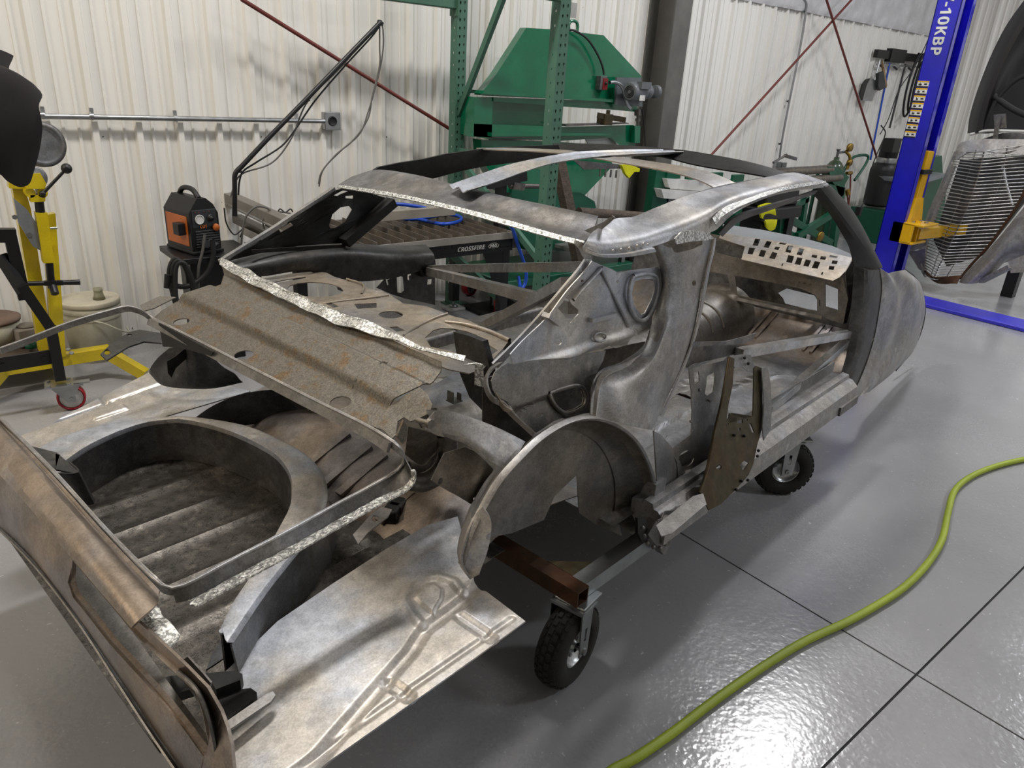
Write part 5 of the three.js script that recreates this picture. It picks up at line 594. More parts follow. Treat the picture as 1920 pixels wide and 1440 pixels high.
{ // black die cart with a braked caster
  const c = thing('die_cart', 'black steel cart frame with a red-wheeled caster beside the yellow wheel machine', 'cart');
  part('leg', [bar(W1([[.336,.638,.93]]), W1([[.419,.411,.93]]), 0.045, 0.045), bar(W1([[.417,.427,.93]]), W1([[.411,.161,.95]]), 0.045, 0.045)], M.blackPaint, c);
  part('leg', [bar(W1([[.343,.844,.8]]), W1([[.348,.539,.8]]), 0.05, 0.05), bar(W1([[.29,.755,.8]]), W1([[.345,.584,.85]]), 0.04, 0.04)], M.blackPaint, c);
  part('upper_rail', [bar(W1([[.188,.854,.8]]), W1([[.367,.84,.8]]), 0.05, 0.06)], M.blackPaint, c);
  part('side_rail', [bar(W1([[.028,.276,.93]]), W1([[.404,.278,.93]]), 0.012, 0.07), hexBolt(W1([[.199,.279,.94]]), [0, 0, 1], 0.008), hexBolt(W1([[.363,.281,.94]]), [0, 0, 1], 0.008)], M.blackPaint, c);
  part('shelf', slab([[.014,.17,.558],[.44,.17,.565],[.457,.17,.362],[.439,.17,-.079],[.066,.17,-.175]], 0.01, [0, 1, 0]), M.wood, c, 'dusty shelf');
  const k = new THREE.Group(); k.name = 'caster'; const cc = W1([[.443,0,.952]]); k.position.set(cc[0], 0, cc[2]); k.rotation.y = -0.15; c.add(k);
  part('wheel', [lathe([[0.052, -0.02], [0.062, -0.022], [0.0635, 0], [0.062, 0.022], [0.052, 0.02], [0.052, -0.02]], 30).rotateX(Math.PI / 2).translate(0, 0.064, 0)], M.redWheel, k, 'red polyurethane tyre');
  part('hub', [lathe([[0, -0.022], [0.02, -0.022], [0.022, -0.014], [0.05, -0.012], [0.052, -0.018], [0.052, 0.018], [0.05, 0.012], [0.022, 0.014], [0.02, 0.022], [0, 0.022]], 24).rotateX(Math.PI / 2).translate(0, 0.064, 0)], M.white, k);
  part('fork', [extrude([[0.015, 0.045], [-0.02, 0.05], [-0.075, 0.13], [-0.02, 0.14], [0.02, 0.075]], 0.004).translate(0, 0, 0.028), extrude([[0.015, 0.045], [-0.02, 0.05], [-0.075, 0.13], [-0.02, 0.14], [0.02, 0.075]], 0.004).translate(0, 0, -0.032), extrude([[-0.01, 0.1], [0.02, 0.085], [0.05, 0.14], [-0.02, 0.145]], 0.003).translate(0, 0, 0.033), hexBolt([0, 0.064, 0.033], [0, 0, 1], 0.011)], M.zinc, k);
  part('top_plate', [box(-0.1, 0.138, -0.05, 0.02, 0.145, 0.05), ...[[-0.085, 0.035], [-0.085, -0.035], [0, 0.035], [0, -0.035]].map(([x, z]) => hexBolt([x, 0.145, z], [0, 1, 0], 0.01, 0.012))], M.galv, k);
  part('brake_pedal', [box(-0.01, 0.132, -0.018, 0.09, 0.14, 0.018), box(0.03, 0.12, -0.014, 0.06, 0.13, 0.014)], M.galv, k);
}
{ // what lies on the cart
  const y = 0.18;
  const p1 = W1([[.305,.3,.306]]);
  const b2 = thing('dusty_pail', 'squat pail with a dusty brown lid on the cart shelf', 'pail', [p1[0] - 0.09, y, p1[2] - 0.03]);
  part('body', lathe([[0, 0], [0.13, 0], [0.14, 0.12], [0, 0.12]], 28), M.bucket, b2); part('lid', lathe([[0, 0.12], [0.145, 0.12], [0.148, 0.135], [0.13, 0.142], [0, 0.142]], 28), paint(0x8a7466, 0.8), b2, 'dusty brown lid');
  const p2 = W1([[.331,.31,.324]]); single('tape_roll', [lathe([[0.018, 0], [0.028, 0], [0.028, 0.022], [0.018, 0.022], [0.018, 0]], 20).translate(p2[0] + 0.03, 0.19, p2[2] + 0.16)], M.greenDark, 'small dark green ring lying among dusty parts on the cart', 'ring');
  const p3 = W1([[.27,.2,.333]]); const an = thing('anvil_roller', 'shiny dusty steel roller lying on the cart shelf', 'roller', [p3[0], 0.215, p3[2]], 0.5);
  part('roller', lathe([[0, -0.05], [0.02, -0.05], [0.034, -0.03], [0.037, 0], [0.034, 0.03], [0.02, 0.05], [0, 0.05]], 24).rotateZ(Math.PI / 2), M.steel, an); part('shaft', rod([-0.08, 0, 0], [0.08, 0, 0], 0.01), M.steel, an);
  const p4 = W1([[.371,.2,.361]]); const dc = thing('die_crate', 'pale dusty box of steel dies on the cart shelf', 'box', [p4[0], y, p4[2]], 0.3);
  part('body', box(-0.07, 0, -0.06, 0.07, 0.09, 0.06, 0.005), paint(0xa59c93, 0.85), dc); part('die', [lathe([[0, 0.09], [0.045, 0.09], [0.045, 0.1], [0, 0.1]], 20).translate(0.0, 0, 0)], paint(0x8f867c, 0.8), dc); part('die', lathe([[0, 0.09], [0.02, 0.09], [0.02, 0.12], [0, 0.12]], 14).translate(0.05, 0, 0.03), M.dull, dc);
}
{ // bucket
  const b = thing('plastic_bucket', 'white plastic bucket with a dusty lid and a pouring spout standing against the wall', 'bucket', [0.70, 0, 0.24]);
  part('body', lathe([[0, 0], [0.13, 0], [0.15, 0.25], [0.153, 0.25], [0.153, 0.27], [0.15, 0.27], [0.15, 0.29], [0.157, 0.29], [0.157, 0.315], [0.152, 0.315], [0.152, 0.33], [0, 0.33]], 40), M.bucket, b);
  part('lid', lathe([[0, 0.342], [0.135, 0.342], [0.138, 0.352], [0.152, 0.352], [0.158, 0.345], [0.158, 0.325], [0.152, 0.325], [0, 0.33]], 40), paint(0xd6cfba, 0.6), b, 'dusty cream lid');
  part('spout', [lathe([[0, 0], [0.032, 0], [0.026, 0.02], [0.022, 0.045], [0.024, 0.045], [0.024, 0.062], [0, 0.062]], 18).translate(0.05, 0.345, 0.02)], paint(0x9c9a80, 0.6), b);
  part('handle', tube([[-0.02, 0.26, 0.158], [0.03, 0.24, 0.165], [0.1, 0.19, 0.16], [0.16, 0.15, 0.1], [0.17, 0.15, 0.0]], 0.005, 8), M.bucket, b);
}
{ // black work cloth in the top left corner, draped over the arm of the machine
  const rows = [[[.326,1.619,.9],[.397,1.618,.9],[.432,1.608,.9],[.453,1.599,.9],[.468,1.59,.9]], [[.307,1.543,.95],[.369,1.543,.95],[.413,1.533,.95],[.43,1.525,.95],[.439,1.52,.95]], [[.288,1.465,1],[.407,1.53,1],[.45,1.512,1],[.492,1.483,1],[.52,1.448,1]], [[.263,1.345,1.02],[.377,1.377,1.02],[.443,1.378,1.02],[.49,1.379,1.02],[.519,1.401,1.02]], [[.241,1.219,1],[.357,1.249,1],[.411,1.238,1],[.452,1.227,1],[.488,1.281,1]], [[.227,1.13,.97],[.341,1.144,.97],[.369,1.108,.97],[.401,1.089,.97],[.432,1.135,.97]]];
  single('work_jacket', loft(rows, { nu: 24, nv: 26, t: 0.03 }), M.cloth, 'charcoal black work cloth hanging over the yellow machine', 'cloth');
}
{ // electrical conduit with outlet box
  const c = thing('wall_conduit', 'galvanised conduit running level along the wall to an outlet', 'conduit');
  const y = 1.2, a = W1([[.638,1.315,.06]]), b = W1([[2.28,1.306,.06]]);
  part('pipe', rod([-1.5, a[1], 0.06], [b[0], b[1], 0.06], 0.0145, 0.0145, 16), M.galv, c);
  for (const q of [[.67,1.315,.06],[1.342,1.309,.06],[.903,1.314,.06],[2.094,1.307,.06]]) part('strap', [box(q[0] - 0.01, q[1] - 0.02, 0.02, q[0] + 0.01, q[1] + 0.042, 0.03), along(new THREE.CylinderGeometry(0.017, 0.017, 0.02, 14), off(q, [-0.01, 0, 0]), off(q, [1, 0, 0]))], M.galv, c);
  const o = W1([[2.324,1.308,.08]]);
  const ob = thing('outlet_box', 'grey metal box with a round black welder outlet on the wall', 'outlet', [o[0], o[1], 0.02]);
  part('box', box(-0.055, -0.055, 0, 0.055, 0.055, 0.05, 0.004), M.galv, ob); part('cover', box(-0.05, -0.058, 0.05, 0.06, 0.055, 0.056, 0.004), M.galv, ob);
  part('receptacle', [lathe([[0, 0], [0.032, 0], [0.03, 0.008], [0.024, 0.008], [0.022, 0.003], [0, 0.003]], 24).rotateX(Math.PI / 2).translate(0, 0, 0.056)], M.plastic, ob, 'round black receptacle');
  part('screws', [[-0.04, -0.045], [0.05, -0.045], [-0.04, 0.045], [0.05, 0.045]].map(([x, y]) => hexBolt([x, y, 0.056], [0, 0, 1], 0.005, 0.003)), M.zinc, ob).userData.kind = 'stuff';
}
single('wall_brace_rod', rod(W1([[1.718,1.966,.22]]), W1([[3.253,1.238,.22]]), 0.0125), M.redOxide, 'red oxide brace rod running down the wall behind the green rack', 'brace rod');
single('wall_brace_rod', rod(W1([[8.511,2.722,.22]]), W1([[6.27,1.004,.22]]), 0.0125), M.redOxide, 'red brace rod sloping down behind the car roof from the upper wall', 'brace rod');
single('wall_brace_rod', rod(W1([[7.782,2.644,.24]]), W1([[10.09,.736,.24]]), 0.0125), M.redOxide, 'dark brown brace rod crossing down towards the black tank', 'brace rod');
{ // conduit on the right part of the wall
  const c = thing('vertical_conduit', 'thin grey conduit running up the white wall beside the brace rods', 'conduit');
  const pts = [[7.69,2.597,.07],[7.777,2.536,.07],[7.793,2.467,.07],[7.813,2.12,.07],[7.802,1.584,.07],[7.804,1.134,.07],[7.822,.96,.07]]; part('pipe', tube(pts, 0.012, 10, 60), M.galv, c);
  const q = pts[6]; part('junction_box', box(q[0] - 0.04, q[1] - 0.14, 0.03, q[0] + 0.06, q[1] - 0.02, 0.07, 0.005), M.galv, c); part('junction_box', box(q[0] + 0.09, q[1] - 0.15, 0.03, q[0] + 0.18, q[1] - 0.03, 0.07, 0.005), M.galv, c);
  for (const s of [2, 4, 5]) part('strap', box(pts[s][0] - 0.03, pts[s][1] - 0.01, 0.045, pts[s][0] + 0.03, pts[s][1] + 0.01, 0.058), M.galv, c);
}
// ---------------------------------------------------------------- CNC plasma table
{
  const t = thing('plasma_table', 'plasma cutting table with upright steel slats and a pale front rail', 'cutting table');
  const x0 = 1.58, x1 = 3.1, z0 = 0.3, z1 = 1.1, y1 = 0.70, y0 = 0.655;
  part('front_rail', [box(x0, y0, z1 - 0.006, x1, y1, z1, 0.002)], paint(0xa8a39a, 0.45), t, 'pale grey front rail'); part('back_rail', box(x0, y0, z0, x1, y1, z0 + 0.006), paint(0xa8a39a, 0.45), t);
  part('side_rail', box(x1 - 0.006, y0, z0, x1, y1, z1), paint(0xa8a39a, 0.45), t); part('side_rail', box(x0, y0, z0, x0 + 0.006, y1, z1), paint(0xa8a39a, 0.45), t);
  part('tray', box(x0 + 0.006, 0.60, z0 + 0.006, x1 - 0.006, 0.605, z1 - 0.006), M.black, t);
  const slatMat = metal('steel', 0xa89f93, 0.5, 0.5), sl = box(-0.002, 0.63, z0 + 0.008, 0.002, 0.715, z1 - 0.008);
  for (let i = 0; i < 17; i++) { const m = part('slat', sl.clone().translate(x0 + 0.06 + i * 0.088, 0, 0), slatMat, t); }
  part('apron', [box(x0, 0.575, z1 - 0.02, x1, y0, z1 - 0.008)], M.blackPaint, t, 'black apron with white lettering');
  part('lettering', [text('CROSSFIRE', 0.03, 0.001).applyMatrix4(new THREE.Matrix4().makeShear(0, 0, 0.2, 0, 0, 0)).translate(2.76, 0.618, z1 - 0.0085), text('PRO', 0.021, 0.001).translate(2.94, 0.618, z1 - 0.0085)], M.white, t, 'white lettering');
  part('lettering_frame', extrude(circ(2.94, 0.618, 0.042, 24, 0.02), 0.001, [circ(2.94, 0.618, 0.039, 24, 0.017).reverse()]).translate(0, 0, z1 - 0.0085), M.white, t);
  for (const [x, z] of [[x1 - 0.03, z1 - 0.06], [x1 - 0.03, z0 + 0.17], [x0 + 0.04, z1 - 0.06], [x0 + 0.04, z0 + 0.05]]) {
    const lg = part('leg', box(x - 0.03, 0.07, z - 0.03, x + 0.03, 0.6, z + 0.03, 0.003), M.blackPaint, t);
    part('levelling_foot', [rod([x, 0.02, z], [x, 0.08, z], 0.009), lathe([[0, 0], [0.035, 0], [0.03, 0.014], [0.012, 0.022], [0, 0.022]], 16).translate(x, 0.018, z)], M.zinc, lg); part('pad', box(x - 0.07, 0, z - 0.06, x + 0.07, 0.018, z + 0.06, 0.004), M.white, lg, 'white foot pad');
  }
  part('leg_gusset', [slab([[x1 - 0.24, 0.6, z1 - 0.03], [x1 - 0.06, 0.6, z1 - 0.03], [x1 - 0.06, 0.2, z1 - 0.03], [x1 - 0.16, 0.42, z1 - 0.03]], 0.004)], M.blackPaint, t); part('corner_bracket', [box(x1, 0.58, z1 - 0.05, x1 + 0.07, 0.69, z1 - 0.04), ...[[0.02, 0.61], [0.05, 0.61], [0.02, 0.66], [0.05, 0.66]].map(([a, b]) => hexBolt([x1 + a, b, z1 - 0.04], [0, 0, 1], 0.009))], M.blackPaint, t);
  part('leg_brace', bar([x1 - 0.05, 0.42, z0 + 0.17], [x1 - 0.03, 0.22, z1 - 0.06], 0.03, 0.06), M.rackGreen, t, 'grey-green lower brace');
  // gantry beams
  part('gantry_beam', [bar(W1([[1.62,.826,.008]]), W1([[1.62,.814,1.061]]), 0.075, 0.075, [0, 1, 0], 0.004)], paint(0x8b8379, 0.35, { metalness: 0.5 }), t, 'long grey gantry tube');
  part('gantry_lower_beam', bar(off(W1([[1.62,.826,.008]]), [0.02, -0.12, 0.05]), off(W1([[1.62,.814,1.061]]), [0.02, -0.12, 0]), 0.06, 0.05), paint(0x6a645c, 0.4, { metalness: 0.5 }), t);
  const gb = W1([[1.6,.803,-.018]]); part('gantry_end_plate', [box(gb[0] - 0.045, gb[1] - 0.06, gb[2], gb[0] + 0.05, gb[1] + 0.045, gb[2] + 0.012, 0.002)], M.redPaint, t, 'dark red end plate');
  part('drive_screw', [rod(off(gb, [-0.01, 0, 0.01]), off(W1([[1.58,.785,1.01]]), [0, 0, 0]), 0.008), lathe([[0, 0], [0.022, 0], [0.018, 0.014], [0, 0.014]], 16).rotateX(Math.PI / 2).translate(gb[0] - 0.01, gb[1], gb[2] + 0.012)], M.steel, t); part('gantry_post', box(gb[0] - 0.02, 0.6, gb[2] - 0.03, gb[0] + 0.05, gb[1] - 0.05, gb[2] + 0.01), M.galv, t);
  part('drive_motor', box(gb[0] + 0.1, gb[1] - 0.26, gb[2] + 0.25, gb[0] + 0.2, gb[1] - 0.15, gb[2] + 0.36, 0.008), M.plastic, t, 'black drive motor');
  part('cross_rail', [bar(W1([[2.209,.795,.75]]), W1([[2.851,.799,.75]]), 0.05, 0.055)], paint(0xa39c90, 0.4), t, 'pale grey cross rail');
}
{ // orange plasma cutter on a shelf
  const p = thing('plasma_cutter', 'orange and black plasma cutter with gauge and control knob', 'plasma cutter', [[1.23,.662,.62]][0], 0.22);
  part('shell', [extrude([[-0.085, 0], [0.085, 0], [0.085, 0.2], [0.06, 0.25], [0.02, 0.285], [-0.03, 0.285], [-0.085, 0.21]], 0.26).translate(0, 0, -0.19), box(-0.09, -0.012, -0.2, 0.09, 0.006, 0.09, 0.005)], M.plastic, p);
  part('side_panel', [box(-0.0885, 0.03, -0.17, -0.084, 0.19, 0.045, 0.002)], M.orange, p, 'orange side panel');
  part('control_panel', box(-0.07, 0.13, 0.068, 0.07, 0.225, 0.074, 0.003), paint(0x33363a, 0.4), p);
  part('gauge', [lathe([[0, 0], [0.026, 0], [0.026, 0.006], [0.022, 0.006], [0.022, 0.003], [0, 0.003]], 24).rotateX(Math.PI / 2).translate(-0.03, 0.175, 0.074)], M.white, p); part('knob', [lathe([[0, 0], [0.022, 0], [0.02, 0.004], [0.012, 0.005], [0.011, 0.022], [0, 0.022]], 20).rotateX(Math.PI / 2).translate(0.035, 0.178, 0.074)], M.plastic, p); part('orange_knob', [lathe([[0, 0], [0.02, 0], [0.019, 0.012], [0, 0.014]], 20).rotateX(Math.PI / 2).translate(0.06, 0.125, 0.074)], M.orange, p);
  part('indicator', [[-0.05], [-0.03], [0.0], [0.03]].map(([x]) => ball([x, 0.212, 0.075], 0.003, 6)), M.redPaint, p).userData.kind = 'stuff';
  for (let i = 0; i < 7; i++) part('louver', box(-0.06, 0.022 + i * 0.014, 0.07, 0.075, 0.03 + i * 0.014, 0.078, 0.002), M.plasticGrey, p);
  part('top_handle', [tube([[0, 0.27, -0.17], [0, 0.315, -0.12], [0, 0.32, -0.02], [0, 0.28, 0.04]], 0.014, 8)], M.plastic, p); part('lettering', text('CUT', 0.016, 0.001).translate(-0.01, 0.135, 0.0745), M.orange, p);
  part('torch_plug', [rod([-0.02, 0.045, 0.07], [-0.02, 0.045, 0.11], 0.02), rod([0.02, 0.05, 0.07], [0.03, 0.03, 0.13], 0.017)], M.plasticGrey, p); part('control_pod', box(-0.13, 0.09, -0.03, -0.09, 0.155, 0.03, 0.004), M.plastic, p);
  const s = thing('cutter_shelf', 'black bracket shelf carrying the orange cutter', 'shelf');
  const q = [[1.23,.662,.62]][0]; part('shelf_plate', box(q[0] - 0.16, q[1] - 0.045, q[2] - 0.22, q[0] + 0.26, q[1] - 0.014, q[2] + 0.16, 0.004), M.blackPaint, s); part('shelf_support', [box(q[0] - 0.08, 0.0, q[2] - 0.15, q[0] + 0.18, q[1] - 0.045, q[2] + 0.05, 0.004)], M.blackPaint, s, 'black cabinet below');
  const h = thing('torch_hose', 'thick black torch hose coiled beside the orange cutter', 'hose');
  const co = []; for (let k = 0; k <= 60; k++) { const a = k / 60 * Math.PI * 2 * 3; co.push([q[0] - 0.17 + 0.045 * Math.cos(a) * (1 + 0.1 * Math.sin(k)), q[1] - 0.16 + 0.15 * Math.sin(a), q[2] + 0.12 + 0.004 * k * 0.6 + 0.02 * Math.cos(a)]); }
  part('coil', tube(co, 0.011, 8, 240), M.cable, h); part('lead', tube([...[[1.213,.771,.78],[1.193,.686,.78],[1.164,.601,.78],[1.145,.47,.78]]], 0.008, 8), M.cableGrey, h); part('lead', tube([...[[1.243,.743,.8],[1.239,.657,.8],[1.187,.559,.8],[1.084,.507,.8],[1.031,.519,.8],[1.015,.565,.8]]], 0.014, 8), M.cable, h); part('connector', rod(...[[.998,.581,.8],[.982,.511,.8]], 0.018, 0.014), M.plastic, h);
}
{ // cable boom
  const b = thing('cable_boom', 'bent black tube boom rising from the table, carrying thin cables', 'boom');
  part('tube', tube([[1.435,.829,.62],[1.444,.926,.62],[1.451,1.005,.62],[1.455,1.048,.62],[1.466,1.071,.62],[1.495,1.096,.62],[1.652,1.24,.62],[1.92,1.478,.62],[2.197,1.727,.62],[2.386,1.896,.62]], 0.0135, 10, 120), M.blackPaint, b);
  part('cable', tube([[1.473,.94,.6],[1.486,1.016,.6],[1.509,1.067,.6],[1.588,1.115,.6],[1.752,1.209,.6],[1.827,1.288,.6],[1.96,1.45,.6],[2.171,1.66,.6],[2.35,1.829,.6],[2.401,1.89,.6]], 0.005, 6, 90), M.cable, b); part('cable', tube([[1.427,.93,.6],[1.475,1.031,.6],[1.511,1.059,.6],[1.681,1.113,.6],[1.801,1.238,.6],[1.911,1.44,.6],[2.136,1.643,.6],[2.401,1.89,.6],[2.417,1.819,.6],[2.405,1.702,.6],[2.362,1.552,.6],[2.305,1.398,.6],[2.247,1.275,.6],[2.118,1.176,.6],[1.991,1.06,.6],[1.963,.968,.6]], 0.0045, 6, 160), M.cableGrey, b); part('cable', tube([[2.393,1.88,.6],[2.391,1.76,.6],[2.39,1.672,.6],[2.336,1.49,.6],[2.304,1.362,.6],[2.191,1.228,.6],[2.082,1.152,.6],[1.98,1.045,.6],[1.96,.983,.6]], 0.0045, 6, 120), M.cableGrey, b);
  part('end_clamp', [ball(W1([[2.397,1.898,.6]]), 0.014, 10), bar(W1([[2.379,1.902,.6]]), W1([[2.415,1.888,.6]]), 0.012, 0.02)], M.plastic, b); part('cable_tie', [W1([[1.907,1.454,.61]]), W1([[1.487,1.069,.61]])].map(p => lathe([[0.016, -0.004], [0.02, -0.004], [0.02, 0.004], [0.016, 0.004]], 12).translate(...p)), M.plastic, b).userData.kind = 'stuff';
  const lo = thing('loose_cables', 'thin grey wires looping over the gantry tube', 'cables');
  part('wire', tube([[1.443,.669,.66],[1.46,.759,.66],[1.487,.832,.66],[1.546,.88,.66],[1.608,.87,.66],[1.643,.838,.66]], 0.006, 6), M.cableGrey, lo); part('wire', tube([[1.583,.75,.66],[1.581,.805,.66],[1.605,.834,.66],[1.669,.845,.66],[1.749,.831,.66]], 0.005, 6), M.cableGrey, lo); part('wire', tube([[1.367,.884,.66],[1.373,.795,.66],[1.412,.732,.66],[1.46,.759,.66],[1.441,.715,.66]], 0.004, 6), M.cable, lo); part('wire', tube([[1.669,.836,.66],[1.686,.86,.66],[1.717,.839,.66],[1.751,.856,.66],[1.766,.83,.66]], 0.004, 6), M.cable, lo);
}
{ // blue air hose
  const h = thing('blue_air_hose', 'bright blue hose lying over the table slats and hanging at its corner', 'hose');
  part('coil', tube([...[[2.526,.82,.5],[2.629,.808,.5],[2.8,.769,.5],[2.68,.74,.5]], ...[[2.631,.725,.391],[2.679,.725,.623],[2.729,.725,.805],[2.886,.725,.766],[2.999,.725,.618],[2.968,.725,.517],[2.757,.725,.569],[2.622,.725,.58],[2.568,.725,.496]]], 0.012, 8, 90), M.blueHose, h);
  part('drop', tube([...[[3.055,.744,1.12],[3.075,.714,1.12],[3.107,.648,1.12],[3.162,.535,1.12],[3.208,.438,1.12],[3.211,.344,1.12],[3.181,.302,1.12]], ...[[3.248,.349,1]]], 0.012, 8, 60), M.blueHose, h);
}

{ // green pallet rack frame: two perforated posts, braces, top beams
  const r = thing('pallet_rack', 'grey-green pallet rack frame with teardrop-punched posts and rusty top beams', 'rack');
  const X = 3.14, H = 2.6;
  const tear = (cx, cy, s) => [[cx - s, cy + s * 0.2], [cx - s * 0.7, cy + s], [cx, cy + s * 1.3], [cx + s * 0.7, cy + s], [cx + s, cy + s * 0.2], [cx + s * 0.3, cy - s * 1.6], [cx - s * 0.3, cy - s * 1.6]];
  function post(z, front) {
    const holes = []; for (let y = 0.1; y < H - 0.05; y += 0.0508) { holes.push(tear(-0.018, y, 0.007)); holes.push(tear(0.018, y + 0.004, 0.007)); }
    const sq = []; for (let y = 0.1; y < H - 0.05; y += 0.0508 * 1.5) sq.push([[-0.004, y - 0.006], [0.004, y - 0.006], [0.004, y + 0.006], [-0.004, y + 0.006]]);
    const face = extrude([[-0.04, 0], [0.04, 0], [0.04, H], [-0.04, H]], 0.003, holes), side = extrude([[-0.035, 0], [0.035, 0], [0.035, H], [-0.035, H]], 0.003, sq);
    // punched face looks into the shop, plain flanges to either side
    const m = part('post', [face.clone().translate(X, 0, z + 0.035), side.clone().rotateY(Math.PI / 2).translate(X - 0.04, 0, z), side.clone().rotateY(Math.PI / 2).translate(X + 0.037, 0, z), box(X - 0.04, 0, z - 0.038, X - 0.02, H, z - 0.035), box(X + 0.02, 0, z - 0.038, X + 0.04, H, z - 0.035)], M.rackGreen, r);
    part('base_plate', box(X - 0.06, 0, z - 0.07, X + 0.1, 0.008, z + 0.07), M.rackGreen, m);
  }
  post(0.35); post(1.36);
  const zb = 0.37, zf = 1.33;
  part('brace', bar([X, 1.14, zb], [X, 1.14, zf], 0.03, 0.04), M.rackGreen, r); part('brace', bar([X, 1.38, zb], [X, 2.2, zf - 0.45], 0.03, 0.04), M.rackGreen, r, 'diagonal brace'); part('brace', bar([X, 1.1, zb], [X, 0.55, zf], 0.03, 0.04), M.rackGreen, r); part('brace', bar([X, 0.3, zb], [X, 0.3, zf], 0.03, 0.04), M.rackGreen, r);
  part('beam', [box(2.0, 2.04, 0.33, X - 0.04, 2.13, 0.39, 0.006), box(X - 0.05, 2.0, 0.31, X - 0.042, 2.15, 0.41)], paint(0x4c7a62, 0.6), r, 'rust-stained shelf beam'); part('beam', [box(2.5, 2.05, 1.36, X - 0.045, 2.14, 1.41, 0.006)], paint(0x53795c, 0.6), r);
  part('safety_tag', box(X + 0.07, 1.98, 1.36, X + 0.12, 2.06, 1.365, 0.004), M.white, r);
}
{ // big green power hammer (planishing frame)
  const h = thing('power_hammer', 'large glossy green C-frame power hammer with a grey electric motor', 'power hammer');
  const F = 0.55;
  part('upper_frame', slab([[3.565,1.965,.55],[3.802,1.974,.55],[4.324,1.976,.55],[4.791,1.718,.55],[4.847,1.487,.55],[4.501,1.518,.55],[3.243,1.517,.55],[3.188,1.522,.55],[3.318,1.655,.55]], 0.07), M.green, h, 'glossy green upper plate');
  part('upper_flange', [slab([[3.185,1.551,.6],[4.446,1.534,.6],[4.462,1.512,.6],[3.173,1.53,.6]], 0.14), slab([[3.296,1.512,.56],[4.772,1.518,.56],[4.785,1.445,.56],[4.501,1.455,.56],[3.969,1.466,.56],[3.298,1.485,.56]], 0.1)], M.green, h);
  part('throat', [slab([[3.144,1.507,.55],[3.299,1.512,.55],[3.306,1.231,.55],[3.146,1.256,.55]], 0.16), slab([[3.376,1.509,.45],[3.888,1.495,.45],[3.898,1.221,.45],[3.373,1.222,.45]], 0.02)], M.green, h);
  part('lower_arm', [slab([[3.142,1.336,.55],[3.951,1.322,.55],[4.769,1.345,.55],[4.812,1.178,.55],[4.629,1.187,.55],[4.513,1.245,.55],[3.962,1.222,.55],[3.132,1.252,.55]], 0.1), slab([[3.264,1.282,.6],[4.456,1.282,.6],[4.464,1.266,.6],[3.266,1.257,.6]], 0.14)], M.green, h);
  part('lower_frame', slab([[3.234,1.228,.52],[3.88,1.216,.52],[4.279,1.195,.52],[4.534,1.11,.52],[4.611,1.025,.52],[4.292,.78,.52],[4.214,.775,.52],[3.44,.86,.52],[3.255,1.091,.52]], 0.1), M.green, h);
  part('pedestal', slab([[3.522,.898,.54],[4.249,.819,.54],[4.412,.743,.54],[4.439,.689,.54],[4.18,.662,.54],[4.199,.355,.54],[3.72,.4,.54],[3.542,.621,.54]], 0.2), M.greenDark, h); part('base', box(3.3, 0.2, 0.15, 4.7, 0.26, 0.8, 0.01), M.greenDark, h);
  part('lower_shelf', [box(4.0, 0.4, 0.2, 4.7, 0.43, 0.78, 0.004), box(4.6, 0.26, 0.7, 4.64, 0.6, 0.74), box(4.04, 0.26, 0.7, 4.08, 0.6, 0.74)], paint(0x7a7a78, 0.5), h, 'grey lower shelf');
  for (const [p, turn] of [[[[3.292,0,.726]][0], 0.9], [[[4.356,0,.232]][0], -0.3], [[3.4, 0, 0.22], 0.3], [[4.6, 0, 0.7], 0]]) {
    const k = new THREE.Group(); k.name = 'caster'; k.position.set(p[0], 0, p[2]); k.rotation.y = turn; h.add(k);
    part('tire', lathe([[0.06, -0.026], [0.076, -0.028], [0.08, 0], [0.076, 0.028], [0.06, 0.026], [0.06, -0.026]], 30).rotateX(Math.PI / 2).translate(0, 0.08, 0), M.redWheel, k, 'red tyre'); part('hub', lathe([[0, -0.025], [0.02, -0.028], [0.025, -0.012], [0.055, -0.012], [0.06, -0.02], [0.06, 0.02], [0.055, 0.012], [0.025, 0.012], [0.02, 0.028], [0, 0.025]], 24).rotateX(Math.PI / 2).translate(0, 0.08, 0), M.dull, k); part('fork', [box(-0.025, 0.07, 0.032, 0.025, 0.19, 0.037), box(-0.025, 0.07, -0.037, 0.025, 0.19, -0.032), box(-0.05, 0.188, -0.045, 0.05, 0.2, 0.045)], M.zinc, k);
  }
  part('anvil_post', slab([[4.727,1.341,.6],[4.798,1.341,.6],[4.816,1.208,.6],[4.751,1.208,.6]], 0.08), M.green, h); part('ram', [rod(W1([[4.777,1.462,.57]]), W1([[4.8,1.339,.57]]), 0.012), rod(W1([[4.777,1.466,.57]]), W1([[4.785,1.421,.57]]), 0.03), rod(W1([[4.789,1.397,.57]]), W1([[4.793,1.376,.57]]), 0.022)], M.dull, h, 'steel ram and die');
  part('lifting_ring', tube([[3.992,1.972,.53],[3.976,2.013,.53],[3.989,2.038,.53],[4.02,2.048,.53],[4.053,2.04,.53],[4.067,2.013,.53],[4.062,1.971,.53]], 0.012, 8), M.green, h);
  const mo = W1([[4.558,1.597,.7]]);
  part('motor_mount', slab([[4.442,1.692,.62],[4.722,1.701,.62],[4.774,1.489,.62],[4.461,1.497,.62]], 0.02), M.motor, h);
  const m0 = W1([[4.488,1.596,.72]]), m1 = W1([[4.831,1.606,.68]]);
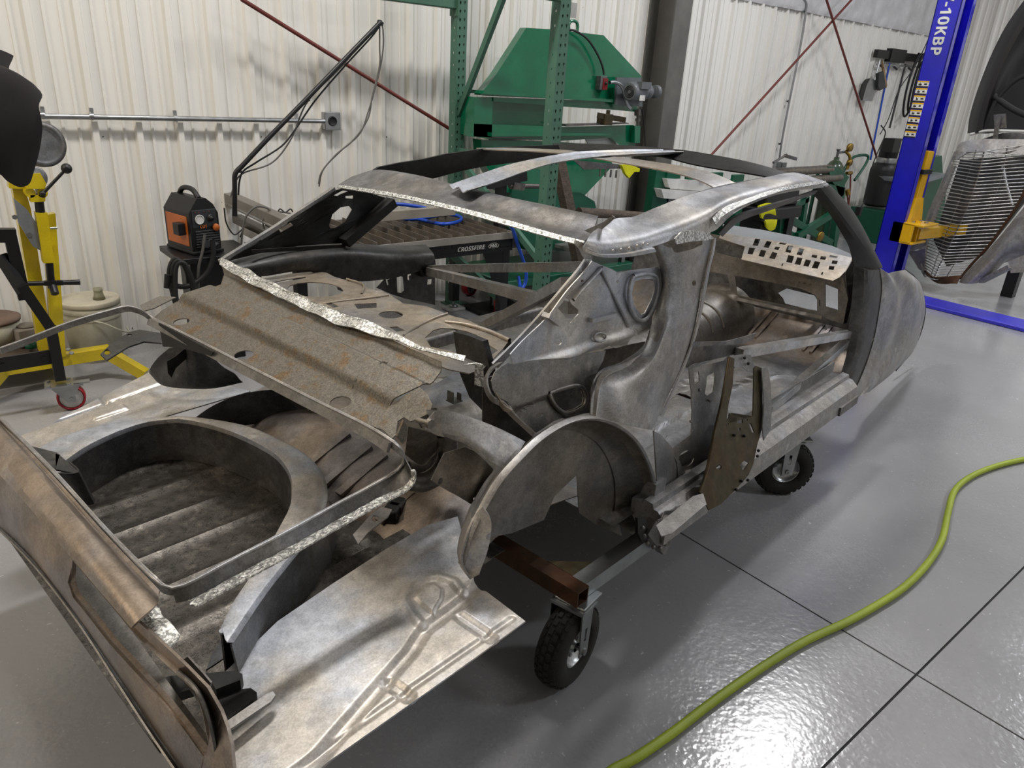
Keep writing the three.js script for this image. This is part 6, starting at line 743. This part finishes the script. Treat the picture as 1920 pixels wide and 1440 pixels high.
  const mt = part('motor', [along(lathe([[0, 0], [0.055, 0], [0.07, 0.012], [0.072, 0.16], [0.06, 0.175], [0.045, 0.18], [0.045, 0.2], [0.055, 0.205], [0.055, 0.25], [0.045, 0.26], [0, 0.26]], 28), m0, m1), bar(off(m0, [0.05, 0.05, 0.05]), off(m0, [0.16, 0.05, 0.05]), 0.05, 0.05)], M.motor, h, 'grey electric motor');
  const grd = []; for (const R of [0.018, 0.03, 0.042]) grd.push(along(new THREE.TorusGeometry(R, 0.003, 5, 20).rotateX(Math.PI / 2), off(m0, [-0.003, 0, 0.002]), m1)); part('fan_grille', grd, M.plastic, mt);
  part('name_plate', box(m0[0] + 0.06, m0[1] - 0.06, m0[2] + 0.055, m0[0] + 0.12, m0[1] - 0.02, m0[2] + 0.06), M.white, mt);
  part('pulley', along(lathe([[0, 0], [0.05, 0], [0.05, 0.012], [0.04, 0.02], [0.05, 0.03], [0.05, 0.045], [0, 0.045]], 24), W1([[4.818,1.605,.68]]), W1([[5.066,1.613,.66]])), M.motor, mt);
  const sw = W1([[4.323,1.645,.6]]); part('switch_box', [box(sw[0] - 0.035, sw[1] - 0.05, 0.545, sw[0] + 0.035, sw[1] + 0.05, 0.60, 0.004)], M.dull, h); part('switch_plate', [box(sw[0] - 0.01, sw[1] - 0.045, 0.60, sw[0] + 0.04, sw[1] + 0.035, 0.605)], M.redPaint, h, 'red switch plate'); part('switch_toggle', ball([sw[0] + 0.015, sw[1], 0.608], 0.012, 8), M.plastic, h);
  part('flex_conduit', tube([[4.324,1.651,.66],[4.375,1.657,.66],[4.437,1.644,.66],[4.477,1.615,.66],[4.512,1.555,.66],[4.545,1.502,.66],[4.587,1.475,.66]], 0.014, 10, 50), M.galv, h); part('cable', tube([[3.915,1.979,.6],[3.962,1.98,.6],[4.101,1.938,.6],[4.238,1.829,.6],[4.303,1.741,.6],[4.314,1.704,.6]], 0.008, 8), M.cable, h); part('cable', tube([[4.794,1.468,.6],[4.843,1.346,.6],[4.884,1.199,.6],[4.922,1.07,.6]], 0.006, 6), M.cable, h);
  part('ledge', slab([[3.957,1.345,.6],[4.647,1.364,.6],[4.661,1.356,.6],[3.969,1.33,.6]], 0.06), M.dull, h); const fx = W1([[4.363,1.355,.62]]);
  part('die_holder', [box(fx[0] - 0.03, fx[1] - 0.01, 0.55, fx[0] + 0.06, fx[1] + 0.07, 0.64, 0.004), bar(off(fx, [-0.09, 0.06, 0]), off(fx, [0.22, 0.03, 0]), 0.02, 0.04), rod(off(fx, [0.02, 0.06, 0]), off(fx, [0.02, 0.1, 0]), 0.016)], M.rusty, h, 'brown die holder');
  part('tool_shelf', [slab([[4.013,1.093,.66],[4.522,1.051,.66],[4.591,1.016,.66],[4.136,1.019,.66]], 0.01, [0, 1, 0.3])], M.dull, h); part('hex_tool', [[4.297,1.026,.68],[4.358,1.02,.68],[4.42,1.015,.68],[4.483,1.009,.68]].map(p => rod(p, off(p, [0, -0.06, 0]), 0.008)), M.dull, h).userData.kind = 'stuff';
}
single('steel_drawing', slab([[4.269,1.241,.5],[4.596,1.249,.5],[4.658,1.178,.5],[4.33,1.18,.5]], 0.01), paint(0xd8dad8, 0.4), 'white framed sheet leaning below the green hammer arm', 'sheet');
{ const t = thing('timber_post', 'weathered grey wooden stake leaning behind the car roof', 'timber'); part('stake', bar(W1([[3.585,1.133,.95]]), [W1([[3.585,1.133,.95]])[0] + 0.45, 0.01, 0.95], 0.075, 0.075), M.wood, t); const l = part('log', rod(W1([[3.685,.792,1.1]]), W1([[4.376,.722,1.1]]), 0.035, 0.03), M.wood, t); }
{ // black stand arm seen through the roof
  const s = thing('bead_roller', 'dark bench bead roller with a flat black arm', 'bead roller');
  part('arm', [bar(W1([[3.097,.965,.8]]), W1([[3.425,1.011,.8]]), 0.04, 0.06)], M.blackPaint, s); part('shaft', [rod(W1([[3.284,.95,.8]]), W1([[3.712,.926,.8]]), 0.017), bar(W1([[3.308,.949,.8]]), W1([[3.406,.938,.8]]), 0.05, 0.05)], M.dull, s); part('stand', [box(3.3, 0, 0.62, 3.36, 0.98, 0.68), box(3.15, 0, 0.5, 3.55, 0.03, 0.8)], M.blackPaint, s);
}
{ // sheet-metal brake behind the windscreen header
  const b = thing('sheet_brake', 'green sheet-metal bending brake with a pale clamping beam', 'bending brake');
  part('clamp_beam', [slab([[5.035,.933,.75],[6.401,.839,.75],[6.475,.75,.75],[6.259,.73,.75],[5.087,.856,.75]], 0.06), slab([[4.947,.853,.78],[5.74,.787,.78],[5.72,.712,.78],[4.998,.776,.78]], 0.1)], M.white, b, 'pale clamping beam');
  part('fingers', [[5.166,.983,.72],[5.465,.956,.72],[5.783,.928,.72],[6.122,.899,.72]].map(p => box(p[0] - 0.09, p[1] - 0.06, p[2] - 0.05, p[0] + 0.09, p[1] + 0.03, p[2], 0.005)), M.greenDark, b).userData.kind = 'stuff';
  part('side_frame', slab([[4.949,1.038,.7],[5.164,1.007,.7],[5.16,.628,.7],[5.03,.498,.7],[4.946,.641,.7]], 0.08), M.greenDark, b); part('bed', slab([[5.133,.757,.7],[5.877,.682,.7],[5.905,.582,.7],[5.158,.637,.7]], 0.1), M.sheetgrey, b); part('stand', [box(5.2, 0, 0.45, 5.3, 0.7, 0.7), box(6.2, 0, 0.45, 6.3, 0.7, 0.7), box(5.2, 0.66, 0.45, 6.3, 0.74, 0.7)], M.greenDark, b);
  part('warning_label', [[5.522,1,.79],[5.848,.954,.79]].map(p => box(p[0] - 0.04, p[1] - 0.05, p[2], p[0] + 0.04, p[1] + 0.04, p[2] + 0.003)), M.white, b).userData.kind = 'stuff';
  part('lever', [rod(W1([[6.69,1.025,.7]]), W1([[6.901,1.097,.7]]), 0.012), bar(W1([[6.876,1.088,.7]]), W1([[7.085,1.054,.7]]), 0.03, 0.03)], M.dull, b);
}
single('yellow_glove', [slab([[4.528,1.046,.69],[4.628,1.052,.69],[4.751,1.016,.69],[4.749,.99,.69],[4.69,.992,.69],[4.634,.943,.69],[4.584,.978,.69]], 0.03)], M.rag, 'bright yellow glove hanging behind the roof bow', 'glove');
{ // slip roll
  const s = thing('slip_roll', 'green slip roll bending machine with dark steel rollers', 'slip roll');
  const a = W1([[7.194,.881,.6]]), Z = 0.6;
  part('roller', rod(W1([[6.838,.912,.6]]), W1([[8.02,.919,.6]]), 0.045, 0.045, 20), M.tan, s, 'long steel roller'); part('roller', rod(W1([[7.082,.823,.62]]), W1([[8.225,.824,.62]]), 0.042, 0.042, 20), M.tan, s, 'long steel roller');
  part('end_frame', slab([[7.864,.956,.64],[8.1,.939,.64],[8.39,.827,.64],[8.34,.752,.64],[8.359,.632,.64],[8.292,.593,.64],[8.147,.73,.64],[8.026,.792,.64]], 0.1), M.greenDark, s); part('side_column', slab([[7.992,.765,.64],[8.36,.71,.64],[8.416,.509,.64],[8.478,.102,.64],[8.319,-.011,.64],[8.208,.05,.64],[8.185,.432,.64]], 0.06), M.greenDark, s);
  part('leg', [bar(W1([[6.952,.636,.7]]), W1([[7.049,.223,.7]]), 0.08, 0.08)], M.greenDark, s); part('leg', bar(W1([[7.413,.684,.7]]), W1([[7.474,.256,.7]]), 0.06, 0.06), M.greenDark, s); part('leg', bar(W1([[8.165,.443,.7]]), W1([[8.268,-.006,.7]]), 0.07, 0.07), M.greenDark, s);
  part('cross_brace', bar(W1([[6.997,.502,.72]]), W1([[8.155,.114,.72]]), 0.05, 0.07), M.greenDark, s); part('cross_brace', bar(W1([[7.331,.258,.74]]), W1([[7.952,.439,.74]]), 0.05, 0.07), M.greenDark, s); part('cross_brace', bar(W1([[7.008,.516,.71]]), W1([[7.467,.639,.71]]), 0.04, 0.05), M.greenDark, s); part('cross_brace', bar(W1([[7.069,.346,.71]]), W1([[7.472,.217,.71]]), 0.04, 0.05), M.greenDark, s);
  part('hand_wheel', lathe([[0, -0.02], [0.05, -0.02], [0.055, 0], [0.05, 0.02], [0, 0.02]], 20).rotateX(Math.PI / 2).translate(...W1([[7.822,.22,.75]])), M.brass, s, 'brass-coloured wheel');
}
{ const r = thing('yellow_rag', 'crumpled bright yellow rag hanging over the green machine leg', 'rag');
  part('cloth', loft([[[6.422,.635,.78],[6.527,.65,.78],[6.659,.643,.78]], [[6.424,.592,.8],[6.549,.6,.8],[6.688,.576,.8]], [[6.49,.519,.79],[6.627,.526,.79],[6.763,.491,.79]], [[6.554,.475,.8],[6.654,.457,.8],[6.755,.44,.8]], [[6.606,.422,.79],[6.685,.384,.79],[6.758,.395,.79]]], { nu: 14, nv: 18, t: 0.025 }), M.rag, r); }
single('dark_bench', [box(6.5, 0.48, 0.45, 7.2, 0.6, 0.82, 0.02), box(6.55, 0, 0.5, 6.65, 0.48, 0.78), box(7.05, 0, 0.5, 7.15, 0.48, 0.78), box(6.6, 0.6, 0.5, 7.19, 0.80, 0.76, 0.02)], M.blackPaint, 'dark cluttered bench beside the yellow rag', 'bench');
{ // gas cylinder on a green cart
  const p = W1([[8.286,1,.5]]), c = thing('gas_cylinder', 'dark green gas cylinder with brass regulators on a trolley', 'gas cylinder', [p[0], 0, 0.5]);
  part('tank', lathe([[0, 0], [0.1, 0], [0.105, 0.02], [0.105, 0.86], [0.095, 0.93], [0.06, 0.98], [0.03, 1.0], [0.03, 1.03], [0, 1.03]], 28), M.tank, c); part('valve', [rod([0, 1.03, 0], [0, 1.1, 0], 0.014), rod([0, 1.08, 0], [0.09, 1.09, 0.03], 0.014), rod([-0.03, 1.11, 0], [0.03, 1.11, 0], 0.01)], M.dull, c);
  part('regulator', [lathe([[0, -0.02], [0.042, -0.02], [0.045, 0], [0.042, 0.02], [0, 0.02]], 20).rotateX(Math.PI / 2).translate(0.13, 1.14, 0.06), lathe([[0, -0.02], [0.035, -0.02], [0.035, 0.02], [0, 0.02]], 20).rotateX(Math.PI / 2).translate(0.16, 0.98, 0.08), tube([[0.1, 1.1, 0.03], [0.14, 1.05, 0.07], [0.16, 0.98, 0.08], [0.15, 0.9, 0.07]], 0.018, 8), rod([0.15, 0.86, 0.08], [0.26, 0.86, 0.08], 0.02), rod([0.2, 0.68, 0.1], [0.22, 0.62, 0.12], 0.03)], M.brass, c, 'brass regulators');
  part('trolley_handle', tube([[8.401,.856,.55],[8.469,.973,.55],[8.587,1.035,.55],[8.921,1.03,.55],[8.912,.97,.55],[8.806,.845,.55],[8.716,.768,.55]].map(q => [q[0] - p[0], q[1], q[2] - 0.5]), 0.016, 8, 50), M.greenDark, c); part('trolley_frame', [box(-0.14, 0, -0.14, 0.14, 0.04, 0.14), bar([-0.12, 0.04, -0.12], [-0.12, 0.9, -0.12], 0.03), bar([0.12, 0.04, -0.12], [0.12, 0.9, -0.12], 0.03)], M.greenDark, c);
  part('hoses', [tube([[0.24, 0.86, 0.08], [0.3, 0.6, 0.1], [0.25, 0.3, 0.15], [0.2, 0.4, 0.1]], 0.01, 6), tube([[0.2, 0.62, 0.12], [0.27, 0.5, 0.12], [0.22, 0.35, 0.14]], 0.01, 6)], M.redOxide, c, 'dull red hoses').userData.kind = 'stuff';
}
{ // black tank on a green pedestal in front of the wall, with plug hanging beside it
  const p = W1([[9.527,.689,.5]]), t = thing('black_tank', 'tall black cylindrical tank with a control box on top beside the blue lift post', 'tank', [p[0], 0, 0.5]);
  part('body', lathe([[0, 0.42], [0.13, 0.42], [0.16, 0.45], [0.165, 0.85], [0.14, 0.93], [0.08, 0.96], [0, 0.96]], 28), M.plastic, t); part('neck', lathe([[0.11, 0.94], [0.12, 0.95], [0.12, 1.0], [0.11, 1.01], [0, 1.01], [0, 0.94]], 24), M.zinc, t); part('head', lathe([[0, 1.0], [0.11, 1.0], [0.11, 1.18], [0, 1.19]], 24), M.plastic, t); part('control_box', box(-0.23, 1.08, 0.0, 0.0, 1.24, 0.14, 0.005), M.plastic, t); part('label', box(-0.05, 1.09, 0.141, -0.01, 1.22, 0.144), M.white, t);
  part('pedestal', box(-0.24, 0, -0.2, 0.3, 0.4, 0.24, 0.01), M.greenDark, t, 'dark green pedestal');
  const c = thing('plug_lead', 'thin black cord with a square plug hanging beside the black tank', 'cord'); part('cord', tube([[8.947,1.385,.6],[9.1,1.298,.6],[9.036,1.118,.6],[8.971,.938,.6],[8.976,.723,.6],[8.992,.534,.6],[8.918,.443,.6]], 0.007, 6, 60), M.cable, c); part('plug', bar(W1([[8.898,.457,.6]]), W1([[8.895,.356,.6]]), 0.06, 0.05), M.plastic, c);
}
{ // wall tool holder with what hangs from it
  const a = W1([[9.516,2.175,.06]]), b = W1([[10.715,2.187,.06]]);
  const h = thing('tool_holder', 'black wall rail with hooks holding brushes and a dustpan', 'tool holder'); part('rail', [bar(a, b, 0.05, 0.09)], M.plastic, h); part('rail_cover', bar(lerp3(a, b, 0.27), lerp3(a, b, 0.6), 0.08, 0.15), M.plastic, h); part('hook_rail', bar(off(a, [0.05, -0.12, 0.02]), off(b, [0, -0.1, 0.02]), 0.03, 0.02), M.galv, h); part('hook', [0.1, 0.4, 0.75].map(t => bar(off(lerp3(a, b, t), [0, -0.12, 0.02]), off(lerp3(a, b, t), [0, -0.16, 0.08]), 0.02, 0.02)), M.plasticGrey, h).userData.kind = 'stuff';
  const d = thing('dustpan', 'shiny metal dustpan with black rim hanging from the wall rail', 'dustpan');
  part('pan', slab([[9.322,1.87,.12],[9.458,1.894,.12],[9.567,1.868,.12],[9.625,1.81,.12],[9.577,1.636,.12],[9.346,1.635,.12]], 0.01), M.galv, d); part('rim', slab([[9.163,1.71,.16],[9.176,1.817,.16],[9.24,1.873,.16],[9.325,1.889,.16],[9.279,1.822,.16],[9.25,1.641,.16]], 0.02), M.plastic, d, 'black rubber rim'); part('handle', rod(W1([[9.541,1.879,.11]]), W1([[9.581,2.103,.1]]), 0.014), M.galv, d);
  const r = thing('hand_brush', 'wooden hand brush with dark bristles hanging from the wall rail', 'brush'); part('back', slab([[9.566,2.102,.14],[9.673,2.007,.14],[9.84,1.831,.14],[9.828,1.8,.14],[9.71,1.887,.14]], 0.02), paint(0xa98a63, 0.6), r, 'pale wooden back'); part('bristles', slab([[9.509,1.951,.16],[9.618,1.98,.16],[9.769,1.805,.16],[9.637,1.763,.16],[9.57,1.809,.16]], 0.04), M.plasticGrey, r, 'dark bristles');
  single('broom_stick', rod(W1([[9.862,2.088,.09]]), W1([[9.855,.932,.14]]), 0.012), M.blueHose, 'thin blue broom handle leaning from the wall rail', 'broom');
  single('broom_stick', rod(W1([[10.296,2.1,.09]]), W1([[10.174,1.328,.14]]), 0.012), M.plastic, 'thin black tool handle hanging from the wall rail', 'broom');
  const co = []; for (let k = 0; k <= 70; k++) { const s = k / 70 * Math.PI * 2 * 3.2; co.push(s); } const c0 = W1([[10.563,1.871,.1]]);
  single('coiled_hose', tube(co.map((s, i) => [c0[0] + 0.17 * Math.sin(s) * (0.85 + 0.1 * Math.sin(s * 0.37)), c0[1] + 0.40 * Math.cos(s) * (0.92 + 0.07 * Math.sin(s * 0.53)), 0.1 + 0.002 * i]), 0.014, 8, 280), M.cable, 'black hose coiled on the wall rail behind the lift post', 'hose');
  single('hanging_cable', tube([[9.643,2.526,.6],[9.609,2.356,.6],[9.428,2.034,.6],[9.175,1.766,.6],[9.086,1.445,.6],[8.974,1.285,.6]], 0.006, 6, 60), M.cable, 'thin black cable sagging past the lift post', 'cable');
}

{ // blue two-post lift column
  const l = thing('two_post_lift', 'blue two-post car lift column with white lettering and yellow carriage', 'car lift', [6.7, 0, 1.97]);
  const H = 3.6, c = (x0, z0, x1, z1, y1 = H) => box(x0, 0, z0, x1, y1, z1, 0.004);
  part('column', [c(0, -0.10, 0.012, 0.09), c(0, -0.10, 0.27, -0.088), c(0.258, -0.10, 0.27, 0.09), c(0, 0.08, 0.06, 0.09), c(0.21, 0.08, 0.27, 0.09), rod([0.006, 0, -0.094], [0.006, H, -0.094], 0.006), rod([0.006, 0, 0.084], [0.006, H, 0.084], 0.006)], M.blue, l);
  part('base_plate', box(-0.1, 0, -0.22, 0.4, 0.02, 0.22), M.blue, l); part('floor_beam', [box(0.02, 0, 0.2, 0.32, 0.035, 3.4, 0.01)], paint(0x3a38d6, 0.4), l, 'lighter blue floor cover beam');
  const tx = text('V-10KBP', 0.085, 0.002).rotateZ(-Math.PI / 2).rotateY(-Math.PI / 2).translate(-0.002, 2.235, -0.012); part('lettering', tx, M.white, l, 'white lettering reading down the column');
  for (let i = 0; i < 8; i++) {
    const y = 1.785 - i * 0.056, s = part('warning_label', box(-0.003, y - 0.024, -0.092, 0, y + 0.026, 0.0), M.white, l, 'white pictogram label'); part('stripe', box(-0.004, y + 0.016, -0.092, -0.003, y + 0.026, 0), M.liftYellow, s); part('pictogram', [box(-0.004, y - 0.024, -0.092, -0.003, y - 0.014, 0), box(-0.004, y - 0.008, -0.08 + (i % 3) * 0.004, -0.003, y + 0.004, -0.055), box(-0.004, y - 0.004, -0.036, -0.003, y + 0.008, -0.012 - (i % 2) * 0.006), rod([-0.0035, y - 0.01, -0.066], [-0.0035, y + 0.012, -0.07], 0.002)], M.plastic, s);
  }
  part('carriage', [box(0.12, 0.75, 0.0, 0.24, 1.27, 0.09, 0.004)], M.liftYellow, l, 'yellow lift carriage'); part('arm_bracket', [slab([[0.1, 0.88, 0.1], [0.24, 0.88, 0.1], [0.28, 0.68, 0.12], [0.04, 0.68, 0.12]], 0.06), box(0.0, 0.66, 0.0, 0.3, 0.68, 0.26, 0.006), box(0.0, 0.5, 0.0, 0.28, 0.52, 0.2, 0.006), box(0.0, 0.51, 0.0, 0.015, 0.67, 0.18), box(0.1, 0.51, 0.04, 0.115, 0.67, 0.18), rod([0.16, 0.5, 0.14], [0.16, 0.69, 0.14], 0.025)], M.liftYellow, l); part('swing_arm', [bar([0.16, 0.58, 0.14], [1.1, 0.56, 0.2], 0.08, 0.09)], M.liftYellow, l); part('arm_pin', [hexBolt([0.1, 0.681, 0.12], [0, 1, 0], 0.02, 0.02), hexBolt([0.18, 0.681, 0.2], [0, 1, 0], 0.018, 0.02), hexBolt([0.24, 0.681, 0.12], [0, 1, 0], 0.018, 0.02)], M.zinc, l).userData.kind = 'stuff';
  part('lift_chain', tube([[0.13, 1.27, 0.05], [0.13, 1.9, 0.05], [0.13, 3.5, 0.05]], 0.012, 8), M.rubber, l, 'black lifting chain'); part('rubber_strap', box(0.1, 1.08, -0.005, 0.26, 1.12, 0.105, 0.004), M.plastic, l);
}
{ // green machine behind the lift
  const g = thing('green_bench_machine', 'dark green bench machine standing behind the yellow lift arm', 'machine'); part('cabinet', slab([[9.69,.737,.9],[10.405,.81,.9],[10.925,-.128,.9],[10.164,-.131,.9]], 0.4), M.greenDark, g); part('table_top', slab([[9.364,.793,1],[10.069,.865,1],[10.1,.819,1],[9.391,.749,1]], 0.5), M.sheetgrey, g); part('head', slab([[10.076,1.027,.8],[10.346,1.049,.8],[10.533,.82,.8],[10.156,.831,.8]], 0.15), M.greenDark, g); part('base', box(10.2, 0, 0.5, 10.7, 0.3, 0.9), M.greenDark, g);
}
{ // front of an old car raised on the lift: grille, fenders, open hood
  const v = thing('vintage_car_front', 'front end of a raised bare-metal vintage car with a tall barred grille', 'car');
  const X = 7.35;
  const L = [[7.35,1.26,2.084],[7.35,1.145,2.071],[7.35,.978,2.048],[7.35,.787,2.044],[7.35,.617,2.042],[7.35,.444,2.05],[7.35,.296,2.066],[7.35,.172,2.084]], R = [[7.35,1.381,2.635],[7.35,1.214,2.665],[7.35,1.042,2.683],[7.35,.884,2.66],[7.35,.693,2.604],[7.35,.492,2.533],[7.35,.33,2.454],[7.35,.183,2.395]], C = L.map((p, i) => [X - 0.14 + 0.03 * (i / 7), (p[1] + R[i][1]) / 2 - 0.03, (p[2] + R[i][2]) / 2 - 0.02]);
  const at = (P, t) => { const s = t * (P.length - 1), i = Math.min(P.length - 2, Math.floor(s)); return lerp3(P[i], P[i + 1], s - i); };
  for (let k = 0; k < 40; k++) { const t = k / 39; part('grille_bar', tube([at(L, t), lerp3(at(L, t), at(C, t), 0.55), at(C, t), lerp3(at(R, t), at(C, t), 0.55), at(R, t)], 0.005, 5, 14), M.bright, v); }
  part('grille_side_trim', tube(offs(L, [-0.005, 0, -0.01]), 0.014, 8), M.steel, v); part('grille_side_trim', tube(offs(R, [-0.005, 0, 0.01]), 0.012, 8), M.rustbeam, v); part('grille_centre_rib', tube(C.map(p => off(p, [0.012, 0, 0])), 0.006, 6), M.dull, v); part('grille_upright', [0.3, 0.72].map(f => tube(L.map((p, i) => off(lerp3(p, R[i], f), [-0.06, 0, 0])), 0.004, 5)), M.dull, v).userData.kind = 'stuff';
  part('grille_shell_top', loft([[[7.35,1.237,2.077],[7.35,1.329,2.088],[7.35,1.379,2.248],[7.35,1.396,2.431],[7.35,1.415,2.645]], [[7.3,1.197,2.121],[7.3,1.259,2.192],[7.3,1.287,2.334],[7.3,1.282,2.501],[7.3,1.295,2.695]]], { nu: 14, nv: 3, t: 0.01 }), M.steel, v); part('lower_valance', loft([[at(L, 0.97), at(C, 0.97), at(R, 0.97)], [[7.3,.15,2.14],[7.3,.116,2.255],[7.3,.143,2.411]]], { nu: 8, nv: 3, t: 0.01 }), M.rustbeam, v, 'brown lower valance');
  const darkbox = part('radiator', slab([[7.75,1.173,1.977],[7.75,1.283,2.562],[7.75,.974,2.632],[7.75,.351,2.393],[7.75,.19,2.127],[7.75,.414,1.941]], 0.05, [-1, 0, 0]), M.dark, v, 'dark radiator core'); part('radiator_hose', tube([[7.6,1.176,2.389],[7.6,1.004,2.473],[7.6,.854,2.559]], 0.014, 6), M.galv, v);
  const fl = part('fender', loft([[[7.4,.349,1.976],[7.4,.498,1.956],[7.4,.749,1.972],[7.4,1.02,2.016],[7.4,1.242,2.047]], [[7.32,.131,2.113],[7.32,.269,2.046],[7.32,.567,2.03],[7.32,.814,2.049],[7.32,1.147,2.087]], [[7.36,.138,2.118],[7.36,.27,2.068],[7.36,.567,2.042],[7.36,.813,2.061],[7.36,1.147,2.098]]], { nu: 20, nv: 6, t: 0.01 }), M.steel, v, 'bare steel left fender edge');
  part('fender', loft([[[7.3,.158,2.43],[7.3,.266,2.468],[7.3,.429,2.555],[7.3,.635,2.646],[7.3,.901,2.752],[7.3,1.086,2.834]], [[7.15,.194,2.544],[7.15,.303,2.601],[7.15,.484,2.698],[7.15,.677,2.805],[7.15,.828,2.916],[7.15,.927,3]], [[7.2,.222,2.606],[7.2,.326,2.684],[7.2,.483,2.764],[7.2,.554,2.884],[7.2,.614,3.003],[7.2,.664,3.102]], [[7.4,.23,2.576],[7.4,.313,2.618],[7.4,.403,2.7],[7.4,.454,2.83],[7.4,.508,2.976],[7.4,.552,3.079]]], { nu: 26, nv: 12, t: 0.01 }), M.steel, v, 'rounded bare steel right fender'); part('bumper_bracket', [bar(W1([[7.2,.227,2.626]]), W1([[7.1,.418,2.836]]), 0.06, 0.03), slab([[7.1,.456,2.805],[7.1,.531,2.903],[7.1,.451,2.985],[7.1,.4,2.96],[7.1,.366,2.851]], 0.02, [-1, 0, 0])], M.steel, v);
  part('headlamp_shelf', [slab([[7.2,.38,1.862],[7.2,.48,1.91],[7.2,.534,2.065],[7.2,.442,2.099],[7.2,.372,1.998]], 0.02, [-1, 1, 0]), loft([[[7.25,.362,1.919],[7.25,.369,2.006],[7.25,.409,2.078]], [[7.35,.23,1.999],[7.35,.188,2.04],[7.35,.183,2.086]]], { nu: 6, nv: 4 })], M.steel, v);
  part('hood', [loft([[[7.6,1.416,2.05],[7.6,1.551,2.03],[7.6,1.752,2.031],[7.6,2.034,2.059],[7.6,2.284,2.113],[7.6,2.483,2.196]], [[7.5,1.425,2.159],[7.5,1.579,2.146],[7.5,1.767,2.153],[7.5,2.03,2.187],[7.5,2.254,2.243],[7.5,2.43,2.32]], [[7.7,1.425,2.153],[7.7,1.583,2.153],[7.7,1.762,2.188],[7.7,1.979,2.23],[7.7,2.168,2.297],[7.7,2.329,2.368]], [[8,1.501,2.505],[8,1.633,2.487],[8,1.764,2.468],[8,1.936,2.438],[8,2.105,2.427],[8,2.272,2.417]]], { nu: 24, nv: 14, t: 0.02 })], M.blackPaint, v, 'open hood with black underside'); part('hood_stiffener', [tube([[7.55,1.449,2.178],[7.55,1.693,2.207],[7.55,1.869,2.311],[7.55,1.935,2.451]], 0.02, 8), tube([[7.55,1.775,2.108],[7.55,1.637,2.357],[7.55,1.566,2.56]], 0.025, 8)], M.rubber, v); part('hood_hinge', [bar(W1([[7.45,1.372,2.321]]), W1([[7.45,1.576,2.296]]), 0.03, 0.03), slab([[7.5,1.585,2.234],[7.5,1.6,2.322],[7.5,1.485,2.359],[7.5,1.479,2.273]], 0.02, [-1, 0, 0])], M.dull, v); part('cowl_edge', tube([[7.5,1.41,2.097],[7.5,1.446,2.197],[7.5,1.465,2.423],[7.5,1.476,2.66]], 0.012, 8), M.white, v, 'pale edge under the hood');
  part('engine_cover', loft([[[7.8,1.364,2.09],[7.8,1.433,2.248],[7.8,1.446,2.499]], [[7.7,1.266,2.176],[7.7,1.297,2.343],[7.7,1.307,2.57]]], { nu: 8, nv: 3 }), M.dark, v); part('jack_stand', box(7.9, 0, 2.6, 8.0, 0.6, 2.7), M.blackPaint, v);
}
{ // lime green hose on the floor
  const P = [[1.116,.014,4.005],[1.173,.014,4.014],[1.316,.014,4.021],[1.518,.014,4.021],[1.75,.014,4.028],[1.964,.014,4.045],[2.173,.014,4.08],[2.327,.014,4.097],[2.504,.014,4.109],[2.724,.014,4.099],[2.958,.014,4.063],[3.224,.014,3.984],[3.449,.014,3.923],[3.632,.014,3.911],[3.814,.014,3.928],[3.986,.014,3.964],[4.164,.014,4.015]], A = [[.936,.014,4.015],[1.034,.014,4.007]];
  single('air_hose', tube([...A, ...P], 0.0135, 12, 200), M.limeHose, 'lime green air hose curving across the grey floor', 'hose');
}

renderer.render(scene, camera);
